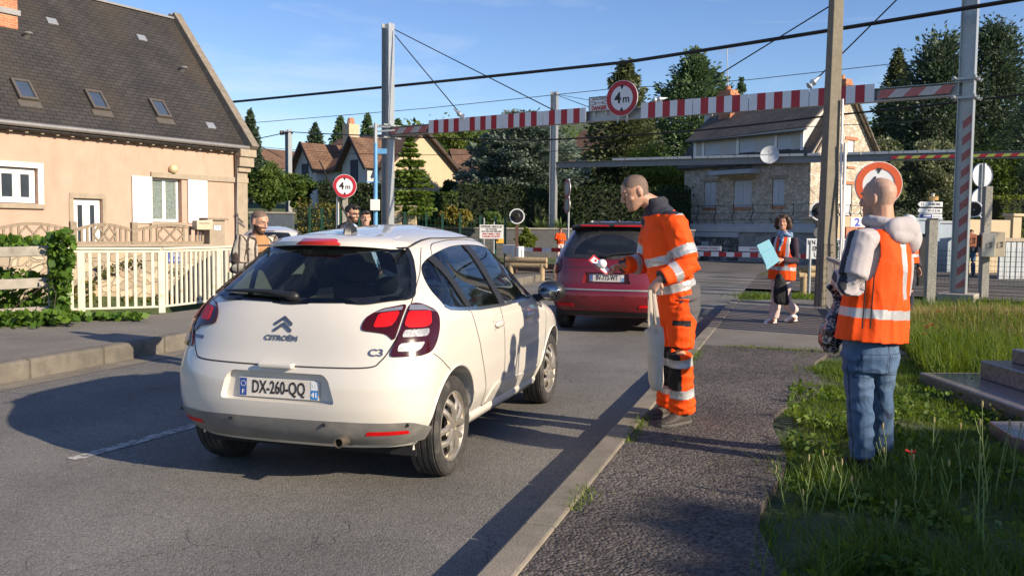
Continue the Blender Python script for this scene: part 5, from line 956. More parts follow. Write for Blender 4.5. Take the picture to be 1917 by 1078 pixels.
def patch(poly, fn, du=.05, dv=.04, thick=0., m=0, mb=None):
    """triangulate a 2D outline finely and lay it on a surface"""
    bm = bmesh.new(); vs = [bm.verts.new((p[0], p[1], 0)) for p in poly]; bm.faces.new(vs)
    xs_ = [p[0] for p in poly]; ys_ = [p[1] for p in poly]
    for k in np.arange(min(xs_) + du, max(xs_), du): bmesh.ops.bisect_plane(bm, geom=bm.verts[:] + bm.edges[:] + bm.faces[:], plane_co=(k, 0, 0), plane_no=(1, 0, 0))
    for k in np.arange(min(ys_) + dv, max(ys_), dv): bmesh.ops.bisect_plane(bm, geom=bm.verts[:] + bm.edges[:] + bm.faces[:], plane_co=(0, k, 0), plane_no=(0, 1, 0))
    bmesh.ops.triangulate(bm, faces=[f for f in bm.faces if len(f.verts) > 4]); bm.verts.index_update()
    mb = mb or MB(); n0 = len(mb.v); V2 = [(v.co.x, v.co.y) for v in bm.verts]; F_ = [tuple(v.index for v in f.verts) for f in bm.faces]
    if not thick: mb.add([fn(a, z, 0) for a, z in V2], F_, m)
    else:
        n = len(V2); be = []
        for e in bm.edges:
            if len(e.link_faces) == 1:
                f = e.link_faces[0]; l = [v.index for v in f.verts]; i, j = e.verts[0].index, e.verts[1].index
                if l[(l.index(i) + 1) % len(l)] != j: i, j = j, i
                be.append((i, j))
        mb.add([fn(a, z, thick) for a, z in V2] + [fn(a, z, -.004) for a, z in V2], F_ + [tuple(n + i for i in f[::-1]) for f in F_] + [(j, i, n + i, n + j) for i, j in be], m)
    bm.free(); return mb
def rounded(poly, r=.02, n=4):
    out = []; k = len(poly)
    for i in range(k):
        p0, p, p1 = Vector(poly[i - 1]).to_2d() if False else Vector((*poly[i - 1],)), Vector((*poly[i],)), Vector((*poly[(i + 1) % k],))
        a, c = p0 - p, p1 - p; rr = min(r, a.length * .45, c.length * .45); A_ = p + a.normalized() * rr; C_ = p + c.normalized() * rr
        for t in np.linspace(0, 1, n + 1): out.append(tuple(A_ * (1 - t) ** 2 + p * 2 * t * (1 - t) + C_ * t * t))
    return out
def seamline(b, pts, fn, w=.006, off=.0015):
    P_ = [];
    for p, q in zip(pts, pts[1:]):
        k = max(1, int(math.hypot(q[0] - p[0], q[1] - p[1]) / .03))
        for i in range(k): P_.append((p[0] + (q[0] - p[0]) * i / k, p[1] + (q[1] - p[1]) * i / k))
    P_.append(pts[-1]); n0 = len(b.v)
    for i, p in enumerate(P_):
        q = P_[min(i + 1, len(P_) - 1)]; o = P_[max(i - 1, 0)]; dx, dy = q[0] - o[0], q[1] - o[1]; l = math.hypot(dx, dy) + 1e-9; nx, ny = -dy / l * w / 2, dx / l * w / 2
        b.v.append(tuple(fn(p[0] + nx, p[1] + ny, off))); b.v.append(tuple(fn(p[0] - nx, p[1] - ny, off)))
    for i in range(len(P_) - 1): b.f.append((n0 + 2 * i, n0 + 2 * i + 1, n0 + 2 * i + 3, n0 + 2 * i + 2)); b.m.append(0)
def spline(pts, n=6):     # Catmull-Rom through 2D points
    out = []; P_ = [pts[0]] + list(pts) + [pts[-1]]
    for i in range(1, len(P_) - 2):
        p0, p1, p2, p3 = [np.array(P_[i + j], float) for j in (-1, 0, 1, 2)]
        for t in np.linspace(0, 1, n, endpoint=False): out.append(tuple(.5 * ((2 * p1) + (-p0 + p2) * t + (2 * p0 - 5 * p1 + 4 * p2 - p3) * t * t + (-p0 + 3 * p1 - 3 * p2 + p3) * t ** 3)))
    return out + [tuple(pts[-1])]
def boolcut(obj, cutters, mats):
    for m_ in mats[1:]: obj.data.materials.append(m_)
    cs = []; bpy.context.view_layer.update()
    for mb in cutters:
        c = mb.build('cutter', [mats[0]] * 2, obj.parent); c.data.materials.clear()
        for m_ in mats: c.data.materials.append(m_)
        md = obj.modifiers.new('x', 'BOOLEAN'); md.object = c; md.operation = 'DIFFERENCE'; md.solver = 'EXACT'; cs.append(c)
    bpy.context.view_layer.update(); me = bpy.data.meshes.new_from_object(obj.evaluated_get(bpy.context.evaluated_depsgraph_get())); obj.modifiers.clear(); old = obj.data; obj.data = me; me.name = old.name; bpy.data.meshes.remove(old)
    for c in cs: d = c.data; bpy.data.objects.remove(c); bpy.data.meshes.remove(d)
    me.shade_smooth(); me.set_sharp_from_angle(angle=rad(32)); return obj
MT['paintwhite'] = mat('white_car_paint', (.62, .585, .525), .35, 0, .03, 1.5, coat=.9, spec=.4)
MT['paintred'] = mat('dark_red_car_paint', (.18, .009, .014), .35, .15, .06, 2, coat=1.)
MT['carblack'] = mat('car_black_interior', (.012, .012, .014), .8, 0, .1, 4)
MT['carglass'] = glassmat('car_window_glass', (.60, .68, .66), .12, .01, 1.3)
MT['rearglass'] = glassmat('rear_window_glass', (.42, .52, .50), .18, .01, 1.0)
MT['darkglass'] = mat('dark_car_glass', (.012, .014, .017), .03, 0, 0, 2, spec=.7)
MT['darkdusty'] = mat('dusty_dark_glass', (.03, .03, .03), .22, 0, .25, 9, spec=.6, col2=(.075, .072, .066), c2pos=(.45, .75), c2scale=5)
MT['tyre'] = mat('tyre_rubber', (.035, .033, .031), .85, 0, .2, 14, .002, 120, col2=(.1, .088, .075), c2pos=(.5, .7), c2scale=7)
MT['alloy'] = mat('alloy_rim', (.48, .44, .38), .42, .75, .12, 14, col2=(.3, .23, .16), c2pos=(.55, .75), c2scale=12)
MT['greytrim'] = mat('grey_bumper_trim', (.17, .165, .155), .6, 0, .15, 8, col2=(.25, .23, .2), c2pos=(.5, .7), c2scale=7)
MT['lampred'] = mat('lamp_red', (.6, .006, .008), .35, 0, .25, 45, .001, 160, spec=.35)
MT['lampdark'] = mat('lamp_dark_red', (.04, .003, .004), .15, 0, .1, 20, coat=.25, spec=.4)
MT['lampclear'] = mat('lamp_clear', (.26, .26, .28), .35, .2, .5, 70, .002, 140, coat=.5)
MT['lampsmoke'] = mat('lamp_smoke', (.2, .21, .26), .12, .2, .1, 10, coat=1)
MT['seam'] = mat('panel_gap', (.028, .026, .024), .8, 0, 0, 3)
MT['plate'] = mat('plate_white', (.64, .6, .54), .4, 0, .06, 14)
MT['plateblue'] = mat('plate_blue', (.03, .07, .28), .4, 0, .03, 5)
MT['plateblue2'] = mat('plate_blue_light', (.03, .22, .55), .4, 0, .03, 5)
MT['caninside'] = mat('car_upholstery', (.035, .037, .04), .85, 0, .15, 6)
def wheel(par, c, r, wd, side, nsp=5, rim_r=.68, name='wheel'):
    c = Vector(c); ax = Vector((0, side, 0)); w = thing(name, None, None, c); w.parent = par; h = wd / 2
    b = MB(); prof = [(r * .66, -h * .92), (r * .78, -h), (r * .93, -h * .95), (r * .985, -h * .8)]
    for k in range(4):
        z0, z1 = -h * .78 + k * h * .4, -h * .78 + (k + 1) * h * .4 - .012; prof += [(r, z0), (r, z1), (r - .008, z1 + .002), (r - .008, z1 + .010)]
    prof += [(r * .985, h * .82), (r * .94, h * .96), (r * .86, h * 1.01), (r * .77, h * .98), (r * .70, h * .9), (r * .66, h * .8)]
    b.lathe(prof, 56, (0, 0, 0), ax); b.build('tyre', MT['tyre'], w, smooth=25)
    R = r * rim_r; b = MB(); b.lathe([(R * 1.02, h * .78), (R * 1.03, h * .9), (R * .99, h * .92), (R * .93, h * .72), (R * .9, 0), (R * .88, -h * .8)], 48, (0, 0, 0), ax)
    x, y, d = frame(ax); z_ = h * .8
    for i in range(nsp):      # broad Y-shaped spokes in petals
        a0 = 2 * math.pi * i / nsp + .3
        for s_ in (-1, 1):
            pts = []
            for rr, aw in ((.16, .0), (.45, .17), (.7, .33), (.93, .43)):
                a = a0 + s_ * aw; pts.append(d * (z_ + .004 - .03 * (rr > .9) + .012 * math.sin(rr * 3)) + (x * math.cos(a) + y * math.sin(a)) * (R * rr))
            b.tube(pts, [R * .13, R * .115, R * .1, R * .12], 8, ry=[.018] * 4, up=d)
        pts = [d * (z_ - .006) + (x * math.cos(a0) + y * math.sin(a0)) * (R * rr) for rr in (.1, .3, .46)]
        b.tube(pts, [R * .14, R * .2, R * .1], 8, ry=[.016, .012, .006], up=d)
    b.lathe([(.001, z_ + .018), (R * .16, z_ + .016), (R * .24, z_ + .004), (R * .27, z_ - .02)], 24, (0, 0, 0), ax); b.build('rim', MT['alloy'], w, smooth=40)
    b = MB(); b.lathe([(.001, h * .2), (R * .9, h * .2), (R * .9, h * .1)], 24, (0, 0, 0), ax); b.build('brake_disc', MT['carblack'], w); return w
def plate(par, c, xd, zd, text_, dept='41', w=.52, h=.11):
    c, xd, zd = Vector(c), Vector(xd).normalized(), Vector(zd).normalized(); n = xd.cross(zd); b = MB()
    b.prism([c + xd * (i * w / 2) + zd * (j * h / 2) for i, j in ((-1, -1), (1, -1), (1, 1), (-1, 1))], n * .006); k = b.build('number_plate', MT['plate'], par, bevel=.003)
    def pnl(x0, x1, z0, z1, m, nm): b = MB(); b.prism([c + n * .0062 + xd * x + zd * z for x, z in ((x0, z0), (x1, z0), (x1, z1), (x0, z1))], n * .0015); return b.build(nm, m, k)
    pnl(-.252, -.208, -.05, .05, MT['plateblue'], 'blue_band'); pnl(.208, .252, -.05, .0, MT['plateblue2'], 'blue_band'); pnl(.208, .252, .002, .05, MT['signwhite'], 'emblem_band')
    b = MB(); b.text(text_, .103, c + n * .0075, xd, zd, sx=.64, ext=.001, bold=.0015); b.build('characters', mat('plate_black', (.03, .022, .018), .5, 0, 0, 3), k)
    b = MB(); b.text('F', .036, c - xd * .23 - zd * .03 + n * .009, xd, zd, ext=.0008); b.text(dept, .04, c + xd * .23 - zd * .026 + n * .009, xd, zd, ext=.0008, bold=.001)
    b.text('2 2', .02, c + xd * .23 + zd * .026 + n * .009, xd, zd, ext=.0006)
    for i in range(12): a = i * math.pi / 6; p = c - xd * .23 + zd * .018 + n * .0085 + xd * (.015 * math.cos(a)) + zd * (.015 * math.sin(a)); b.box(p, (.003, .003, .003))
    b.build('band_marks', MT['signwhite'], k); return k
# ---------------------------------------------------------------- the white hatchback
T = dict(
 xr=[(.26, .14), (.32, .06), (.38, .03), (.5, .0), (.64, .0), (.72, .025), (.78, .05), (.9, .08), (1.0, .115), (1.08, .165), (1.14, .235), (1.25, .365), (1.36, .50), (1.42, .58), (1.46, .72), (1.50, .98), (1.525, 1.26), (1.55, 1.68)],
 xf=[(.26, 3.76), (.32, 3.87), (.5, 3.94), (.62, 3.92), (.72, 3.87), (.82, 3.72), (.9, 3.45), (.97, 3.08), (1.02, 2.96), (1.2, 2.70), (1.34, 2.47), (1.42, 2.3), (1.46, 2.19), (1.50, 2.04), (1.525, 1.92), (1.55, 1.76)],
 w=[(.26, .77), (.32, .80), (.42, .845), (.6, .862), (.78, .866), (.9, .852), (.98, .832), (1.08, .785), (1.2, .722), (1.32, .65), (1.38, .608), (1.42, .568), (1.46, .50), (1.50, .40), (1.525, .30), (1.55, .12)],
 rc=[(.26, .42), (.5, .44), (.75, .48), (.95, .55), (1.1, .62), (1.3, .62), (1.42, .55), (1.5, .38), (1.55, .06)],
 fc=[(.26, .6), (.6, .75), (.9, .75), (1.1, .55), (1.4, .4), (1.55, .06)])
CB = Body(T, .26, 1.55, nr=3.05, nt=2.25)
cfwd = Vector((math.sin(rad(16.4)), math.cos(rad(16.4)), 0)); crt_ = Vector((cfwd.y, -cfwd.x, 0))
car_o = Vector((-1.345, 5.06, 0))
car = thing('hatchback_car', 'white five door hatchback seen from behind with the whole plate DX 260 QQ', 'car', car_o, math.atan2(cfwd.y, cfwd.x))
body = CB.shell().build('body', MT['paintwhite'], car)
R_, Sd = CB.S, CB.SX
def rear(a, z, o): return CB.S(a, z, o)
def right(x, z, o): return CB.SX(x, z, o, 1)
def left(x, z, o): return CB.SX(x, z, o, -1)
cav = CB.shell(np.concatenate([np.linspace(.74, 1.44, 18)]), inset=.055); cav.m = [1] * len(cav.m)
wells = MB()
for x in (.70, 3.165):
    for s_ in (-1, 1): wells.cyl((x, s_ * .52, .318), (x, s_ * 1.0, .318), .362, n=48, m=1)
rwp = [(-.66, 1.115), (-.45, 1.09), (0, 1.08), (.45, 1.09), (.66, 1.115), (.605, 1.22), (.525, 1.34), (.478, 1.395), (0, 1.415), (-.478, 1.395), (-.525, 1.34), (-.605, 1.22)]
win = MB(); rwo = rounded([(y * .985, z) for y, z in rwp], .03, 3); win.prism([(-.3, y, z) for y, z in rwo], (1.15, 0, 0), 1)
dlo_top = spline([(.635, 1.06), (.61, 1.14), (.66, 1.23), (.76, 1.305), (.95, 1.365), (1.25, 1.40), (1.6, 1.41), (1.95, 1.395), (2.2, 1.345), (2.45, 1.23), (2.68, 1.085)], 5)
dlo = dlo_top + [(2.78, 1.0), (2.3, .985), (1.7, .985), (1.2, 1.0), (.85, 1.025), (.7, 1.04)]
swin = MB(); swin.prism([(x, -1.2, z) for x, z in dlo], (0, 2.4, 0), 1)
wsh = MB(); wsh.prism([(2.2, y, z) for y, z in rounded([(-.62, 1.03), (.62, 1.03), (.5, 1.37), (-.5, 1.37)], .05, 3)], (1.2, 0, 0), 1)
rec = MB(); ro = rounded([(-.375, .525), (.375, .525), (.335, .665), (.30, .70), (-.30, .70), (-.335, .665)], .025, 3); ri = [(y * .95, .535 + (z - .525) * .90) for y, z in ro]
rec.loft([[Vector((-.05, y * 1.03, .6 + (z - .6) * 1.06)) for y, z in ro], [Vector((.055, y, z)) for y, z in ri]])
exh = MB(); exh.cyl((-.1, -.40, .325), (.3, -.40, .325), .05, n=20, m=1)
boolcut(body, [cav, wells, win, swin, wsh, rec, exh], [MT['paintwhite'], MT['carblack']])
# glass
b = patch(rwo_ := rounded(rwp, .03, 3), lambda y, z, o: Vector((CB.S(1e-6, z, o).x + (lambda w, rc: rc * (1 - max(0, 1 - (abs(y) / w) ** CB.nrz(z)) ** (1 / CB.nrz(z))))(CB.prm(z)[2], CB.prm(z)[3]), -y, z)) + Vector((-.004, 0, .002)), .06, .05, 0)
rg = b.build('rear_window', MT['rearglass'], car, smooth=60)
def rsurf(y, z, o=0.):      # rear surface by lateral position
    xr, xf, w, rc, fc = CB.prm(z); return Vector((xr + rc * (1 - max(0, 1 - min(1, abs(y) / w) ** CB.nrz(z)) ** (1 / CB.nrz(z))) - o, -y, z + o * .3))
b = MB(); ob_, ib_ = rounded([(y * 1.035, 1.24 + (z - 1.24) * 1.05) for y, z in rwp], .03, 3), rounded([(y * .9, 1.235 + (z - 1.235) * .83) for y, z in rwp], .06, 3)
n = len(ob_); ring = [[rsurf(y, z, .0065) for y, z in ob_], [rsurf(y, z, .0065) for y, z in ib_]]
b.v = [tuple(v) for r_ in ring for v in r_]; b.f = [(i, (i + 1) % n, n + (i + 1) % n, n + i) for i in range(n)]; b.m = [0] * n; b.build('window_band', MT['darkglass'], rg, smooth=60)
def pane(name, pl, side, par=None, m=None):
    f = right if side > 0 else left; b = patch(pl, lambda x, z, o: f(x, z, -.006), .08, .06, 0); return b.build(name, m or MT['carglass'], par or car, smooth=60)
def clip(poly, xa, xb):
    bm = bmesh.new(); bm.faces.new([bm.verts.new((p[0], p[1], 0)) for p in poly])
    for xo, nx in ((xa, -1), (xb, 1)):
        if xo is None: continue
        p0, tl = xo; bmesh.ops.bisect_plane(bm, geom=bm.verts[:] + bm.edges[:] + bm.faces[:], plane_co=(p0, 1.2, 0), plane_no=(nx, nx * tl, 0), clear_outer=True)
    f = max(bm.faces, key=lambda f: f.calc_area()); out = [(v.co.x, v.co.y) for v in f.verts]; bm.free(); return out
cuts = [((0, 0), (.895, .45)), ((.965, .45), (1.60, .25)), ((1.70, .25), (2.56, .42)), ((2.60, .42), (3.2, 0))]
for side in (1, -1):
    for (xa, xb), nm in zip(cuts, ('quarter_window', 'door_window', 'door_window', 'quarter_window')): pane(nm, clip(dlo, xa if xa[0] else None, xb if xb[0] < 3 else None), side)
    f = right if side > 0 else left
    for xa, xb in (((.885, .45), (.975, .45)), ((1.59, .25), (1.71, .25)), ((2.55, .42), (2.61, .42))):
        b = patch(clip(dlo, xa, xb), lambda x, z, o: f(x, z, o), .06, .05, .004); b.build('window_pillar', MT['blackplastic'], car, smooth=40)
    b = MB(); seamline(b, [(2.78, .995), (2.3, .979), (1.7, .979), (1.2, .994), (.85, 1.019), (.7, 1.034), (.638, 1.055)], f, .02, .004); b.build('window_trim', MT['chrome'], car)
b = patch(rounded([(-.62, 1.03), (.62, 1.03), (.5, 1.37), (-.5, 1.37)], .05, 3), lambda y, z, o: Vector((CB.prm(z)[1] - .01 - .9 * y * y * .2, y, z)), .1, .08, 0); b.build('windscreen', MT['carglass'], car, smooth=60)
# interior: bench, seats, headrests, dash
def seatshape(x, y, wd, z0, z1, nm, hr):
    b = MB(); b.loft([[Vector((x + dx - .02 + t * .0 - (z - z0) * .18, y + wy, z)) for dx, wy in ((-.06, -wd), (-.07, 0), (-.06, wd), (.05, wd), (.07, 0), (.05, -wd))] for z, t in ((z0, 0), ((z0 + z1) / 2, 0), (z1 - .04, 0), (z1, 0))]); k = b.build(nm, MT['caninside'], car, smooth=50, bevel=.02)
    for hy in hr:
        b = MB(); b.ball((x - (z1 - z0) * .18 - .02, y + hy, z1 + .1), (.055, .135, .085), 14, 8); b.cyl((x - .1, y + hy - .05, z1 - .05), (x - .1, y + hy - .05, z1 + .08), .008); b.cyl((x - .1, y + hy + .05, z1 - .05), (x - .1, y + hy + .05, z1 + .08), .008); b.build('headrest', MT['caninside'], k, smooth=50)
seatshape(.98, 0, .6, .6, 1.03, 'rear_bench', (-.33, .33)); seatshape(2.0, .36, .24, .55, 1.08, 'front_seat', (0,)); seatshape(2.0, -.36, .24, .55, 1.08, 'front_seat', (0,))
b = MB(); b.box((2.75, 0, .88), (.5, 1.35, .22)); b.build('dashboard', MT['carblack'], car, bevel=.04)
b = MB(); b.box((.55, 0, .92), (.62, 1.2, .02)); b.build('parcel_shelf', MT['caninside'], car)
b = MB(); b.box((2.0, 0, .2), (3.2, 1.4, .05)); b.build('floor_pan', MT['carblack'], car)
# spoiler lip and roof details
b = MB(); st = []
for y in np.linspace(-.485, .485, 25):
    xo = .235 * (abs(y) / .485) ** 2.2
    prof = [(.50 + xo, 1.41), (.503 + xo, 1.436), (.56 + xo, 1.462), (.72 + xo * .6, 1.474), (.95, 1.484), (.95, 1.41), (.72 + xo * .5, 1.40)]
    st.append([Vector((x, y, z - .03 * (abs(y) / .485) ** 3 - (.03 if (x > .8 and abs(y) > .40) else 0))) for x, z in prof])
b.loft(st); sp_ = b.build('roof_spoiler', MT['paintwhite'], car, smooth=35)
b = MB(); pr = [(.49, 1.414), (.49, 1.436), (.53, 1.455), (.57, 1.445), (.57, 1.414)]
b.loft([[Vector((x, y, z - .001)) for x, z in (pr if abs(y) < .15 else [(.51, 1.416), (.51, 1.42), (.54, 1.43), (.57, 1.422), (.57, 1.416)])] for y in (-.15, -.11, 0, .11, .15)]); b.build('brake_light', mat('brake_light_red', (.55, .012, .01), .2, 0, .1, 40, coat=1), sp_, smooth=40)
for s_ in (1, -1):
    b = MB(); pts = []
    for x in np.linspace(.62, 2.3, 24):
        y = .50 - .02 * abs(x - 1.4); zz = [z for z in np.linspace(1.40, 1.55, 60) if CB.prm(z)[0] + .02 < x < CB.prm(z)[1] - .02 and abs(CB.SX(x, z).y) >= y]; pts.append(Vector((x, -s_ * y, (zz[-1] if zz else 1.4) + .001)))
    b.tube(pts, .014, 6, ry=.005); b.build('roof_gutter', MT['blackplastic'], car, smooth=60)
ra = Vector((.94, .0, 1.50)); b = MB(); b.loft([[ra + Vector((dx * k + .02 * (1 - k), dy * k, z)) for dx, dy in ((-.075, 0), (-.04, -.03), (.07, -.022), (.1, 0), (.07, .022), (-.04, .03))] for k, z in ((1, -.02), (.9, .012), (.45, .04), (.15, .055))]); k = b.build('aerial_base', MT['blackplastic'], car, smooth=40); b = MB(); b.tube([ra + Vector((.02, 0, .04)), ra + Vector((-.30, .06, .44))], [.007, .004], 6); b.build('aerial_whip', MT['blackplastic'], k)
# seams
b = MB(); hz = .735
seamline(b, [(-.60, 1.12), (-.645, 1.07)], rear); hs_pts = [(.735, 1.10), (.72, .98), (.655, .84), (.61, .775), (.55, .742), (.3, .735), (0, .733)]
for s_ in (1, -1): seamline(b, spline([(s_ * a, z) for a, z in hs_pts], 4), rear, .008)
for s_ in (1, -1): seamline(b, [(s_ * .735, 1.10), (s_ * .72, 1.25), (s_ * .66, 1.40)], rear, .007)
b.build('tailgate_gap', MT['seam'], body)
for f in (right, left):
    b = MB(); seamline(b, spline([(1.02, .99), (1.06, .86), (1.16, .66), (1.27, .48), (1.30, .36), (1.34, .31), (1.5, .30), (1.85, .295), (2.75, .29), (2.82, .36), (2.86, .7), (2.9, .95)], 5), f, .007); seamline(b, [(1.63, .985), (1.66, .7), (1.72, .3)], f, .007)
    seamline(b, spline([(.36, .80), (.5, .72), (.60, .66), (.64, .60), (.66, .55)], 4), f, .005); seamline(b, spline([(1.0, .99), (.82, 1.12), (.80, 1.22), (.95, 1.395), (1.2, 1.435), (1.7, 1.445), (2.1, 1.42)], 5), f, .004); b.build('door_gap', MT['seam'], body)
    # pressed swage low on the doors
    for x0, nm in ((1.32, 0), (2.12, 1)):
        b = MB(); c = f(x0 + .2, .86, .014); sg = -1 if c.y > 0 else 1
        b.ball(c, (.105, .02, .026), 14, 8); k = b.build('door_handle', MT['paintwhite'], car, smooth=50); b = MB(); b.ball(f(x0 + .12, .853, .0), (.04, .008, .045), 12, 6); b.build('handle_recess', mat('handle_shadow_cup', (.45, .43, .4), .4, 0, .02, 3), k, smooth=50)
    b = patch(rounded([(1.38, .31), (2.7, .30), (2.72, .40), (2.3, .40), (1.75, .43), (1.55, .45), (1.42, .40)], .05, 4), lambda x, z, o: f(x, z, o), .06, .03, .009); b.build('door_swage', MT['paintwhite'], car, smooth=24)
    b = MB(); pts = [f(x, .275, -.02) + Vector((0, 0, .0)) for x in np.linspace(1.1, 2.76, 14)]; b.tube(pts, .045, 8, ry=.05); b.build('sill', MT['paintwhite'], car, smooth=50)
    # wheel arch lips
    for x in (.70, 3.165):
        b = MB(); pts = []
        for a in np.linspace(rad(-14), rad(194), 40):
            xx, zz = x + .366 * math.cos(a), .318 + .366 * math.sin(a); pts.append(f(xx, max(zz, .23), .0))
        b.tube(pts, .008, 6); b.build('arch_lip', MT['paintwhite'], body, smooth=60)
# lamps: dark lens bowl, then the lit clusters as thin overlays
def lamp(pl, m, th, par, nm, r=.02): return patch(rounded(pl, r, 4), rear, .025, .03, th).build(nm, m, par, smooth=30)
for s_ in (1, -1):
    inner = [(.475, .945), (.49, 1.015), (.56, 1.06), (.712, 1.085), (.685, .93), (.675, .885), (.63, .925), (.56, .935)]
    outer = [(.728, 1.088), (.80, 1.085), (.93, 1.045), (.985, 1.01), (1.0, .93), (.975, .86), (.935, .815), (.87, .80), (.655, .80), (.70, .92)]
    def mir(pl): return [(s_ * a, z) for a, z in pl]
    k = lamp(mir(inner), MT['lampdark'], .010, car, 'tail_lamp', .03); k['label'] = 'inner tail lamp on the tailgate'
    lamp(mir([(.545, .96), (.56, 1.036), (.68, 1.048), (.665, .99), (.64, .965)]), MT['lampred'], .0125, k, 'red_lens', .02); lamp(mir([(.53, 1.04), (.59, 1.06), (.69, 1.072), (.69, 1.053)]), MT['lampsmoke'], .0122, k, 'smoke_strip', .006)
    k = lamp(mir(outer), MT['lampdark'], .012, car, 'tail_lamp', .035); k['label'] = 'outer tail lamp wrapping the corner'
    lamp(mir([(.725, .97), (.735, 1.045), (.90, 1.04), (.915, .97), (.87, .955), (.76, .955)]), MT['lampred'], .0145, k, 'red_lens', .02)
    lamp(mir([(.735, 1.05), (.735, 1.078), (.82, 1.076), (.95, 1.03), (.86, 1.046)]), MT['lampsmoke'], .0142, k, 'smoke_strip', .006)
    lamp(mir([(.722, .905), (.73, .945), (.90, .945), (.90, .918), (.88, .905)]), MT['lampclear'], .0145, k, 'clear_lens', .015); lamp(mir([(.70, .828), (.712, .872), (.875, .875), (.86, .85), (.83, .826)]), MT['lampclear'], .0145, k, 'clear_lens', .018)
    b = patch(rounded([(s_ * .53, .352), (s_ * .545, .378), (s_ * .78, .378), (s_ * .79, .355)], .01, 3), rear, .03, .02, .012); b.build('reflector', MT['lampred'], car, smooth=30)
# grey lower bumper
b = patch(rounded([(-1.0, .285), (-1.03, .345), (-.8, .425), (-.4, .435), (.4, .435), (.8, .425), (1.03, .345), (1.0, .285)], .03, 3), rear, .04, .03, .010); bt_ = b.build('lower_bumper', MT['greytrim'], car, smooth=30)
for a in (-.78, -.3, .3, .78): b = MB(); q = rear(a, .412, .012); b.cyl(q, q + Vector((-.006, 0, 0)), .011, n=12); b.build('parking_sensor', MT['blackplastic'], bt_)
b = MB(); b.lathe([(.026, .1), (.029, 0), (.029, -.1), (.024, -.1), (.023, .0)], 20, (.10, -.40, .322), (1, 0, 0)); b.build('exhaust_pipe', mat('exhaust_steel', (.3, .25, .2), .4, .8, .2, 20), car, smooth=40)
# badges and lettering
bm_ = MB()
for dz in (0, .036):
    for s_ in (1, -1): patch([(s_ * .0, .975 + dz), (s_ * .058, .935 + dz), (s_ * .058, .921 + dz), (s_ * .046, .921 + dz), (s_ * .0, .953 + dz)], rear, .03, .03, .006, mb=bm_)
bm_.build('chevron_badge', mat('badge_chrome', (.3, .29, .28), .25, .9, .05, 3), car)
def reartext(t, size, a, z, m, sx=1., ext=.003, bold=0., nm='lettering'):
    p = rear(a, z, .004); du = (rear(a + .02, z, .004) - rear(a - .02, z, .004)).normalized(); dv = (rear(a, z + .02, .004) - rear(a, z - .02, .004)).normalized(); b = MB(); b.text(t, size, p, du, dv, sx=sx, ext=ext, bold=bold); return b.build(nm, m, car)
badge = bpy.data.materials['badge_chrome']; reartext('CITROËN', .042, 0, .885, badge, 1.2, ext=.0015, bold=.0008); reartext('C3', .058, .58, .82, badge, 1.25, ext=.0015, bold=.0012)
b = patch(rounded([(-.66, .852), (-.56, .852), (-.56, .872), (-.66, .872)], .004, 2), rear, .05, .05, .003); b.build('model_badge', mat('blue_badge', (.12, .13, .2), .3, .4), car)
plate(car, (.047, 0, .598), (0, -1, 0), (.06, 0, 1), 'DX-260-QQ')
b = MB(); b.box((.02, 0, .735), (.05, .22, .03)); b.build('tailgate_catch', MT['paintwhite'], car, bevel=.01)
# wiper
b = MB(); pts = [rsurf(y, z, .03) for y, z in ((.0, 1.115), (-.15, 1.13), (-.32, 1.132), (-.5, 1.125))]; b.tube(pts, [.025, .02, .016, .008], 8, ry=[.02, .016, .012, .006]); b.ball(rsurf(.01, 1.112, .02), (.03, .045, .03)); b.build('rear_wiper', MT['blackplastic'], car, smooth=50)
# mirrors
for f in (right, left):
    c = f(2.68, .95, .13); sg = -1 if c.y < 0 else 1; b = MB(); b.ball(c + Vector((.02, 0, .07)), (.09, .115, .085), 18, 12); q = f(2.72, .96, 0); b.tube([q, c + Vector((.03, -sg * .04, .02))], [.045, .035], 8, ry=.03); k = b.build('door_mirror', MT['blackplastic'], car, smooth=60)
    b = MB(); b.ball(c + Vector((-.05, 0, .07)), (.025, .09, .062), 16, 8); b.build('mirror_glass', mat('mirror_face', (.3, .32, .35), .1, 1, 0, 3), k, smooth=60)
for x in (.70, 3.165):
    for s_ in (1, -1): wheel(car, (x, s_ * .735, .305), .308, .195, s_)
# ---------------------------------------------------------------- the dark red people carrier ahead
T2 = dict(
 xr=[(.25, .16), (.32, .08), (.45, .02), (.58, .0), (.66, .03), (.72, .06), (.9, .085), (1.05, .12), (1.18, .18), (1.3, .27), (1.45, .4), (1.55, .5), (1.60, .62), (1.63, .95), (1.66, 1.6)],
 xf=[(.25, 4.2), (.5, 4.45), (.7, 4.4), (.9, 4.1), (1.0, 3.8), (1.1, 3.5), (1.4, 2.9), (1.55, 2.5), (1.6, 2.3), (1.63, 2.1), (1.66, 1.75)],
 w=[(.25, .82), (.4, .88), (.6, .91), (.85, .915), (1.0, .895), (1.15, .85), (1.35, .765), (1.5, .69), (1.57, .63), (1.61, .55), (1.64, .4), (1.66, .15)],
 rc=[(.25, .4), (.7, .42), (1.1, .5), (1.45, .5), (1.6, .35), (1.66, .08)], fc=[(.25, .6), (.9, .8), (1.4, .5), (1.66, .08)])
RB = Body(T2, .25, 1.66, nr=2.9)
q = P(1030, 430, 13.55); rfwd = Vector((math.sin(rad(16.5)), math.cos(rad(16.5)), 0)); rrt = Vector((rfwd.y, -rfwd.x, 0)); ro_ = Vector((q.x, q.y, 0)) + rrt * .90 - rfwd * .25; ro_.z = 0
rcar = thing('people_carrier', 'dark red people carrier with dusty rear window waiting at the level crossing', 'car', ro_, math.atan2(rfwd.y, rfwd.x))
rb2 = RB.shell().build('body', MT['paintred'], rcar)
def rear2(a, z, o): return RB.S(a, z, o)
def right2(x, z, o): return RB.SX(x, z, o, 1)
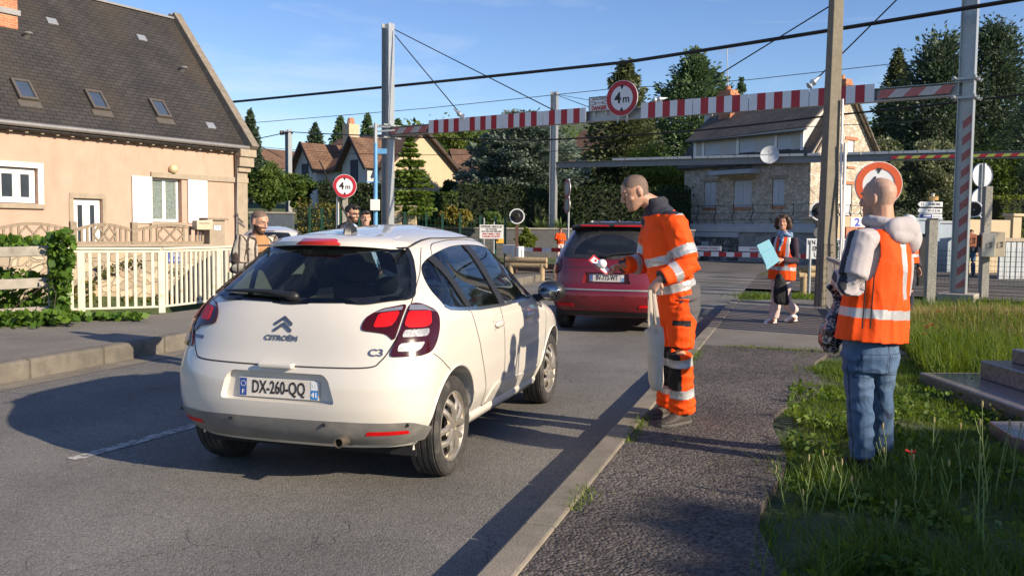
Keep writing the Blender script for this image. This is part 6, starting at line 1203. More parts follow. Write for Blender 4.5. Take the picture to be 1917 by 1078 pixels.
def left2(x, z, o): return RB.SX(x, z, o, -1)
wells = MB()
for x in (.85, 3.58):
    for s_ in (-1, 1): wells.cyl((x, s_ * .55, .32), (x, s_ * 1.05, .32), .37, n=40, m=1)
rec = MB(); rec.loft([[Vector((-.05, y, z)) for y, z in ((-.42, .735), (.42, .735), (.36, .93), (-.36, .93))], [Vector((.13, y, z)) for y, z in ((-.33, .75), (.33, .75), (.31, .90), (-.31, .90))]])
boolcut(rb2, [wells, rec], [MT['paintred'], MT['carblack']])
rw2 = [(-.72, 1.12), (0, 1.10), (.72, 1.12), (.70, 1.3), (.62, 1.5), (.57, 1.56), (-.57, 1.56), (-.62, 1.5), (-.70, 1.3)]
k = patch(rounded(rw2, .04, 4), rear2, .06, .05, .006).build('rear_window', MT['darkdusty'], rcar, smooth=40)
arc_ = [(-.5, 1.17)] + [(-.02 + .5 * math.cos(a), 1.17 + .3 * math.sin(a)) for a in np.linspace(math.pi, 0, 14)] ; b = patch(arc_, rear2, .06, .05, .0075); b.build('wiped_arc', MT['darkglass'], k, smooth=40)
b = MB(); pts = [rear2(a, z, .03) for a, z in ((-.03, 1.15), (.15, 1.185), (.38, 1.2), (.58, 1.195))]; b.tube(pts, [.022, .018, .013, .007], 8); b.ball(rear2(-.05, 1.145, .015), (.03, .09, .03)); b.build('rear_wiper', MT['blackplastic'], rcar, smooth=50)
b = MB(); st = []
for y in np.linspace(-.62, .62, 15):
    xo = .05 * (abs(y) / .62) ** 2; st.append([Vector((x, y, z - .03 * (abs(y) / .62) ** 3)) for x, z in ((.42 + xo, 1.575), (.42 + xo, 1.60), (.52 + xo, 1.635), (.9, 1.645), (.9, 1.56), (.6, 1.55))])
b.loft(st); k = b.build('roof_spoiler', MT['carblack'], rcar, smooth=40)
for y0, y1 in ((-.47, -.04), (.04, .47)): b = MB(); b.loft([[Vector((x, y, z)) for x, z in ((.405 + .03 * (y / .5) ** 2, 1.582), (.405 + .03 * (y / .5) ** 2, 1.60), (.45, 1.605), (.45, 1.58))] for y in np.linspace(y0, y1, 5)]); b.build('brake_light', MT['lampred'], k, smooth=40)
b = MB(); b.ball((1.1, 0, 1.66), (.05, .03, .045)); b.box((1.0, -.0, 1.665), (.09, .02, .06)); b.build('aerial_base', MT['blackplastic'], rcar, smooth=50)
for s_ in (1, -1):
    pl_ = [(.78 , 1.10), (.97, 1.13), (1.10, 1.10), (1.12, .93), (1.0, .87), (.80, .88), (.72, .97)]; k = patch(rounded([(s_ * a, z) for a, z in pl_], .03, 3), rear2, .03, .03, .012).build('tail_lamp', MT['lampdark'], rcar, smooth=30)
    patch(rounded([(s_ * a, z) for a, z in ((.80, 1.02), (.83, 1.085), (1.05, 1.095), (1.07, 1.03))], .015, 3), rear2, .03, .03, .0145).build('clear_lens', MT['lampsmoke'], k, smooth=30); patch(rounded([(s_ * a, z) for a, z in ((.80, .91), (.81, 1.0), (1.06, 1.01), (1.08, .94), (.98, .90))], .015, 3), rear2, .03, .03, .0145).build('red_lens', mat('dim_red_lens', (.22, .01, .012), .1, 0, .3, 30, coat=1), k, smooth=30)
    patch(rounded([(s_ * .48, .40), (s_ * .5, .44), (s_ * .78, .44), (s_ * .76, .40)], .01, 3), rear2, .03, .02, .012).build('reflector', MT['lampred'], rcar)
b = MB(); seamline(b, [(-.95, .655), (0, .655), (.95, .655)], rear2, .022, .012); b.build('bumper_strip', MT['alloy'], rcar)
b = patch([(-1.05, .26), (-1.05, .33), (1.05, .33), (1.05, .26)], rear2, .06, .04, .008); b.build('lower_bumper', MT['blackplastic'], rcar, smooth=40)
b = MB()
for s_ in (1, -1): seamline(b, spline([(s_ * .76, 1.12), (s_ * .78, 1.0), (s_ * .80, .85), (s_ * .72, .68), (s_ * .6, .67)], 4), rear2, .012)
seamline(b, [(-.78, .98), (0, .975), (.78, .98)], rear2, .006); b.build('tailgate_gap', MT['seam'], rb2)
for a in (-.28, .28): b = MB(); p_ = rear2(a, .56, .004); b.cyl(p_, p_ - Vector((.006, 0, 0)), .013, n=12); b.build('parking_sensor', MT['paintred'], rcar)
plate(rcar, (.12, 0, .825), (0, -1, 0), (.05, 0, 1), 'BV-773-WT')
p = rear2(.60, 1.02, .005); b = MB(); b.text('C4', .06, rear2(.58, .93, .006), (.0, -1, 0), (.08, 0, 1), ext=.003); b.build('lettering', MT['chrome'], rcar)
for f in (right2, left2):
    b = patch([(.6, 1.1), (.75, 1.32), (1.0, 1.46), (1.6, 1.54), (2.3, 1.5), (2.9, 1.25), (3.2, 1.08), (2.0, 1.04)], lambda x, z, o: f(x, z, o), .1, .07, .005); b.build('side_window', MT['darkglass'], rcar, smooth=40)
    b = MB(); b.tube([f(x, 1.6, -.1) + Vector((0, 0, .06)) for x in np.linspace(.9, 2.6, 12)], .018, 6); b.build('roof_rail', MT['chrome'], rcar, smooth=50)
    c = f(3.0, 1.08, .13); b = MB(); b.ball(c, (.09, .12, .09)); b.build('door_mirror', MT['blackplastic'], rcar, smooth=50)
for x in (.85, 3.58):
    for s_ in (1, -1): wheel(rcar, (x, s_ * .77, .315), .318, .2, s_)
# ---------------------------------------------------------------- parked white hatchback behind the man in the checked shirt
T3 = {k: [(z, v) for z, v in T[k]] for k in T}
PB = Body(T3, .26, 1.55, nr=3.0, nt=2.25)
pc = P(497, 430, 20.); pc.z = 0
pcar = thing('hatchback_car', 'parked white car with dark rear glass half hidden behind the man in the checked shirt', 'car', pc, rad(98))
b3 = PB.shell(np.linspace(.26, 1.55, 40)).build('body', MT['paintwhite'], pcar, smooth=50)
def rear3(a, z, o): return PB.S(a, z, o)
patch(rounded(rwp, .03, 3), rear3, .06, .05, .006).build('rear_window', MT['darkglass'], pcar, smooth=40)
for s_ in (1, -1):
    patch(rounded([(s_ * .7, .82), (s_ * .72, 1.05), (s_ * .92, 1.03), (s_ * .95, .8)], .03, 3), rear3, .04, .04, .01).build('tail_lamp', MT['lampred'], pcar, smooth=40)
    f = lambda x, z, o: PB.SX(x, z, o, s_); patch(dlo, f, .1, .07, .005).build('side_window', MT['darkglass'], pcar, smooth=40)
patch(rounded([(-.12, 1.425), (.12, 1.425), (.12, 1.44), (-.12, 1.44)], .004, 2), rear3, .05, .03, .01).build('brake_light', MT['lampdark'], pcar)
for x in (.70, 3.165):
    for s_ in (1, -1): wheel(pcar, (x, s_ * .735, .305), .308, .195, s_)
# ================================================================ people
MT['skin'] = mat('skin', (.50, .27, .18), .5, 0, .08, 25, .0008, 200); MT['skin2'] = mat('skin_tanned', (.44, .22, .14), .5, 0, .08, 25)
MT['stubble'] = mat('hair_stubble', (.15, .10, .075), .7, 0, .18, 90); MT['stubble2'] = mat('shaved_scalp', (.44, .275, .2), .6, 0, .12, 60)
MT['beard'] = mat('beard', (.09, .045, .028), .8, 0, .3, 90); MT['hairbrown'] = mat('brown_hair', (.055, .03, .018), .6, 0, .4, 60, .004, 90); MT['hairdark'] = mat('dark_hair', (.018, .012, .01), .55, 0, .4, 60, .004, 90)
MT['lip'] = mat('lip', (.36, .12, .1), .5); MT['orange'] = mat('hi_vis_orange', (.92, .085, .006), .75, 0, .05, 9, .0025, 34, spec=.25)
MT['reflect'] = mat('reflective_tape', (.46, .46, .47), .38, .25, .12, 40, .001, 260); MT['navy'] = mat('navy_cloth', (.022, .024, .036), .8, 0, .12, 14, .002, 60)
MT['greycloth'] = mat('dark_grey_cloth', (.085, .08, .085), .85, 0, .1, 12, .002, 60); MT['blackcloth'] = mat('black_cloth', (.01, .01, .012), .85, 0, .1, 12, .002, 50)
MT['boot'] = mat('work_boot', (.05, .042, .036), .7, 0, .3, 18, .002, 60); MT['sole'] = mat('boot_sole', (.09, .085, .075), .85, 0, .2, 20)
MT['denim'] = mat('blue_denim', (.05, .10, .19), .85, 0, .2, 9, .003, 34, col2=(.12, .185, .28), c2pos=(.45, .75), c2scale=4); MT['hoodie'] = mat('grey_marl', (.42, .385, .395), .9, 0, .06, 90, .003, 22)
MT['pink'] = mat('pale_pink_cloth', (.62, .47, .44), .85, 0, .06, 9, .003, 24); MT['plum'] = mat('dark_plum_knit', (.035, .02, .035), .9, 0, .1, 20); MT['whiteshoe'] = mat('white_trainer', (.75, .7, .68), .6, 0, .06, 15)
MT['shirtblue'] = mat('light_blue_shirt', (.34, .46, .62), .8, 0, .05, 9); MT['scarf'] = mat('blue_scarf', (.06, .10, .25), .85, 0, .35, 30, col2=(.3, .42, .5), c2pos=(.5, .55), c2scale=18)
MT['tan'] = mat('tan_tshirt', (.36, .19, .08), .85, 0, .05, 9)
def plaidmat():
    m = brickmat('checked_cloth', (.50, .45, .37), (.36, .31, .26), (.06, .045, .04), .07, .07, .011, .9, .0, 0, .1); return m
MT['plaid'] = plaidmat()
def remesh(mb, name, mats, parent, voxel=.007, it=2, wrinkle=None, regions=None, sm=True):
    ob = mb.build(name, mats); md = ob.modifiers.new('r', 'REMESH'); md.mode = 'VOXEL'; md.voxel_size = voxel; md.use_smooth_shade = True
    s2 = ob.modifiers.new('s', 'SMOOTH'); s2.iterations = it; s2.factor = .5; bpy.context.view_layer.update()
    me = bpy.data.meshes.new_from_object(ob.evaluated_get(bpy.context.evaluated_depsgraph_get())); old = ob.data; ob.modifiers.clear(); ob.data = me; bpy.data.meshes.remove(old); me.name = name
    n = len(me.vertices); co = np.empty(n * 3, np.float32); me.vertices.foreach_get('co', co); co = co.reshape(-1, 3)
    if wrinkle:
        no = np.empty(n * 3, np.float32); me.vertices.foreach_get('normal', no); no = no.reshape(-1, 3)
        a1, f1, a2, f2 = wrinkle; d = np.array([a1 * mnoise.noise(Vector((p[0] * f1[0], p[1] * f1[1], p[2] * f1[2]))) + a2 * (1 - 2.2 * abs(mnoise.noise(Vector((p[0] * f2[0] + 5, p[1] * f2[1], p[2] * f2[2]))))) for p in co.tolist()], np.float32)
        co = co + no * d[:, None]; me.vertices.foreach_set('co', co.ravel()); me.update()
    if regions:
        k = len(me.polygons); fc = np.empty(k * 3, np.float32); me.polygons.foreach_get('center', fc); me.polygons.foreach_set('material_index', np.asarray(regions(fc.reshape(-1, 3).astype(float)), np.int32))
    for i in range(len(me.materials), len(mats if isinstance(mats, list) else [mats])): me.materials.append(mats[i])
    me.shade_smooth(); ob.parent = parent; return ob
def seg(p, a, b):
    a, b = np.array(a, float), np.array(b, float); ab = b - a; t = ((p - a) @ ab) / (ab @ ab); q = a + np.clip(t, 0, 1)[:, None] * ab; return t, np.linalg.norm(p - q, axis=1)
def ringtube(b, specs, n=20):       # specs: (centre, x axis, y axis, rx, ry)
    b.loft([[Vector(c) + Vector(x).normalized() * (rx * math.cos(2 * math.pi * j / n)) + Vector(y).normalized() * (ry * math.sin(2 * math.pi * j / n)) for j in range(n)] for c, x, y, rx, ry in specs])
HEADR = [(-.118, .022, .080, .045), (-.108, .036, .091, .02), (-.09, .050, .096, -.03), (-.06, .061, .094, -.066), (-.03, .068, .092, -.082), (0, .072, .087, -.093), (.03, .0745, .093, -.099), (.06, .073, .086, -.095), (.088, .061, .066, -.078), (.107, .038, .036, -.048), (.117, .012, .008, -.018)]
def head(b, c, f, up, k=1., face=1):
    c = Vector(c); f = Vector(f).normalized(); up = Vector(up); r = f.cross(up).normalized(); u = r.cross(f)
    M = Matrix((r, f, u)).transposed()
    def L(x, y, z): return c + M @ Vector((x * k, y * k, z * k))
    n = 24; rings = []
    for z, w_, yf, yb in HEADR:
        ym = (yf + yb) / 2; ry = (yf - yb) / 2; rings.append([L(w_ * math.copysign(abs(math.cos(a)) ** .9, math.cos(a)), ym + ry * math.copysign(abs(math.sin(a)) ** .85, math.sin(a)), z) for a in [2 * math.pi * j / n for j in range(n)]])
    b.loft(rings)
    b.tube([L(0, .088, .022), L(0, .107, -.008), L(0, .117, -.03)], [.009 * k, .012 * k, .014 * k], 8); b.ball(L(-.011, .105, -.034), .010 * k, 8, 6); b.ball(L(.011, .105, -.034), .010 * k, 8, 6)
    b.tube([L(-.045, .082, .031), L(0, .094, .03), L(.045, .082, .031)], .009 * k, 6); b.tube([L(-.022, .09, -.064), L(0, .099, -.062), L(.022, .09, -.064)], .007 * k, 6); b.ball(L(0, .088, -.1), (.018 * k, .012 * k, .014 * k), 8, 6)
    for s_ in (1, -1):
        b.ball(L(s_ * .077, -.008, -.006), (.009 * k, .020 * k, .033 * k), 10, 6, R=M); b.ball(L(s_ * .078, -.004, -.032), (.007 * k, .011 * k, .012 * k), 8, 6, R=M); b.ball(L(s_ * .045, .06, -.03), (.022 * k, .02 * k, .02 * k), 10, 6)
    return L, M
def eyes(par, L, M, k=1., brow=None):
    for s_ in (1, -1):
        b = MB(); b.ball(L(s_ * .031, .081, .008), (.0125 * k, .006 * k, .0055 * k), 10, 6, R=M); e = b.build('eye', MT['pvc'], par, smooth=60); b = MB(); b.ball(L(s_ * .031, .0865, .008), (.0055 * k, .003 * k, .005 * k), 8, 6, R=M); b.build('iris', MT['hairdark'], e)
        b = MB(); b.tube([L(s_ * .016, .094, .027), L(s_ * .034, .091, .031), L(s_ * .05, .080, .026)], [.003 * k, .0035 * k, .002 * k], 6); b.build('eyebrow', brow or MT['beard'], par)
def hand(b, wr, d, nrm, side, curl=.5, k=1., thumb=.6, spread=.06):      # d: towards the fingers, nrm: out of the back of the hand, side: +1 if thumb lies along nrm x d
    wr = Vector(wr); d = Vector(d).normalized(); nrm = (Vector(nrm) - d * Vector(nrm).dot(d)).normalized(); s = nrm.cross(d) * side
    pl = .088 * k; b.tube([wr - d * .02, wr + d * .01, wr + d * (pl * .5), wr + d * pl], [.026 * k, .03 * k, .04 * k, .041 * k], 12, ry=[.02 * k, .019 * k, .016 * k, .012 * k], up=nrm)
    for i, ln in enumerate((.068, .078, .072, .056)):
        off = (1.5 - i) * .0205 * k; p = wr + d * pl + s * off; dd_ = (d + s * ((1.5 - i) * spread)).normalized(); pts = [p - dd_ * .015]
        pts.append(p); a = curl * (1 + .08 * i) * .6
        for q in (.45, .32, .23):
            dd_ = (dd_ * math.cos(a) - nrm * math.sin(a)).normalized(); ax_ = s; nn_ = ax_; p = p + dd_ * (ln * k * q); pts.append(p); nrm_i = dd_.cross(s) * side; a = curl * .95
            dd0 = dd_
            nrm_l = nrm
            # keep bending in the finger's own plane
            perp = (nrm - dd_ * nrm.dot(dd_)); nrm_ = perp.normalized() if perp.length > 1e-3 else nrm
            dd_ = dd0; nrm_keep = nrm_
            nrm_use = nrm_keep
            if q != .23: pts[-1] = p
            nrm_local = nrm_use
            dd_ = (dd_ * math.cos(a * .5) - nrm_local * math.sin(a * .5)).normalized()
        b.tube(pts, [.0095 * k, .0095 * k, .0088 * k, .008 * k, .0068 * k], 8)
    t0 = wr + d * .018 + s * .026 * k; td = (d * .62 + s * .7 - nrm * thumb * .4).normalized(); t1 = t0 + td * .036 * k; td2 = (d * .85 + s * .25 - nrm * thumb).normalized(); t2 = t1 + td2 * .03 * k; t3 = t2 + (td2 - nrm * thumb * .3).normalized() * .024 * k
    b.tube([t0 - td * .01, t0, t1, t2, t3], [.014 * k, .0145 * k, .0115 * k, .0105 * k, .008 * k], 8)
def shoe(b, ank, toe, ground, k=1.):
    ank, toe = Vector(ank), Vector(toe); d = toe - ank; d.z = 0; d.normalize(); s = Vector((-d.y, d.x, 0)); rings = []; heel = Vector((ank.x, ank.y, 0)) - d * .065 * k; L_ = .285 * k
    for t, w_, h in ((0, .026, .06), (.08, .038, .085), (.25, .041, .105), (.42, .043, .095), (.62, .049, .066), (.8, .048, .05), (.93, .036, .04), (1, .014, .03)):
        c = heel + d * (L_ * t) + Vector((0, 0, ground)); n = 14; rings.append([c + s * (w_ * k * math.cos(a)) + Vector((0, 0, max(0.0, (h * k) * (.5 + .5 * math.sin(a)) if math.sin(a) > -.6 else 0))) for a in [2 * math.pi * j / n for j in range(n)]])
    b.loft(rings)
def solepart(par, ank, toe, ground, m, k=1.):
    ank, toe = Vector(ank), Vector(toe); d = toe - ank; d.z = 0; d.normalize(); s = Vector((-d.y, d.x, 0)); heel = Vector((ank.x, ank.y, ground)) - d * .07 * k; out = []
    for t, w_ in ((0, .03), (.15, .044), (.4, .043), (.65, .053), (.85, .05), (1, .02)): out.append((heel + d * (.3 * k * t), w_ * k))
    pts = [c + s * w_ for c, w_ in out] + [c - s * w_ for c, w_ in out[::-1]]; b = MB(); b.prism(pts, (0, 0, .022)); return b.build('sole', m, par, bevel=.006)
def body_skin(b, J, k=1.):          # the figure itself, lean, inside the clothes
    lr = (J['shL'] - J['shR']).normalized(); hr = (J['hipL'] - J['hipR']).normalized(); sp = (J['neck'] - J['pelvis']).normalized(); fw = sp.cross(lr).normalized() * -1
    ringtube(b, [(J['pelvis'] - sp * .10, hr, fw, .10 * k, .08 * k), (J['pelvis'], hr, fw, .15 * k, .10 * k), (J['pelvis'].lerp(J['chest'], .5), lr, fw, .13 * k, .09 * k), (J['chest'], lr, fw, .15 * k, .105 * k), (J['chest'].lerp(J['neck'], .7), lr, fw, .13 * k, .08 * k), (J['neck'], lr, fw, .06 * k, .055 * k)])
    for S in 'LR':
        b.tube([J['neck'].lerp(J['sh' + S], .3) - sp * .04, J['sh' + S], J['sh' + S].lerp(J['el' + S], .5), J['el' + S], J['el' + S].lerp(J['wr' + S], .4), J['wr' + S]], [.05 * k, .052 * k, .046 * k, .036 * k, .036 * k, .026 * k], 10)
        b.tube([J['hip' + S], J['hip' + S].lerp(J['kn' + S], .4), J['kn' + S], J['kn' + S].lerp(J['an' + S], .35), J['an' + S]], [.08 * k, .072 * k, .05 * k, .052 * k, .034 * k], 10)
    return fw
def sleeve(b, J, S, r0, r1, r2, bag=0.):
    a, e, w_ = J['sh' + S], J['el' + S], J['wr' + S]; c = J['neck'].lerp(a, .45) - Vector((0, 0, .05)); end = e.lerp(w_, .93)
    b.tube([c, a, a.lerp(e, .45), a.lerp(e, .85), e, e.lerp(w_, .2), e.lerp(w_, .6), end], [r0 * .9, r0, r0 * .96, r1 * 1.06, r1 * 1.08, r1 * 1.05, (r1 + r2) / 2, r2], 14)
def trouser(b, J, S, r0, r1, r2, stack=0.):
    h, k, a = J['hip' + S], J['kn' + S], J['an' + S]; pts = [h + Vector((0, 0, .06)), h, h.lerp(k, .4), h.lerp(k, .85), k, k.lerp(a, .3), k.lerp(a, .7)]; rs = [r0 * .95, r0, r0 * .6 + r1 * .4, r1 * 1.03, r1, r1 * 1.03, (r1 + r2) / 2]
    for i, t in enumerate((.80, .85, .90, .95, 1.0)): pts.append(k.lerp(a, t)); rs.append(r2 * (1 + stack * (1 if i % 2 else -.4)))
    b.tube(pts, rs, 16)
def stand(base, facing, H=1.75, arms='down', lean=0.):
    b0 = Vector(base); f = Vector((facing[0], facing[1], 0)).normalized(); l = Vector((-f.y, f.x, 0)); z = Vector((0, 0, 1)); k = H / 1.75; J = {}
    def at(x, y, h): return b0 + l * (x * k) + f * (y * k) + z * (h * k)
    J['pelvis'], J['chest'], J['neck'], J['head'] = at(0, 0, .95), at(0, lean * .6, 1.28), at(0, lean, 1.47), at(0, .03 + lean * 1.4, 1.625)
    for S, x in (('L', 1), ('R', -1)):
        J['sh' + S] = at(.185 * x, lean * .95, 1.42); J['hip' + S] = at(.09 * x, 0, .90); J['kn' + S] = at(.1 * x, .03, .49); J['an' + S] = at(.11 * x, -.02, .08); J['toe' + S] = at(.14 * x, .18, 0)
        if arms == 'down': J['el' + S], J['wr' + S] = at(.24 * x, -.02 + lean, 1.13), at(.25 * x, .07 + lean, .88)
        else: J['el' + S], J['wr' + S] = at(.25 * x, .0 + lean, 1.14), at(.12 * x, .27 + lean, 1.12)
    return J, f, l
def local(J, o): return {k: v - o for k, v in J.items()}
def HG(z): return Vector((0, 0, z))
# ------------------------------------------------------------ man in orange workwear
Yb = 6.5; zg_ = .128
J = dict(pelvis=P(1268, 562, Yb), chest=P(1244, 447, Yb), neck=P(1231, 391, Yb), head=P(1190, 359, Yb - .02), shL=P(1262, 416, Yb - .18), shR=P(1224, 412, Yb + .19), elL=P(1291, 497, Yb - .26), wrL=P(1236, 523, Yb - .33), elR=P(1209, 492, Yb + .27), wrR=P(1165, 498, Yb + .12),
         hipL=P(1277, 575, Yb - .10), hipR=P(1262, 575, Yb + .10), knL=P(1273, 664, Yb - .13), knR=P(1256, 660, Yb + .12), anL=P(1275, 775, Yb - .13), anR=P(1249, 760, Yb + .15))
J['anL'] = G(1277, 792, zg_) + HG(.09); J['anR'] = G(1252, 777, zg_) + HG(.09); toeL, toeR = G(1232, 800, zg_), G(1205, 784, zg_)
O = Vector((J['pelvis'].x, J['pelvis'].y, zg_)); J = local(J, O); toeL -= O; toeR -= O
om = thing('person', 'stooping man in orange high visibility jacket and trousers holding a cloth bag and leaflet', 'person', O)
b = MB(); body_skin(b, J); hf = Vector((-.90, -.16, -.40)); L, M = head(b, J['head'], hf, (-.3, 0, 1), 1.04); b.tube([J['head'] + Vector((.045, 0, -.045)), J['neck'] + Vector((.0, 0, .02)), J['neck'] + Vector((.01, 0, -.07))], [.058, .064, .075], 14)
hand(b, J['wrL'], (-.62, -.1, -.75), (-.55, -.6, .35), 1, 1.35); dR = (J['wrR'] - J['elR']).normalized(); hand(b, J['wrR'], dR + Vector((-.25, 0, .05)), (0.1, .45, .9), -1, .75, thumb=.9)
def reg(c):
    q = (c - np.array(J['head'])) @ np.array(M); x, y, z = q[:, 0], q[:, 1], q[:, 2]; m = np.zeros(len(c), int); near = np.linalg.norm(q, axis=1) < .16
    m[near & (z > .035 - .6 * np.clip(y - .02, -.2, .2) * 0) & ((z - .045) > .55 * (y - .055)) & (y < .075)] = 1; m[near & (y < -.02) & (z > -.05) & (np.abs(x) < .0775)] = 1
    m[near & (z < -.045) & (z > -.13) & (y > .0) & ((np.abs(x) > .035) | (z < -.082))] = 2; m[near & (np.abs(z + .064) < .006) & (y > .088) & (np.abs(x) < .024)] = 3; return m
remesh(b, 'body', [MT['skin'], MT['stubble'], mat('stubble_beard', (.38, .22, .15), .6, 0, .2, 80), MT['lip']], om, .0052, 2, None, reg); eyes(om, L, M, 1.04, MT['beard'])
b = MB(); lr = (J['shL'] - J['shR']).normalized(); sp = (J['neck'] - J['pelvis']).normalized(); fw = Vector((-1, 0, 0)); fw = (fw - sp * fw.dot(sp)).normalized(); lat = fw.cross(sp).normalized()
def tq(t, f=0.): return J['pelvis'].lerp(J['neck'], t) + fw * f
ringtube(b, [(tq(.0, .0), lat, fw, .195, .155), (tq(.14, .005), lat, fw, .195, .155), (tq(.36, .02), lat, fw, .20, .15), (tq(.60, .012), lat, fw, .215, .15), (tq(.78, .0), lat, fw, .215, .145), (tq(.92, -.005), lat, fw, .15, .11), (tq(1.02, .0), lat, fw, .085, .085)])
sleeve(b, J, 'L', .088, .072, .060); sleeve(b, J, 'R', .084, .07, .058)
ringtube(b, [(J['neck'] + Vector((.0, 0, -.03)), lat, fw, .095, .092), (J['neck'] + Vector((-.01, 0, .035)), lat, fw, .088, .085), (J['neck'] + Vector((-.03, 0, .075)), lat, fw, .082, .08)])
tt = np.array
def reg(c):
    p0, p1 = tt(J['pelvis']), tt(J['neck']); ax = p1 - p0; t = ((c - p0) @ ax) / (ax @ ax); f = (c - p0 - t[:, None] * ax) @ tt(fw); l = (c - p0) @ tt(lat); m = np.zeros(len(c), int)
    arm = {}
    for S in 'LR':
        tu, du = seg(c, J['sh' + S], J['el' + S]); tf, df = seg(c, J['el' + S], J['wr' + S]); arm[S] = (tu, du, tf, df)
    isarm = np.zeros(len(c), bool)
    for S in 'LR':
        tu, du, tf, df = arm[S]; up_ = (du < .115) & (tu > .12) & (tu < 1.05); fo = (df < .10) & (tf > -.05); a = up_ | fo
        if S == 'L': a &= (l < -.10) | (df < .095)
        isarm |= a; m[a & (du <= df) & (np.abs(tu - .68) < .11)] = 1; m[a & (df < du) & (np.abs(tf - .52) < .12)] = 1; m[fo & (tf > .95)] = 2
        m[(du < .13) & (tu < .06) & (tu > -.45) & (c[:, 2] > J['sh' + S].z + .055)] = 2
        m[(du < .13) & (np.abs(tu + .03) < .07) & (c[:, 2] > J['sh' + S].z + .05)] = 1
    tor = ~isarm; m[tor & (np.abs(t - .47 + .1 * (f - .1)) < .045) & (t < .8)] = 1; m[tor & (np.abs(t - .16) < .045)] = 1; m[tor & (t < .06) & (f < .02)] = 3
    m[tor & (t > .95)] = 2; m[tor & (f > .105) & (np.abs(l - .02) < .012) & (t > .3)] = 2; m[tor & (f > .09) & (l > .03) & (t > .55)] = 2; return m
remesh(b, 'jacket', [MT['orange'], MT['reflect'], MT['navy'], MT['greycloth']], om, .0062, 4, (.006, (6, 6, 8), .009, (10, 10, 13)), reg)
b = MB(); ringtube(b, [(J['pelvis'] + HG(.09), lat, fw, .175, .15), (J['pelvis'], lat, fw, .19, .165), (J['pelvis'] - HG(.10), lat, fw, .185, .165), (J['pelvis'] - HG(.17), lat, fw, .14, .14)])
trouser(b, J, 'L', .115, .083, .09, .05); trouser(b, J, 'R', .11, .08, .088, .05)
def reg(c):
    m = np.zeros(len(c), int); x = c[:, 0]
    for S in 'LR':
        k, a, h = J['kn' + S], J['an' + S], J['hip' + S]; tl, dl = seg(c, k, a); th_, dh = seg(c, h, k); near = (np.minimum(dl, dh) < .15) & (np.abs(c[:, 1] - (k.y if S else 0)) < .135)
        fx = x - (k.x + (a.x - k.x) * np.clip(tl, 0, 1)); kp = near & (fx < -.012) & (((th_ > .84) & (tl < .02)) | ((tl > 0) & (tl < .56))); m[kp] = 2
        m[near & (np.abs(tl - .10) < .07) & (tl > 0)] = 1; m[near & (np.abs(tl - .64) < .075)] = 1
        if S == 'L': m[near & (np.abs(th_ - .34) < .06) & (fx > -.07) & (fx < .06) & (c[:, 1] < h.y)] = 2
    m[(c[:, 2] > J['hipL'].z - .12) & (x > J['pelvis'].x + .045) & (c[:, 2] > J['hipL'].z - .02 - 1.2 * (x - J['pelvis'].x - .045))] = 3; m[c[:, 2] > J['pelvis'].z + .035] = 3; return m
remesh(b, 'trousers', [MT['orange'], MT['reflect'], MT['blackcloth'], MT['greycloth']], om, .0062, 3, (.005, (6, 6, 8), .008, (10, 10, 14)), reg)
for a_, t_ in ((J['anL'], toeL), (J['anR'], toeR)):
    b = MB(); shoe(b, a_, t_, .006, 1.04); b.tube([a_ - HG(.03), a_ + HG(.06)], [.05, .056], 12); s_ = remesh(b, 'boot', [MT['boot']], om, .006, 3); solepart(s_, a_, t_, 0, MT['sole'], 1.04)
# what he holds
c = P(1123, 496, Yb + .02); t = thing('leaflet', 'tilted white and red leaflet with a round white insert held out by the stooping man', 'leaflet', c); d1_ = (P(1140, 511, Yb) - P(1106, 483, Yb + .03)).normalized(); d2_ = d1_.cross(Vector((.2, -.9, .5)).normalized()).normalized(); nn_ = d1_.cross(d2_).normalized()
b = MB(); b.prism([d1_ * (i * .085) + d2_ * (j * .033) for i, j in ((-1, -1), (1, -1), (1, 1), (-1, 1))], nn_ * .002); k = b.build('card', MT['signwhite'], t); b = MB()
sg = -1 if nn_.y > 0 else 1
for (i0, i1, j0, j1) in ((-1, 1, -1, -.72), (-1, 1, .72, 1), (-1, -.85, -.72, .72), (.9, 1, -.72, .72)): b.prism([d1_ * (i * .085) + d2_ * (j * .033) + nn_ * (.0025 if sg > 0 else -.0025) for i, j in ((i0, j0), (i1, j0), (i1, j1), (i0, j1))], nn_ * (.001 * sg))
b.prism([d1_ * (i * .085) + d2_ * (j * .033) + nn_ * (.0025 if sg > 0 else -.0025) for i, j in ((-.62, -.4), (-.4, -.4), (-.4, .1), (-.62, .1))], nn_ * (.001 * sg)); b.build('red_border', MT['signred'], k)
b = MB(); b.ball(P(1127, 494, Yb - .03) - c, (.035, .035, .034), 16, 10); b.build('round_insert', MT['signwhite'], t, smooth=60)
hp = J['wrL'] + O + Vector((-.62, -.1, -.75)).normalized() * .095; t = thing('tote_bag', 'off white cotton tote bag hanging from the hand of the stooping man', 'bag', (hp.x, hp.y, P(1228, 724, hp.y).z)); o_ = Vector(t.location); MT['cotton'] = mat('raw_cotton', (.52, .45, .37), .95, 0, .07, 14, .004, 18)
b = MB(); rings = []
for py, xl, xr, dp in ((616, 1208, 1240, .035), (640, 1210, 1243, .05), (680, 1213, 1243, .06), (712, 1215, 1241, .055), (728, 1220, 1237, .03)):
    a, c_ = P(xl, py + (0 if py > 700 else 2), hp.y) - o_, P(xr, py - (4 if py < 620 else 0), hp.y + .02) - o_; mid = (a + c_) / 2; rx = (c_ - a) / 2; rings.append([mid + rx * math.cos(a2) + Vector((0, dp * math.sin(a2), .0)) for a2 in [2 * math.pi * j / 24 for j in range(24)]])
b.loft(rings); remesh(b, 'sack', [MT['cotton']], t, .006, 2, (.009, (7, 7, 4), .005, (14, 14, 5)))
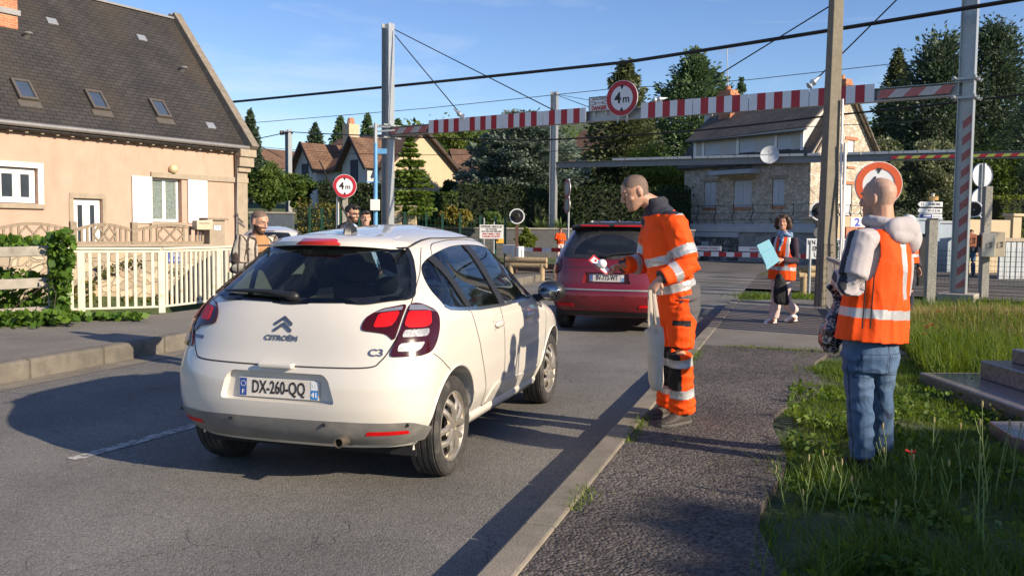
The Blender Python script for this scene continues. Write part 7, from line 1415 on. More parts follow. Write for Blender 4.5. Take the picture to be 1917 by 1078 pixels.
for dx, yy_ in ((1216, .05), (1231, .05), (1221, -.05), (1235, -.05)):
    b = MB(); a = hp - o_ + Vector((.012 if dx > 1225 else -.012, yy_ * .25, .0)); e_ = P(dx, 622, hp.y + yy_) - o_; b.tube([a, a.lerp(e_, .5) + Vector((0, yy_ * .1, 0)), e_], .012, 8, ry=.0025, up=(0, 1, 0)); b.build('handle', MT['cotton'], t)
# ------------------------------------------------------------ man in grey hoodie and vest, from behind
Yg = 5.22; zv = .12
J = dict(pelvis=P(1630, 648, Yg), chest=P(1645, 505, Yg), neck=P(1652, 424, Yg), head=P(1646, 371, Yg + .01), shL=P(1611, 452, Yg - .11), shR=P(1681, 452, Yg + .10), elL=P(1594, 531, Yg - .17), wrL=P(1573, 520, Yg + .12), elR=P(1684, 540, Yg + .28), wrR=P(1640, 540, Yg + .38),
         hipL=P(1608, 662, Yg - .03), hipR=P(1650, 660, Yg + .05), knL=P(1610, 757, Yg - .03), knR=P(1647, 748, Yg + .12), anL=P(1613, 868, Yg), anR=P(1648, 842, Yg + .26))
J['anL'].z = zv + .09; J['anR'].z = zv + .09; O = Vector((J['pelvis'].x, J['pelvis'].y, zv)); J = local(J, O); fwd = Vector((-.42, .9, 0)).normalized(); latL = Vector((-fwd.y, fwd.x, 0))
gm = thing('person', 'man with shaved head in grey hoodie, orange vest and jeans seen from behind', 'person', O)
b = MB(); body_skin(b, J); L, M = head(b, J['head'], (-.62, .78, -.06), (.02, 0, 1), 1.0); b.tube([J['head'] + Vector((.01, -.015, -.03)), J['neck'] + HG(.03), J['neck'] - HG(.05)], [.06, .066, .085], 14); hand(b, J['wrL'], (-.2, .75, -.6), (-.9, -.2, .1), -1, 1.3); hand(b, J['wrR'], (-.9, .2, -.2), (0, .5, .8), 1, 1.2)
def reg(c):
    q = (c - np.array(J['head'])) @ np.array(M); x, y, z = q[:, 0], q[:, 1], q[:, 2]; m = np.zeros(len(c), int); near = np.linalg.norm(q, axis=1) < .16; m[near & (z > -.045 + .9 * np.clip(y, 0, 1)) & (np.abs(x) < .0775) & (y < .07)] = 1; m[near & (z < -.045) & (y > .01)] = 2; return m
remesh(b, 'body', [MT['skin'], MT['stubble2'], mat('cheek_stubble', (.36, .22, .16), .6, 0, .15, 80)], gm, .0052, 2, None, reg); eyes(gm, L, M)
b = MB(); sp = HG(1)
def tq(t): return J['pelvis'].lerp(J['neck'], t)
ringtube(b, [(tq(.12), latL, fwd, .17, .13), (tq(.3), latL, fwd, .175, .135), (tq(.65), latL, fwd, .18, .135), (tq(.86), latL, fwd, .18, .12), (tq(.98), latL, fwd, .10, .095)]); sleeve(b, J, 'L', .083, .075, .052); sleeve(b, J, 'R', .083, .072, .052)
# hood lying on the back and shoulders
nk = J['neck'] + HG(.02); b.tube([nk + Vector((math.cos(q) * .085, math.sin(q) * .08, -.012 * math.cos(q * 1))) for q in np.linspace(0, 2 * math.pi, 15)[:-1]], .03, 10, closed=True, caps=False)
RH = Matrix((latL, fwd, HG(1))).transposed(); b.ball(nk - fwd * .105 - latL * .045 - HG(.035), (.125, .052, .075), 20, 12, R=RH); b.ball(nk - fwd * .10 - latL * .13 - HG(.10), (.06, .045, .075), 16, 10, R=RH); b.ball(nk - fwd * .125 - latL * .02 - HG(.075), (.085, .035, .045), 16, 10, R=RH)
def reg(c):
    tu, du = seg(c, J['shL'], J['elL']); tf, df = seg(c, J['elL'], J['wrL']); m = np.zeros(len(c), int); a, e, w_ = (tt(J[k]) for k in ('shL', 'elL', 'wrL')); out = tt(latL * .93 - fwd * .25)
    pu = c - a - np.clip(tu, -.2, 1)[:, None] * (e - a); pf = c - e - np.clip(tf, 0, 1)[:, None] * (w_ - e)
    perp = tt(fwd) * .9 + tt(latL) * .3
    m[(du <= df) & (du < .11) & (tu > -.25) & ((pu @ tt(latL)) > .03) & (np.abs(pu @ tt(fwd) - .012) < .021)] = 1; m[(df < du) & (df < .1) & ((pf @ tt(latL)) > .02) & (np.abs(pf[:, 2] - .02) < .021)] = 1; m[(df < .09) & (tf > .93)] = 1; return m
remesh(b, 'hoodie', [MT['hoodie'], MT['navy']], gm, .0062, 5, (.006, (6, 6, 6), .0045, (12, 12, 9)), reg)
b = MB(); ringtube(b, [(tq(-.06), latL, fwd, .228, .178), (tq(.2), latL, fwd, .212, .168), (tq(.40), latL, fwd, .197, .162), (tq(.68), latL, fwd, .195, .16), (tq(.84), latL, fwd, .185, .15), (tq(.95), latL, fwd, .15, .125), (tq(1.0), latL, fwd, .125, .11)])
cut = MB()
def vest(par, b, J, latL, fwd, arm_r, tape, wr, name='vest', mats=None, vox=.0062, front_open=None, legs=True):
    def reg(c): return np.zeros(len(c))
    ob = remesh(b, name, mats or [MT['orange'], MT['reflect']], par, vox, 2, wr); me = ob.data; bm = bmesh.new(); bm.from_mesh(me); dl = []; ax = J['neck'] - J['pelvis']
    for f in bm.faces:
        c = f.calc_center_median(); t = (c - J['pelvis']).dot(ax) / ax.dot(ax); q = c - J['pelvis'] - ax * t; l, d = q.dot(latL), q.dot(fwd); a = abs(l)
        yoke = arm_r[0] * (1 - .0) ; lim = np.interp(t, [.42, .50, .60, .75, .88, .96], [.5, .19, .145, .125, .125, .17])
        if a > lim and abs(d) < .5 and t > .42: dl.append(f); continue
        if t > .97 or t < (.055 if tape == 'back' else .045): dl.append(f); continue
        k = 0
        if tape == 'back' or tape == 'both':
            if abs(t - .285) < .038: k = 1
            if tape == 'both' and abs(a - .105) < .026 and t > .3: k = 1
            if tape == 'back' and d < 0 and t > .42 and abs(l + .015 + .075 * (1 - t)) < .02 + .006 * (t - .5): k = 1
        f.material_index = k
    bmesh.ops.delete(bm, geom=dl, context='FACES'); bm.to_mesh(me); bm.free(); me.shade_smooth(); s = ob.modifiers.new('s', 'SOLIDIFY'); s.thickness = .004; return ob
vest(gm, b, J, latL, fwd, (.14,), 'back', (.014, (5, 5, 3), .008, (11, 11, 4)))
b = MB(); ringtube(b, [(J['pelvis'] + HG(.04), latL, fwd, .17, .125), (J['pelvis'] - HG(.05), latL, fwd, .18, .14), (J['pelvis'] - HG(.14), latL, fwd, .165, .13)]); trouser(b, J, 'L', .092, .068, .066, .03); trouser(b, J, 'R', .092, .068, .066, .03)
MT['stitch'] = mat('dark_denim_seam', (.025, .045, .09), .9, 0, .1, 20)
def reg(c):
    d = c - np.array(J['pelvis']); l, f, z = d @ np.array(latL), d @ np.array(fwd), d[:, 2]; m = np.zeros(len(c), int); bk = f < -.02
    for s_ in (1, -1): x = np.abs(l - s_ * .085); ins = (x < .066) & (z < -.035) & (z > -.165 + .25 * np.clip(x - .0, 0, .06) * 0); out = (x < .072) & (z < -.028) & (z > -.172); m[bk & out & ~ins] = 1
    m[bk & (np.abs(l) < .005) & (z > -.2)] = 1
    for S in 'LR': t1, d1 = seg(c, J['hip' + S], J['kn' + S]); q = c - np.array(J['hip' + S]); lo = q @ np.array(latL); m[(np.abs(q @ np.array(fwd) + .0) < .005) & (np.abs(lo) > .05) & (z < -.1)] = 1
    return m
remesh(b, 'jeans', [MT['denim'], MT['stitch']], gm, .005, 2, (.006, (6, 6, 5), .008, (9, 9, 13)), reg)
for S in 'LR': b = MB(); shoe(b, J['an' + S], J['an' + S] + fwd * .2, .0); remesh(b, 'shoe', [MT['blackcloth']], gm, .007, 2)
for dx_ in (1622, 1637): b = MB(); a, e_ = P(dx_, 513, Yg - .19) - O, P(dx_ - 8, 615, Yg - .2) - O; b.tube([a, a.lerp(e_, .5), e_], .004, 6); b.build('drawstring', MT['blackcloth'], gm)
hp = J['wrL'] + O + Vector((-.05, .06, -.05)); t = thing('carrier_bag', 'black and white patterned plastic bag carried by the man in the grey hoodie', 'bag', (hp.x, hp.y, P(1556, 656, hp.y).z)); o_ = Vector(t.location)
m_, nt, bb = newmat('patterned_plastic'); N_, L_ = nt.nodes, nt.links; tc = N_.new('ShaderNodeTexCoord'); vo = N_.new('ShaderNodeTexVoronoi'); vo.inputs['Scale'].default_value = 34; vo.feature = 'SMOOTH_F1'; wv = N_.new('ShaderNodeTexNoise'); wv.inputs['Scale'].default_value = 26; wv.inputs['Detail'].default_value = 3; wv.inputs['Distortion'].default_value = 2.2
L_.new(tc.outputs['Object'], wv.inputs[0]); mr = N_.new('ShaderNodeMapRange'); mr.inputs[1].default_value = .53; mr.inputs[2].default_value = .57; L_.new(wv.outputs[0], mr.inputs[0]); mm = N_.new('ShaderNodeMixRGB'); mm.inputs[1].default_value = (.015, .012, .02, 1); mm.inputs[2].default_value = (.42, .38, .38, 1); L_.new(mr.outputs[0], mm.inputs[0]); L_.new(mm.outputs[0], bb.inputs[0]); bb.inputs['Roughness'].default_value = .25; MT['bagpattern'] = m_
b = MB(); rings = []
for py, xl, xr, dp in ((556, 1568, 1578, .02), (585, 1552, 1580, .06), (615, 1540, 1579, .09), (640, 1536, 1574, .085), (656, 1545, 1566, .04)):
    a, c_ = P(xl, py, hp.y) - o_, P(xr, py, hp.y) - o_; mid = (a + c_) / 2; rx = (c_ - a) / 2; rings.append([mid + rx * math.cos(a2) + Vector((0, dp * math.sin(a2), 0)) for a2 in [2 * math.pi * j / 24 for j in range(24)]])
b.loft(rings); remesh(b, 'sack', [MT['bagpattern']], t, .007, 1, (.012, (9, 9, 9), .01, (13, 13, 10))); b = MB(); b.tube([hp - o_, (hp - o_).lerp(P(1572, 556, hp.y) - o_, .5), P(1572, 562, hp.y) - o_], [.016, .02, .03], 8); b.build('neck', MT['bagpattern'], t)
# ------------------------------------------------------------ woman with pale blue papers
Yw = 13.8
J = dict(pelvis=P(1463, 527, Yw), chest=P(1468, 472, Yw), neck=P(1469, 440, Yw), head=P(1466, 417, Yw - .03), shL=P(1487, 449, Yw - .1), shR=P(1451, 448, Yw + .1), elL=P(1490, 489, Yw - .12), wrL=P(1464, 486, Yw - .3), elR=P(1444, 486, Yw + .05), wrR=P(1447, 490, Yw - .25), hipL=P(1470, 533, Yw - .05), hipR=P(1456, 533, Yw + .05), knL=P(1472, 566, Yw + .02), knR=P(1453, 566, Yw - .05), anL=P(1487, 586, Yw + .1), anR=P(1448, 593, Yw))
zp = .132; O = Vector((J['pelvis'].x, J['pelvis'].y, zp)); J = local(J, O); J['anR'].z = .09; J['anL'].z = .17; fwd = Vector((-.62, -.78, 0)).normalized(); latL = Vector((-fwd.y, fwd.x, 0))
wm = thing('person', 'smiling woman in orange vest and pale trousers walking with pale blue papers', 'person', O)
b = MB(); body_skin(b, J, .88); L, M = head(b, J['head'], (-.42, -.9, -.02), (0, 0, 1), .95); b.tube([J['head'] - HG(.04), J['neck'] - HG(.04)], [.048, .055], 12); hand(b, J['wrL'], (-.9, -.3, .1), (.2, -.6, .7), 1, .8, .95); hand(b, J['wrR'], (-.5, -.6, .0), (-.6, .5, .3), -1, .8, .95)
for S, tz in (('R', 0), ('L', .02)): shoe(b, J['an' + S], J['an' + S] + fwd * .2, tz, .9)
def reg(c):
    q = (c - np.array(J['head'])) @ np.array(M); x, y, z = q[:, 0], q[:, 1], q[:, 2]; m = np.zeros(len(c), int); m[(np.linalg.norm(q, axis=1) < .16) & (np.abs(z + .061) < .004) & (y > .085) & (np.abs(x) < .018)] = 1; return m
remesh(b, 'body', [MT['skin2'], MT['pvc']], wm, .0065, 2, None, reg); eyes(wm, L, M, .95, MT['hairbrown'])
b = MB()
b.ball(L(0, -.02, .04), (.098, .098, .098), 16, 10); b.tube([L(.055, .05, .085), L(.09, .01, .03), L(.098, -.015, -.05), L(.08, -.03, -.10)], [.03, .042, .045, .03], 10); b.tube([L(-.055, .05, .085), L(-.09, .01, .03), L(-.098, -.015, -.05), L(-.08, -.03, -.10)], [.03, .042, .045, .03], 10); b.ball(L(0, -.075, -.04), (.085, .05, .085), 14, 10)
hb = MB(); hb.ball(L(0, .10, -.02), (.058, .06, .088), 14, 10, R=M)
ho = remesh(b, 'hair', [MT['hairbrown']], wm, .008, 1, (.01, (18, 18, 9), .006, (40, 40, 12)))
bmx = bmesh.new(); bmx.from_mesh(ho.data); bmesh.ops.delete(bmx, geom=[f for f in bmx.faces if (lambda q: q.y > .055 and abs(q.x) < .066 and q.z < .072)((M.transposed() @ (f.calc_center_median() - J['head'])))], context='FACES'); bmx.to_mesh(ho.data); bmx.free()
b = MB()
def tq(t): return J['pelvis'].lerp(J['neck'], t)
ringtube(b, [(tq(.05), latL, fwd, .16, .11), (tq(.5), latL, fwd, .16, .11), (tq(.86), latL, fwd, .15, .1), (tq(.99), latL, fwd, .075, .07)]); sleeve(b, J, 'L', .062, .052, .042); sleeve(b, J, 'R', .062, .052, .042); remesh(b, 'jumper', [MT['plum']], wm, .009, 2, (.006, (8, 8, 10), .003, (9, 9, 14)))
b = MB(); ringtube(b, [(tq(.0), latL, fwd, .215, .155), (tq(.25), latL, fwd, .21, .15), (tq(.55), latL, fwd, .20, .145), (tq(.82), latL, fwd, .175, .13), (tq(.95), latL, fwd, .13, .1), (tq(1.0), latL, fwd, .1, .09)]); vest(wm, b, J, latL, fwd, (.12,), 'both', (.012, (5, 5, 3), .006, (11, 11, 4)), vox=.008)
b = MB(); b.tube([J['neck'] + Vector((math.cos(a) * .085, math.sin(a) * .085, .005 + .02 * math.sin(a * 2))) for a in np.linspace(0, 2 * math.pi, 13)], .042, 10); b.tube([J['neck'] + fwd * .09, J['neck'] + fwd * .14 - HG(.12), J['neck'] + fwd * .15 - latL * .03 - HG(.24)], [.045, .04, .03], 8, ry=.02); remesh(b, 'scarf', [MT['scarf']], wm, .009, 1, (.01, (12, 12, 14), .004, (20, 20, 20)))
b = MB(); ringtube(b, [(J['pelvis'] + HG(.06), latL, fwd, .15, .11), (J['pelvis'] - HG(.06), latL, fwd, .165, .125), (J['pelvis'] - HG(.13), latL, fwd, .15, .11)]); trouser(b, J, 'L', .09, .075, .075); trouser(b, J, 'R', .09, .075, .078); remesh(b, 'trousers', [MT['pink']], wm, .009, 2, (.008, (6, 6, 9), .005, (8, 8, 16)))
for S, tz in (('R', 0), ('L', .03)): b = MB(); shoe(b, J['an' + S], J['an' + S] + fwd * .2 + latL * -.05, tz, .96); s_ = remesh(b, 'shoe', [MT['whiteshoe']], wm, .007, 1); solepart(s_, J['an' + S], J['an' + S] + fwd * .2 + latL * -.05, tz - .012, MT['whiteshoe'], .95)
t = thing('papers', 'pale blue folded papers held by the smiling woman', 'papers', P(1440, 477, Yw - .42)); o_ = Vector(t.location); MT['bluepaper'] = mat('pale_blue_paper', (.26, .56, .68), .8, 0, .04, 4)
q = [P(x, y, Yw - dy) - o_ for x, y, dy in ((1417, 459, .42), (1440, 448, .42), (1460, 488, .38), (1436, 505, .38))]; b = MB(); b.prism(q, (.0, .012, 0)); b.prism([v + Vector((.005, -.004, 0)) for v in (q[0].lerp(q[3], .35), q[1].lerp(q[2], .35), q[1].lerp(q[2], .85) + Vector((-.03, -.03, 0)), q[0].lerp(q[3], .9) + Vector((0, -.03, 0)))], (0, -.006, 0)); b.build('sheets', MT['bluepaper'], t)
t = thing('shoulder_bag', 'black cloth bag hanging in front of the legs of the smiling woman', 'bag', P(1462, 565, Yw - .28)); o_ = Vector(t.location); b = MB(); rings = []
for py, xl, xr, dp in ((513, 1455, 1463, .03), (525, 1450, 1470, .05), (548, 1448, 1476, .06), (566, 1449, 1478, .05), (570, 1456, 1474, .03)):
    a, c_ = P(xl, py, o_.y) - o_, P(xr, py, o_.y) - o_; mid = (a + c_) / 2; rx = (c_ - a) / 2; rings.append([mid + rx * math.cos(a2) + Vector((0, dp * math.sin(a2), 0)) for a2 in [2 * math.pi * j / 20 for j in range(20)]])
b.loft(rings); remesh(b, 'sack', [MT['blackcloth']], t, .009, 1, (.012, (9, 9, 5), .006, (14, 14, 6))); b = MB(); b.tube([P(1459, 514, o_.y) - o_, P(1458, 490, o_.y - .03) - o_], .008, 6); b.build('strap', MT['navy'], t)
# ------------------------------------------------------------ the others
def figure(label, base, facing, H, arms, top, bottom, skin='skin', lookf=None, scalp=None, beard=None, lean=0., hair=None, headoff=None, vestc=False, coat=None):
    base = Vector(base); J, f, l = stand(base, facing, H, arms, lean); J = local(J, base); k = H / 1.75
    if headoff: J['head'] += Vector(headoff)
    t = thing('person', label, 'person', base); b = MB(); body_skin(b, J, k * .95); L, M = head(b, J['head'], lookf or (f.x, f.y, 0), (0, 0, 1), k); b.tube([J['head'] - HG(.04) - f * .01, J['neck'] - HG(.04)], [.055 * k, .066 * k], 12)
    for S, sd_ in (('L', 1), ('R', -1)): hand(b, J['wr' + S], J['wr' + S] - J['el' + S] + HG(-.05), l * sd_ + f * .3, sd_, .8, k); 
    def reg(c):
        q = (c - np.array(J['head'])) @ np.array(M) / k; x, y, z = q[:, 0], q[:, 1], q[:, 2]; m = np.zeros(len(c), int); near = np.linalg.norm(q, axis=1) < .16
        if scalp: m[near & (z > .035) & (z - .05 > .6 * (y - .03)) & (y < .07)] = 1; m[near & (y < -.03) & (z > -.05) & (np.abs(x) < .077)] = 1
        if beard: m[near & (z < -.035) & (z > -.135) & (y > .0) & ((np.abs(x) > .03) | (z < -.075) | (np.abs(z + .045) < .008))] = 2
        return m
    remesh(b, 'body', [MT[skin], MT[scalp or 'stubble'], MT[beard or 'beard']], t, .007, 2, None, reg); eyes(t, L, M, k)
    if hair:
        b = MB(); b.ball(L(0, -.012, .038), (.083 * k, .1 * k, .088 * k), 16, 10, R=M); b.tube([L(-.05, .075, .085), L(0, .085, .1), L(.05, .075, .085)], .026 * k, 8); ho = remesh(b, 'hair', [MT[hair]], t, .008, 1, (.01, (25, 25, 25), .004, (50, 50, 50)))
        bmx = bmesh.new(); bmx.from_mesh(ho.data); bmesh.ops.delete(bmx, geom=[g for g in bmx.faces if (lambda q: (q.y > .02 and q.z < .055 * k) or q.z < -.05 * k)((M.transposed() @ (g.calc_center_median() - J['head'])))], context='FACES'); bmx.to_mesh(ho.data); bmx.free()
    b = MB(); q = lambda s_: J['pelvis'].lerp(J['neck'], s_)
    ringtube(b, [(q(-.1), l, f, .19 * k, .14 * k), (q(.4), l, f, .19 * k, .145 * k), (q(.75), l, f, .2 * k, .14 * k), (q(.92), l, f, .15 * k, .11 * k), (q(1.01), l, f, .085 * k, .085 * k)]); sleeve(b, J, 'L', .08 * k, .068 * k, .052 * k); sleeve(b, J, 'R', .08 * k, .068 * k, .052 * k)
    rg = None
    if coat:
        def rg(c):
            d = c - np.array(J['pelvis']); fr = d @ np.array(f); la = d @ np.array(l); m = np.zeros(len(c), int); m[(fr > .06) & (np.abs(la - .02) < .075) & (np.abs(la) < .14)] = 1; m[(m == 1) & (c[:, 2] < J['chest'].z + .02)] = 2; return m
    remesh(b, 'shirt', [MT[top]] + ([MT['tan'], MT['blackcloth']] if coat else []), t, .008, 2, (.01, (7, 7, 9), .006, (9, 9, 14)), rg)
    if vestc: b = MB(); ringtube(b, [(q(-.05), l, f, .235 * k, .18 * k), (q(.4), l, f, .22 * k, .17 * k), (q(.75), l, f, .215 * k, .165 * k), (q(.93), l, f, .15 * k, .12 * k), (q(1.0), l, f, .11 * k, .1 * k)]); vest(t, b, J, l, f, (.14,), 'back', (.012, (5, 5, 3), .006, (11, 11, 4)), vox=.009)
    b = MB(); ringtube(b, [(J['pelvis'] + HG(.04), l, f, .165 * k, .125 * k), (J['pelvis'] - HG(.12), l, f, .165 * k, .125 * k)]); trouser(b, J, 'L', .1 * k, .075 * k, .072 * k, .05); trouser(b, J, 'R', .1 * k, .075 * k, .072 * k, .05); remesh(b, 'trousers', [MT[bottom]], t, .009, 2, (.008, (6, 6, 9), .005, (8, 8, 16)))
    for S in 'LR': b = MB(); shoe(b, J['an' + S], J['toe' + S], 0, k); remesh(b, 'shoe', [MT['blackcloth']], t, .009, 1)
    return t, J, L, M, f, l
def gbase(px, Y, z=0.): p = P(px, 430, Y); return Vector((p.x, p.y, z))
t, J, L, M, f, l = figure('bearded bald man in a cream checked shirt over a tan top beside the white hatchback', gbase(474, 9.35), (.75, -.66), 1.70, 'bent', 'plaid', 'navy', 'skin', (.82, -.42, -.32), 'stubble', 'beard', .06, coat=True)
b = MB(); b.lathe([(.02, 0), (.0215, .001), (.0215, -.001), (.02, 0)], 16, L(.031, .098, .006), M @ Vector((0, 1, 0)), closed=False); b.lathe([(.02, 0), (.0215, .001), (.0215, -.001), (.02, 0)], 16, L(-.031, .098, .006), M @ Vector((0, 1, 0))); b.tube([L(.052, .095, .008), L(.075, .0, .008)], .0018, 5); b.tube([L(-.052, .095, .008), L(-.075, .0, .008)], .0018, 5); b.tube([L(-.01, .1, .01), L(.01, .1, .01)], .0018, 5); b.build('spectacles', MT['chrome'], t)
def straps(t, J, f, l):
    pk = thing('backpack', None, None, J['chest'] - f * .2)
    return pk
for lab, px, Y, H, look, fac in (('dark haired man in sunglasses and pale blue shirt behind the white hatchback roof', 655, 13.0, 1.86, (.75, -.5, -.1), (.8, .3)), ('dark haired man in pale blue shirt facing the camera behind the white hatchback roof', 683, 14.6, 1.81, (.3, -.95, -.03), (.45, -.85))):
    t, J, L, M, f, l = figure(lab, gbase(px, Y), fac, H, 'down', 'shirtblue', 'navy', 'skin', look, None, 'beard' if px == 655 else None, 0., 'hairdark')
    for s_ in (1, -1):
        b = MB(); a = J['neck'] + l * (s_ * .12); b.tube([a - f * .17 - HG(.3), a - f * .14 - HG(.02), a + HG(.035) - f * .02, a + f * .12 - HG(.06), a + f * .14 - HG(.3) + l * (s_ * .03)], .026, 8, ry=.008, up=l); b.build('strap', MT['navy'], t)
    if px == 655: b = MB(); b.tube([L(-.06, .085, .008), L(-.03, .1, .008), L(0, .1, .01), L(.03, .1, .008), L(.06, .085, .008)], .017, 8, ry=.006); b.tube([L(.06, .085, .012), L(.077, 0, .012)], .003, 5); b.tube([L(-.06, .085, .012), L(-.077, 0, .012)], .003, 5); b.build('sunglasses', MT['black'], t)
figure('distant person in an orange top and pale trousers past the far gantry post', gbase(1049, 45., 0.), (.2, -1), 1.62, 'bent', 'orange', 'pink', 'skin2', None, None, None, 0, 'hairbrown')
t, J, L, M, f, l = figure('person in a white cap and orange vest half hidden behind the hooded man', gbase(1698, 14.3, .1), (.5, -.8), 1.72, 'down', 'navy', 'navy', 'skin2', (.6, -.75, -.1), None, 'beard', 0, None, None, True)
b = MB(); b.ball(L(0, -.005, .045), (.088, .105, .085), 16, 10, R=M); b.tube([L(-.05, .085, .05), L(0, .15, .045), L(.05, .085, .05)], .02, 8, ry=.006); cp = b.build('cap', MT['signwhite'], t, smooth=60)
figure('dark haired person in dark jacket near the blue grey garden wall', gbase(1819, 33., 0.), (-.6, -.7), 1.7, 'down', 'navy', 'denim', 'skin2', None, None, None, 0, 'hairdark')
# ================================================================ vegetation
R = np.random.default_rng(7)
FO = dict(spruce=foliage('spruce_needles', (.05, .075, .03), (.14, .16, .065), .25), fir=foliage('fir_needles', (.045, .085, .04), (.13, .2, .085), .25), dark=foliage('dark_fir_needles', (.028, .053, .033), (.10, .14, .08), .2), blue=foliage('blue_cedar_needles', (.08, .12, .095), (.21, .26, .2), .2), bright=foliage('layered_cedar_needles', (.07, .13, .025), (.18, .26, .05), .35),
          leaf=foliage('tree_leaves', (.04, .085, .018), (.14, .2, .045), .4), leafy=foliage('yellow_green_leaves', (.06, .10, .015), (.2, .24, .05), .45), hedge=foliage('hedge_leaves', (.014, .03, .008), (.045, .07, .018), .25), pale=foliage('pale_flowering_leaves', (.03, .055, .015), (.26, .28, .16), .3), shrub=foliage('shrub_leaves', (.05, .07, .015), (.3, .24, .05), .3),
          grass=foliage('grass_blades', (.05, .105, .012), (.20, .27, .045), .45), turf=foliage('mown_turf', (.035, .085, .013), (.09, .16, .028), .3), dry=foliage('dry_grass', (.26, .19, .08), (.46, .36, .17), .3), ivy=foliage('ivy_leaves', (.04, .10, .014), (.14, .24, .035), .35, .4), weed=foliage('weed_leaves', (.05, .105, .016), (.16, .24, .04), .4), needle=foliage('agave_leaves', (.07, .12, .04), (.2, .27, .1), .3))
MT['bark'] = mat('bark', (.075, .055, .04), .95, 0, .3, 14, .02, 30); MT['stem'] = mat('green_stem', (.16, .22, .06), .7, 0, .2, 20); MT['seed'] = mat('seed_head', (.3, .25, .11), .9, 0, .3, 40); MT['poppy'] = mat('poppy_red', (.55, .03, .012), .7, 0, .15, 30)
def unit(n, k=1):
    v = R.normal(size=(n, 3)); return v / np.linalg.norm(v, axis=1, keepdims=True)
def leafquads(c, s, asp=1.7, dirs=None, flat=0.):      # loose kite-shaped leaf faces at c
    n = len(c); d = unit(n) if dirs is None else dirs + .35 * unit(n); d /= np.linalg.norm(d, axis=1, keepdims=True); e = unit(n)
    if flat: e[:, 2] *= (1 - flat)
    e -= d * (e * d).sum(1, keepdims=True); e /= np.linalg.norm(e, axis=1, keepdims=True) + 1e-9; s = np.asarray(s).reshape(-1, 1) * np.ones((n, 1)); L_ = d * s * asp; W_ = e * s * .5
    return np.stack([c - L_ * .5, c - L_ * .05 + W_, c + L_ * .5, c - L_ * .05 - W_], 1)
def broadleaf(label, px, yt, yb, pw, Y, m, n=7000, group=None, trunk=True, name='tree', gz=None, cat='tree', lsz=3.6, K=34):
    k = Y / F; cc = P(px, (yt + yb) / 2, Y); rx, rz = pw / 2 * k, (yb - yt) / 2 * k; g0_ = float(ground_h(cc.x, cc.y)) if gz is None else gz
    t = thing(name, label, cat, (cc.x, cc.y, g0_), 0, group); o = np.array([0, 0, cc.z - g0_])
    u = unit(K) * (R.random((K, 1)) ** .45) * .80; cl = u * [rx, rx * .9, rz]; rc = (.26 + .16 * R.random(K)) * min(rx, rz); i = R.integers(0, K, n)
    sh = unit(n) * (R.random((n, 1)) ** .4) * rc[i][:, None] * [1.1, 1.1, .8]; p = cl[i] + sh + o; p[:, 2] = np.maximum(p[:, 2], .05)
    s = np.clip(k * lsz, .03, .5) * (.6 + .8 * R.random(n)); tint = np.clip(R.random(K)[i] * .6 + .4 * R.random(n), 0, 1)
    quads_mesh('crown', leafquads(p, s), FO[m], t, tint)
    if trunk:
        b = MB(); b.tube([(0, 0, -.3), (.05, 0, o[2] * .5), (0, 0, o[2])], [.06 * rx + .06, .05 * rx + .05, .03 * rx], 8)
        for q in cl[:9]: e_ = Vector(q + o); b.tube([Vector((0, 0, o[2] * .55)), e_ * .55 + Vector((0, 0, o[2] * .4)), e_], [.03 * rx + .02, .02 * rx + .015, .012], 5)
        b.build('trunk', MT['bark'], t)
    return t
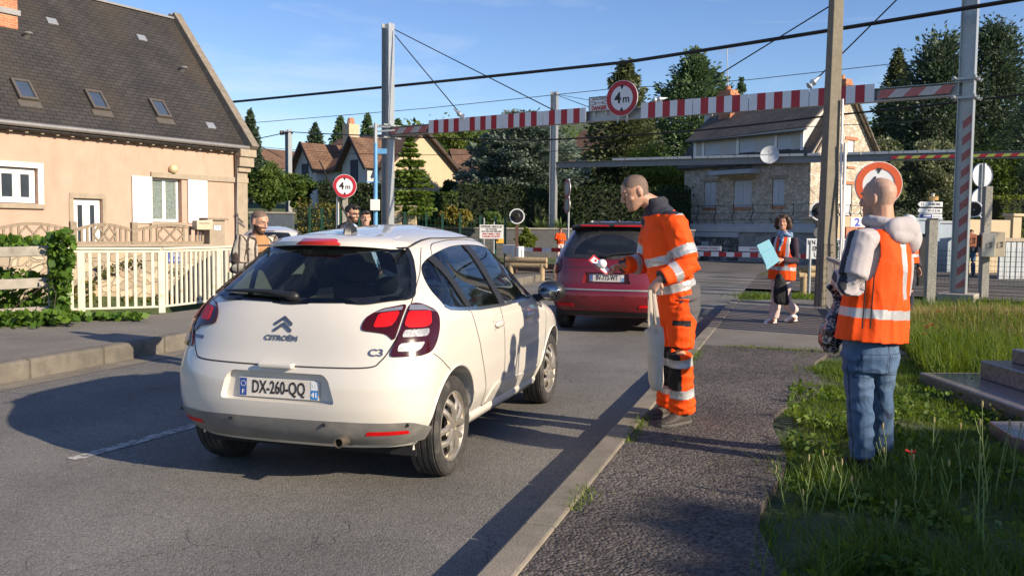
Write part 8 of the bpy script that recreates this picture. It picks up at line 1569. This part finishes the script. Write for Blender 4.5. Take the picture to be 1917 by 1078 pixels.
def conifer(label, px, yt, yb, pw, Y, m, kind='spruce', n=7000, group='conifers beyond the crossing', lsz=3.2):
    k = Y / F; top = P(px, yt, Y); bot = P(px, yb, Y); g0_ = float(ground_h(top.x, top.y)); H = top.z - g0_; zb = max(.3, bot.z - g0_); Rm = pw / 2 * k
    t = thing('conifer_tree', label, 'tree', (top.x, top.y, g0_), 0, group); lv = {'spruce': 26, 'fir': 20, 'cedar': 11, 'layered': 15, 'clump': 16}[kind]; P_, D_, S_, T_ = [], [], [], []; tw = MB(); tw.tube([(0, 0, -.3), (0, 0, zb + (H - zb) * .5), (0, 0, H)], [.05 * Rm + .12, .03 * Rm + .06, .02], 8)
    per = max(3, n // (lv * 9))
    for i in range(lv):
        f = (i + .5 * R.random()) / lv; z = zb + (H - zb) * f
        prof = {'spruce': (1 - f) ** .72, 'fir': (1 - f ** 1.6) ** .9 * .95, 'cedar': (1 - f ** 2.2) ** .7, 'layered': (1 - f) ** .7, 'clump': min(1, (1 - f) ** .5 * 1.05)}[kind]
        nb = 9 if kind != 'cedar' else 13
        for j in range(nb):
            a = 2 * math.pi * (j + R.random() * .9) / nb + i; L_ = Rm * prof * (.62 + .5 * R.random()) + .12 * Rm * (1 - f) ; tn = R.random()
            dz = {'spruce': -.28 + .5 * f, 'fir': .1 + .4 * f, 'cedar': .08 * R.normal() + .12, 'layered': -.12 + .2 * f, 'clump': .15 + .5 * f + .2 * R.normal()}[kind]
            q = max(4, int(per * (.35 + prof) * (1.5 if kind == 'cedar' else 1))); s = R.random(q) ** .6; d = np.array([math.cos(a), math.sin(a), 0]); pe = np.array([-math.sin(a), math.cos(a), 0])
            spread = (.16 + .1 * R.random()) * L_ * (1.15 - s) + .05 * Rm; thick = {'cedar': .045, 'layered': .04}.get(kind, .10) * Rm
            c = d * (L_ * s)[:, None] + pe * (spread * R.normal(size=q))[:, None]; c[:, 2] += z + dz * L_ * s + ({'spruce': .22, 'fir': .1}.get(kind, 0)) * L_ * s ** 2 + thick * R.normal(size=q) * .7
            if kind == 'clump': c += .10 * Rm * R.normal(size=(q, 3))
            dd_ = d + np.array([0, 0, dz]) + .5 * unit(q); P_.append(c); D_.append(dd_); S_.append(np.full(q, 1.)); T_.append(np.clip(.55 * tn + .45 * R.random(q), 0, 1))
            if kind in ('cedar', 'layered') and j % 2 == 0: tw.tube([(0, 0, z), tuple(d * L_ * .7 + np.array([0, 0, z + dz * L_ * .7]))], [.03 * Rm * .5 + .02, .01], 4)
    c = np.concatenate(P_); d = np.concatenate(D_); n_ = len(c); s = np.clip(k * lsz, .05, .45) * (.6 + .8 * R.random(n_)); quads_mesh('crown', leafquads(c, s, 2.3, d, .5 if kind in ('cedar', 'layered') else 0), FO[m], t, np.concatenate(T_)); tw.build('trunk', MT['bark'], t); return t
conifer('tall narrow dark spruce just right of the peach house roof', 468, 208, 335, 62, 74, 'dark')
conifer('dark spruce behind the left gable of the cream house', 590, 232, 350, 62, 84, 'dark', 'fir', 6000)
conifer('grey green spruce left of the cream chimney', 637, 220, 335, 66, 90, 'fir', 'spruce', 6000); conifer('grey green spruce right of the cream chimney', 688, 214, 330, 58, 95, 'fir', 'spruce', 5000); conifer('spruce top between the gantry post and the blue pole', 745, 224, 330, 62, 98, 'fir', 'spruce', 5000)
conifer('light green layered cedar in front of the sunlit cream gable', 768, 256, 398, 105, 46.5, 'bright', 'layered', 12000, lsz=3.4)
conifer('big blue grey cedar behind the dark hedge', 980, 208, 376, 225, 57, 'blue', 'cedar', 24000, lsz=3.4)
conifer('tall olive spruce behind the four metre disc', 1172, 118, 400, 200, 66, 'spruce', 'spruce', 20000, lsz=3.8)
conifer('broad bright fir left of the brick chimney', 1300, 100, 340, 215, 74, 'fir', 'fir', 20000, lsz=3.8); conifer('small fir tip right of the brick chimney', 1388, 146, 300, 62, 80, 'fir', 'fir', 3000)
conifer('slender spruce between the stone house and the dark firs', 1682, 98, 350, 135, 64, 'spruce', 'spruce', 15000)
conifer('wide dark fir left of the right gantry post', 1762, 80, 400, 205, 57, 'dark', 'clump', 24000, lsz=3.6); conifer('tallest dark fir right of the right gantry post', 1862, 56, 400, 195, 58, 'dark', 'clump', 26000, lsz=3.6); conifer('dark fir cut by the right edge', 1945, 165, 400, 130, 50, 'dark', 'clump', 6000)
GB = 'leafy trees beyond the crossing'
broadleaf('round green tree between the peach house and the slim grey post', 503, 300, 398, 90, 52, 'leaf', 9000, GB); broadleaf('green bush right of the slim grey post', 560, 312, 404, 66, 53, 'leaf', 7000, GB)
broadleaf('bright leafy tree behind the sunlit gable', 828, 236, 372, 92, 76, 'leafy', 7000, GB); broadleaf('leafy tree above the low grey house', 882, 232, 320, 92, 90, 'leaf', 6000, GB); broadleaf('rounded tree behind the cedar top', 960, 232, 310, 120, 100, 'leaf', 6000, GB)
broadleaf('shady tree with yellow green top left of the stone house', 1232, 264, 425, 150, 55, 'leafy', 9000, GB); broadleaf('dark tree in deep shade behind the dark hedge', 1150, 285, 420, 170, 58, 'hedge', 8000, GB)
broadleaf('pale flowering tree left of the direction signs', 1662, 232, 400, 100, 49, 'pale', 7000, GB); broadleaf('pale flowering tree above the direction signs', 1752, 238, 412, 130, 49.5, 'pale', 8000, GB); broadleaf('shady leafy tree behind the backs of the round signs', 1858, 268, 412, 150, 51, 'leaf', 8000, GB)
def hedge(label, x0, x1, yt, Y0, Y1, m, z0=None, dep=1.2, dens=1100, sz=3.0, name='hedge', cat='hedge', rough=.08):
    A, B = P(x0, yt, Y0), P(x1, yt, Y1); g = float(ground_h((A.x + B.x) / 2, (A.y + B.y) / 2)) if z0 is None else z0; t = thing(name, label, cat, (A.x, A.y, g)); e = B - A; e.z = 0; L_ = e.length; d = np.array(e / L_); nrm = np.array([d[1], -d[0], 0]); h = (A.z + B.z) / 2 - g
    n = int(dens * (L_ * h + L_ * dep) / 8); f = R.random(n); top = R.random(n) < dep / (dep + h); u = R.random(n) * L_; v = R.random(n); 
    p = d * u[:, None] + nrm * np.where(top, (v - .5) * dep, dep / 2)[:, None]; p[:, 2] += np.where(top, h, v * h); p += R.normal(size=(n, 3)) * rough * (1 + .6 * np.sin(u * 1.7))[:, None]
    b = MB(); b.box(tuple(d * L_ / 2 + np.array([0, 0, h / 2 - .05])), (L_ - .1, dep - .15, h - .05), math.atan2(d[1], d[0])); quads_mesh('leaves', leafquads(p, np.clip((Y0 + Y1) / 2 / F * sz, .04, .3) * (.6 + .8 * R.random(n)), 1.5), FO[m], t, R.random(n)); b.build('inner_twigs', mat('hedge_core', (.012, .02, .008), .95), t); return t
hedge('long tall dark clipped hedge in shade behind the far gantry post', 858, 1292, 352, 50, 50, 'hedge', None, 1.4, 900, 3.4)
hedge('clipped dark hedge in front of the cream house', 598, 724, 345, 53, 53, 'hedge', None, 1.2, 1200); hedge('lower green hedge below the sunlit gable', 735, 862, 362, 53.5, 53.5, 'leaf', None, 1.2, 1200); hedge('low loose hedge behind the green mesh fence', 558, 735, 388, 47.5, 47.5, 'shrub', None, 1., 1100, rough=.14)
hedge('bright topped hedge at the right edge above the cream wall', 1860, 1975, 372, 46, 46, 'leafy', None, 1.4, 1200)
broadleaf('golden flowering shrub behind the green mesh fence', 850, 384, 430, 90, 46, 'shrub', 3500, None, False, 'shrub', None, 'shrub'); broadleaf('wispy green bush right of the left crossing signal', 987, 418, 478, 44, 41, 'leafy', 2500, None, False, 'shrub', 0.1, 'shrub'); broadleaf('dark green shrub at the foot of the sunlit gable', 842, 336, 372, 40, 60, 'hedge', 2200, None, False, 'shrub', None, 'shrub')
broadleaf('green bush on the bank right of the golden shrub', 918, 392, 432, 50, 46, 'leaf', 2000, None, False, 'shrub', None, 'shrub')
for px, py in ((940, 418), (1012, 418), (1050, 420), (1090, 424), (965, 420), (1118, 424)):
    c = P(px, py + 12, 48.4); t = thing('agave_plant', 'spiky pale green tuft in the row on the bank below the dark hedge', 'plant', (c.x, c.y, c.z), 0, 'spiky tufts on the bank'); n = 46; a = R.random(n) * 6.28; e = .3 + R.random(n) * .9; L_ = (.5 + .5 * R.random(n)) * .9; tip = np.stack([np.cos(a) * np.cos(e) * L_, np.sin(a) * np.cos(e) * L_, np.sin(e) * L_], 1); w_ = np.stack([-np.sin(a), np.cos(a), 0 * a], 1) * .05; z_ = np.zeros((n, 3)); quads_mesh('leaves', np.stack([z_ - w_ * .6, tip * .5 - w_, tip, tip * .5 + w_], 1), FO['needle'], t, R.random(n))
# far wooded hillside, one mass
K = 520; th_ = R.uniform(-.13, .62, K); rr = R.uniform(100, 175, K); cx, cy = rr * np.sin(th_), rr * np.cos(th_); cz = ground_h(cx, cy); i = R.integers(0, K, 30000); rc = R.uniform(2.0, 4.2, K)
p = np.stack([cx[i], cy[i], cz[i] + rc[i] * .8], 1) + unit(30000) * (R.random((30000, 1)) ** .4) * rc[i][:, None] * [1, 1, 1.1]
ob = quads_mesh('woods', leafquads(p, .38 * (.6 + R.random(30000))), FO['leaf'], None, np.clip(R.random(K)[i] * .7 + .3 * R.random(30000), 0, 1)); tag(ob, kind='stuff')
# tall tree off the right of the view whose shade falls over the near verge
for (x_, y_, z_, r_), lab in (((14.5, -4.5, 4.3, 2.8), 'broad tree standing outside the view farthest behind the verge'), ((14.3, -2.2, 4.1, 2.3), 'middle tree of three outside the view to the right of the verge'), ((15.8, -.5, 4.0, 2.3), 'tree outside the view nearest the railway track')):
    t = thing('tree', lab, 'tree', (x_, y_, 0)); n = 14000; K = 46; u = unit(K) * (R.random((K, 1)) ** .5) * [r_, r_, r_ * .75]; i = R.integers(0, K, n); p = u[i] + unit(n) * R.random((n, 1)) ** .4 * .8 + [0, 0, z_]; quads_mesh('crown', leafquads(p, .28 * (.6 + .8 * R.random(n))), FO['leaf'], t, R.random(n)); b = MB(); b.tube([(0, 0, -.1), (0, 0, 3), (.2, 0, 5)], [.25, .18, .08], 8); b.build('trunk', MT['bark'], t)
# ---------------- verge: soil, mown turf, grass, weeds
def st_of(x, y): return x * RD.x + y * RD.y, x * RR.x + y * RR.y
def verge_h(x, y):
    s, t = st_of(x, y); h = .098 + .025 * np.sin(x * 2.1 + .6) * np.sin(y * 1.7) + .015 * np.sin(x * 6 + y * 5); h = h + .12 * np.exp(-((s - 14.3) ** 2 / 1.2)) * sst(1.0, 2.5, t) - .19 * sst(14.5, 17.5, s); return np.where(t < .0, h - .5 * np.clip(-t - .10, 0, 1), h)
b = grid_sheet(np.arange(-1.4, 26, .3), np.arange(-4, 19, .3), verge_h); keep = []
for f in b.f:
    c = np.mean([b.v[i] for i in f], axis=0); s, t = st_of(c[0], c[1])
    if t > -.35 and not (s > 11.0 and t < 1.15): keep.append(f)
b.f = keep; b.m = [0] * len(keep); struct('verge', b, MT['soil'], smooth=60)
def blades(name, x, y, h, w_, lean, m, tint, base_h=verge_h, curl=.5):
    n = len(x); z = base_h(x, y); a = R.random(n) * 6.283; ca = np.stack([np.cos(a), np.sin(a), 0 * a], 1); wv = np.stack([-np.sin(a + R.normal(size=n) * .6), np.cos(a), 0 * a], 1) * (w_ * (.6 + .8 * R.random(n)))[:, None] * .5
    b0 = np.stack([x, y, z - .01], 1); ln = lean * R.random(n); mid = b0 + np.stack([0 * a, 0 * a, h * .55], 1) + ca * (h * ln * .35)[:, None]; tp = b0 + np.stack([0 * a, 0 * a, h * (1 - .35 * ln * curl)], 1) + ca * (h * ln)[:, None]
    V = np.concatenate([np.stack([b0 - wv, b0 + wv, mid + wv * .8, mid - wv * .8], 1), np.stack([mid - wv * .8, mid + wv * .8, tp + wv * .08, tp - wv * .08], 1)]); o = quads_mesh(name, V, FO[m], None, np.concatenate([tint, tint])); return tag(o, kind='stuff')
def pts(n, s0, s1, t0, t1): s = R.uniform(s0, s1, n); t = R.uniform(t0, t1, n); return s * RD.x + t * RR.x, s * RD.y + t * RR.y, s, t
def clumpy(x, y, f, thr): v = np.array([mnoise.noise(Vector((a * f, b_ * f, 3.1))) for a, b_ in zip(x.tolist(), y.tolist())]); return v > thr
# mown turf on the right
x, y, s, t = pts(95000, 1.5, 12, 1.0, 7.5); k = ((t > 1.25 + .25 * np.sin(s * 2)) & (s < 9.8)); x, y = x[k], y[k]; blades('turf_grass', x, y, .022 + .03 * R.random(len(x)), .006, .8, 'turf', R.random(len(x)))
# tall lush weeds beside the pavement
x, y, s, t = pts(50000, 2.2, 6.0, -.12, 1.75); k = clumpy(x, y, 1.7, -.12) & ((t > .22 + .12 * np.sin(s * 3.1)) | (R.random(len(x)) < .12)) & (t < 1.05 + .25 * np.sin(s * 2.2)); x, y = x[k], y[k]; n = len(x); blades('verge_grass', x, y, (.04 + .19 * R.random(n) ** 2.2), .006, 1.15, 'weed', np.clip(R.random(n) * .8, 0, 1))
x, y, s, t = pts(30000, 5.6, 10.8, -.05, 1.6); k = clumpy(x, y, 1.3, .08) & (t > .05 + .04 * s * (R.random(len(x)) < .5)); x, y = x[k], y[k]; n = len(x); blades('verge_grass', x, y, .025 + .10 * R.random(n) ** 2.2, .006, 1.2, 'grass', R.random(n))
x, y, s, t = pts(34000, 9.2, 14.0, 1.3, 6.5); k = clumpy(x, y, .6, -.35); x, y = x[k], y[k]; n = len(x); blades('tall_grass', x, y, .16 + .26 * R.random(n), .009, .8, 'grass', R.random(n))
x, y, s, t = pts(40000, 11.8, 16.5, 1.2, 9.5); k = clumpy(x, y, .8, -.35); x, y = x[k], y[k]; n = len(x); blades('dry_grass', x, y, .10 + .3 * R.random(n), .010, 1.7, 'dry', R.random(n))
x, y, s, t = pts(16000, 15.5, 22, .8, 12); k = clumpy(x, y, .5, -.1); x, y = x[k], y[k]; n = len(x); blades('dry_grass', x, y, .08 + .25 * R.random(n), .014, 1.2, 'grass', R.random(n), lambda a, b_: np.full(np.shape(a), -.03))
x, y, s, t = pts(70000, 2.0, 10.5, -.05, 1.7); k = clumpy(x, y, .9, -.18) & (t > .1 * np.sin(s * 4) + .04 * R.normal(size=len(x)) + .03 * np.clip(s - 6, 0, 9)); x, y = x[k], y[k]; n = len(x); blades('low_grass', x, y, .02 + .05 * R.random(n), .005, 1.3, 'grass', R.random(n) * .7)
# broad low leaves among the grass
x, y, s, t = pts(9000, 2.2, 8.5, .0, 1.9); k = clumpy(x, y, 1.8, .05); x, y = x[k], y[k]; n = len(x); c = np.stack([x, y, verge_h(x, y) + .02 + .08 * R.random(n)], 1); tag(quads_mesh('low_weeds', leafquads(c, .028 * (.5 + R.random(n)), 1.5, None, .0), FO['weed'], None, R.random(n)), kind='stuff')
x, y, s, t = pts(5000, 7.4, 9.8, 1.5, 3.0); c = np.stack([x, y, verge_h(x, y) + .02 + .10 * R.random(len(x))], 1); k = clumpy(x, y, 1.5, .0); c = c[k]; tag(quads_mesh('low_weeds', leafquads(c, .03 * (.5 + R.random(len(c))), 1.4), FO['shrub'], None, R.random(len(c)) * .5), kind='stuff')
# weeds in the joint behind the kerb and cracks of the pavement
n = 5200; s = R.uniform(1.5, 11, n); k = np.array([mnoise.noise(Vector((a * 1.9, 7.7, 0))) > -.02 for a in s.tolist()]); s = s[k]; n = len(s); t = TK + .165 + .035 * R.normal(size=n); blades('joint_weeds', s * RD.x + t * RR.x, s * RD.y + t * RR.y, .015 + .05 * R.random(n) ** 2, .005, 1.3, 'grass', R.random(n), lambda a, b_: np.full(np.shape(a), KH - .012))
n = 2600; s = R.uniform(2.6, 10.8, n); t = R.uniform(TK + .3, .1, n); k = np.array([(abs(mnoise.noise(Vector((a * .9, b_ * .9, 1.)))) < .05) and (mnoise.noise(Vector((a * 2.1, b_ * 2.1, 5.))) > .08) for a, b_ in zip(s.tolist(), t.tolist())]); s, t = s[k], t[k]; n = len(s); blades('crack_weeds', s * RD.x + t * RR.x, s * RD.y + t * RR.y, .012 + .035 * R.random(n), .004, 1.4, 'grass', R.random(n), lambda a, b_: np.full(np.shape(a), KH - .012))
n = 900; s = 11.2 + .07 * R.normal(size=n); t = R.uniform(TK + .4, 1.2, n); blades('joint_weeds', s * RD.x + t * RR.x, s * RD.y + t * RR.y, .015 + .03 * R.random(n), .006, 1.3, 'grass', R.random(n), lambda a, b_: np.full(np.shape(a), KH - .012))
for cx_, cy_ in ((1512, 556), (1425, 556)):
    c = G(cx_, cy_, .13); n = 700; blades('joint_weeds', c.x + .3 * R.normal(size=n), c.y + .3 * R.normal(size=n), .05 + .1 * R.random(n), .012, 1.2, 'grass', R.random(n), lambda a, b_: np.full(np.shape(a), .12))
# tall seed stalks
for px, y0, y1, Y, ln in ((1832, 1060, 795, 3.9, .02), (1835, 1060, 640 + 120, 4.1, .03), (1842, 1075, 860, 3.75, -.05), (1798, 960, 800, 4.7, .0), (1745, 940, 790, 4.8, .03), (1700, 935, 850, 4.9, .05), (1660, 925, 800, 5.0, -.06), (1640, 930, 845, 5.0, .12), (1722, 1000, 860, 4.4, -.1), (1768, 1000, 870, 4.4, .07), (1570, 1000, 868, 4.4, .05), (1515, 1010, 925, 4.3, -.1), (1535, 990, 880, 4.5, .2), (1508, 985, 860, 4.5, .05), (1665, 1050, 945, 4.0, .1), (1600, 1040, 900, 4.1, -.05), (1860, 930, 795, 4.8, .25), (1885, 935, 800, 4.8, .22), (1550, 940, 850, 4.8, -.08), (1470, 985, 880, 4.6, -.15)):
    a = P(px, y0, Y); c = P(px + ln * 120, y1, Y); a.z = .07; H_ = c - a; t = thing('tall_weed', 'thin tall seed stalk rising out of the shaded grass verge', 'weed', a, 0, 'tall stalks in the verge'); b = MB(); pl_ = [Vector((0, 0, 0)), H_ * .4 + Vector((R.normal() * .012, 0, 0)), H_ * .75 + Vector((R.normal() * .012, 0, 0)), H_]; b.tube(pl_, [.004, .0035, .003, .002], 5)
    for q in range(3): f_ = .35 + .2 * q; s0 = H_ * f_; sd_ = 1 if R.random() > .5 else -1; b.tube([s0, s0 + Vector((.02 * sd_, .0, .05)), s0 + Vector((.035 * sd_, .005, .11))], [.0028, .0022, .0015], 4)
    b.build('stem', MT['stem'], t); b = MB(); b.ball(H_ + Vector((0, 0, .01)), (.006, .006, .02), 8, 6); b.build('seed_head', MT['seed'], t)
for px, py, Y in ((1705, 849, 4.9), (1735, 613, 10.6), (1744, 609, 10.8), (1757, 584, 12.5), (1732, 626, 10.2)):
    c = P(px, py, Y); t = thing('poppy', 'red poppy flower in the verge grass', 'flower', (c.x, c.y, .06), 0, 'poppies in the verge'); h = c.z - .06; b = MB(); b.tube([(0, 0, 0), (.01, 0, h * .6), (0, 0, h)], .002, 4); b.build('stem', MT['stem'], t); b = MB()
    for q in range(4): a = q * 1.57 + .4; b.add([(0, 0, h - .005), (.03 * math.cos(a - .6), .03 * math.sin(a - .6), h + .012), (.036 * math.cos(a), .036 * math.sin(a), h + .02), (.03 * math.cos(a + .6), .03 * math.sin(a + .6), h + .012)], [(0, 1, 2, 3)])
    k = b.build('petals', MT['poppy'], t); s_ = k.modifiers.new('s', 'SOLIDIFY'); s_.thickness = .001
# ivy and creepers at the left fence
t = thing('ivy', 'green ivy and creepers smothering the old rail fence at the left edge', 'ivy', (-7.0, 12.0, 0)); o_ = np.array([-7.0, 12.0, 0])
def ivypatch(n, poly_px, Y, dy): 
    out = []; xs_ = [p[0] for p in poly_px]; ys_ = [p[1] for p in poly_px]
    def inside(x, y):
        c_ = False; j = len(poly_px) - 1
        for i in range(len(poly_px)):
            (xi, yi), (xj, yj) = poly_px[i], poly_px[j]
            if (yi > y) != (yj > y) and x < (xj - xi) * (y - yi) / (yj - yi) + xi: c_ = not c_
            j = i
        return c_
    while len(out) < n:
        x, y = R.uniform(min(xs_), max(xs_)), R.uniform(min(ys_), max(ys_))
        if inside(x, y): p_ = P(x, y, Y + dy * R.normal()); out.append([p_.x, p_.y, max(p_.z, .19)])
    return np.array(out) - o_
parts_ = [ivypatch(1100, [(88, 440), (130, 425), (140, 450), (128, 590), (98, 590), (92, 500)], 12.5, .12), ivypatch(700, [(-20, 500), (50, 505), (110, 520), (100, 590), (-20, 600)], 12.75, .12), ivypatch(1100, [(-30, 585), (110, 582), (150, 598), (20, 618), (-30, 622)], 11.9, .18), ivypatch(450, [(-30, 440), (95, 445), (90, 470), (-30, 472)], 13.2, .3), ivypatch(400, [(110, 585), (280, 588), (260, 597), (110, 600)], 12.6, .1)]
c = np.concatenate(parts_); n = len(c); quads_mesh('leaves', leafquads(c, .075 * (.5 + R.random(n)), 1.25), FO['ivy'], t, R.random(n)); b = MB()
for q in range(14): p_ = c[R.integers(0, n)]; e_ = c[R.integers(0, 1500)]; b.tube([p_, (np.array(p_) + e_) / 2 + [0, .1, .05], e_], .006, 4)
b.build('vines', MT['bark'], t)
x0 = GWl; c = []
for q in range(1500): u = R.uniform(.8, 3.4); z = R.uniform(-.8, .75) ; c.append(GWl.A + GWl.pt(u, z * (1 - abs(u - 2) * .3), .08 + .1 * R.random()))
c = np.array([tuple(v) for v in c]); k = clumpy(c[:, 0] * 1.5, c[:, 2] * 1.5, 1.2, .02); c = c[k]; o2 = c[0].copy(); t = thing('creeper', 'sparse brown and green creeper on the stone garden wall', 'creeper', tuple(o2)); quads_mesh('leaves', leafquads(c - o2, .07 * (.5 + R.random(len(c))), 1.3), FO['shrub'], t, R.random(len(c)) * .5)
# ---------------- polished granite steps on the right
MT['granite'] = mat('polished_granite', (.2, .165, .15), .22, 0, .3, 60, 0, 50, col2=(.12, .1, .095), c2pos=(.45, .6), c2scale=30, spec=.6)
t = thing('granite_steps', 'stepped polished granite slabs of a monument on the turf at the right edge', 'steps', (3.8, 8.3, .08)); 
for (x0, y1, z0, z1) in ((0, 0, -.05, .155), (.42, -.28, .155, .315), (.62, -.42, .315, .44)):
    b = MB(); b.prism([(x0, y1, z0), (x0 + 4, y1 + .25, z0), (x0 + 4, y1 - 4, z0), (x0 - .02, y1 - 4, z0)], (0, 0, z1 - z0)); b.build('slab', MT['granite'], t, bevel=.012)
c = G(1896, 842, .09); t = thing('granite_kerb', 'corner of a separate low granite slab at the right edge below the steps', 'slab', c); b = MB(); b.prism([(0, 0, -.04), (.1, .5, -.04), (2, .6, -.04), (2, -.8, -.04), (.25, -.6, -.04)], (0, 0, .13)); b.build('slab', MT['granite'], t, bevel=.01)
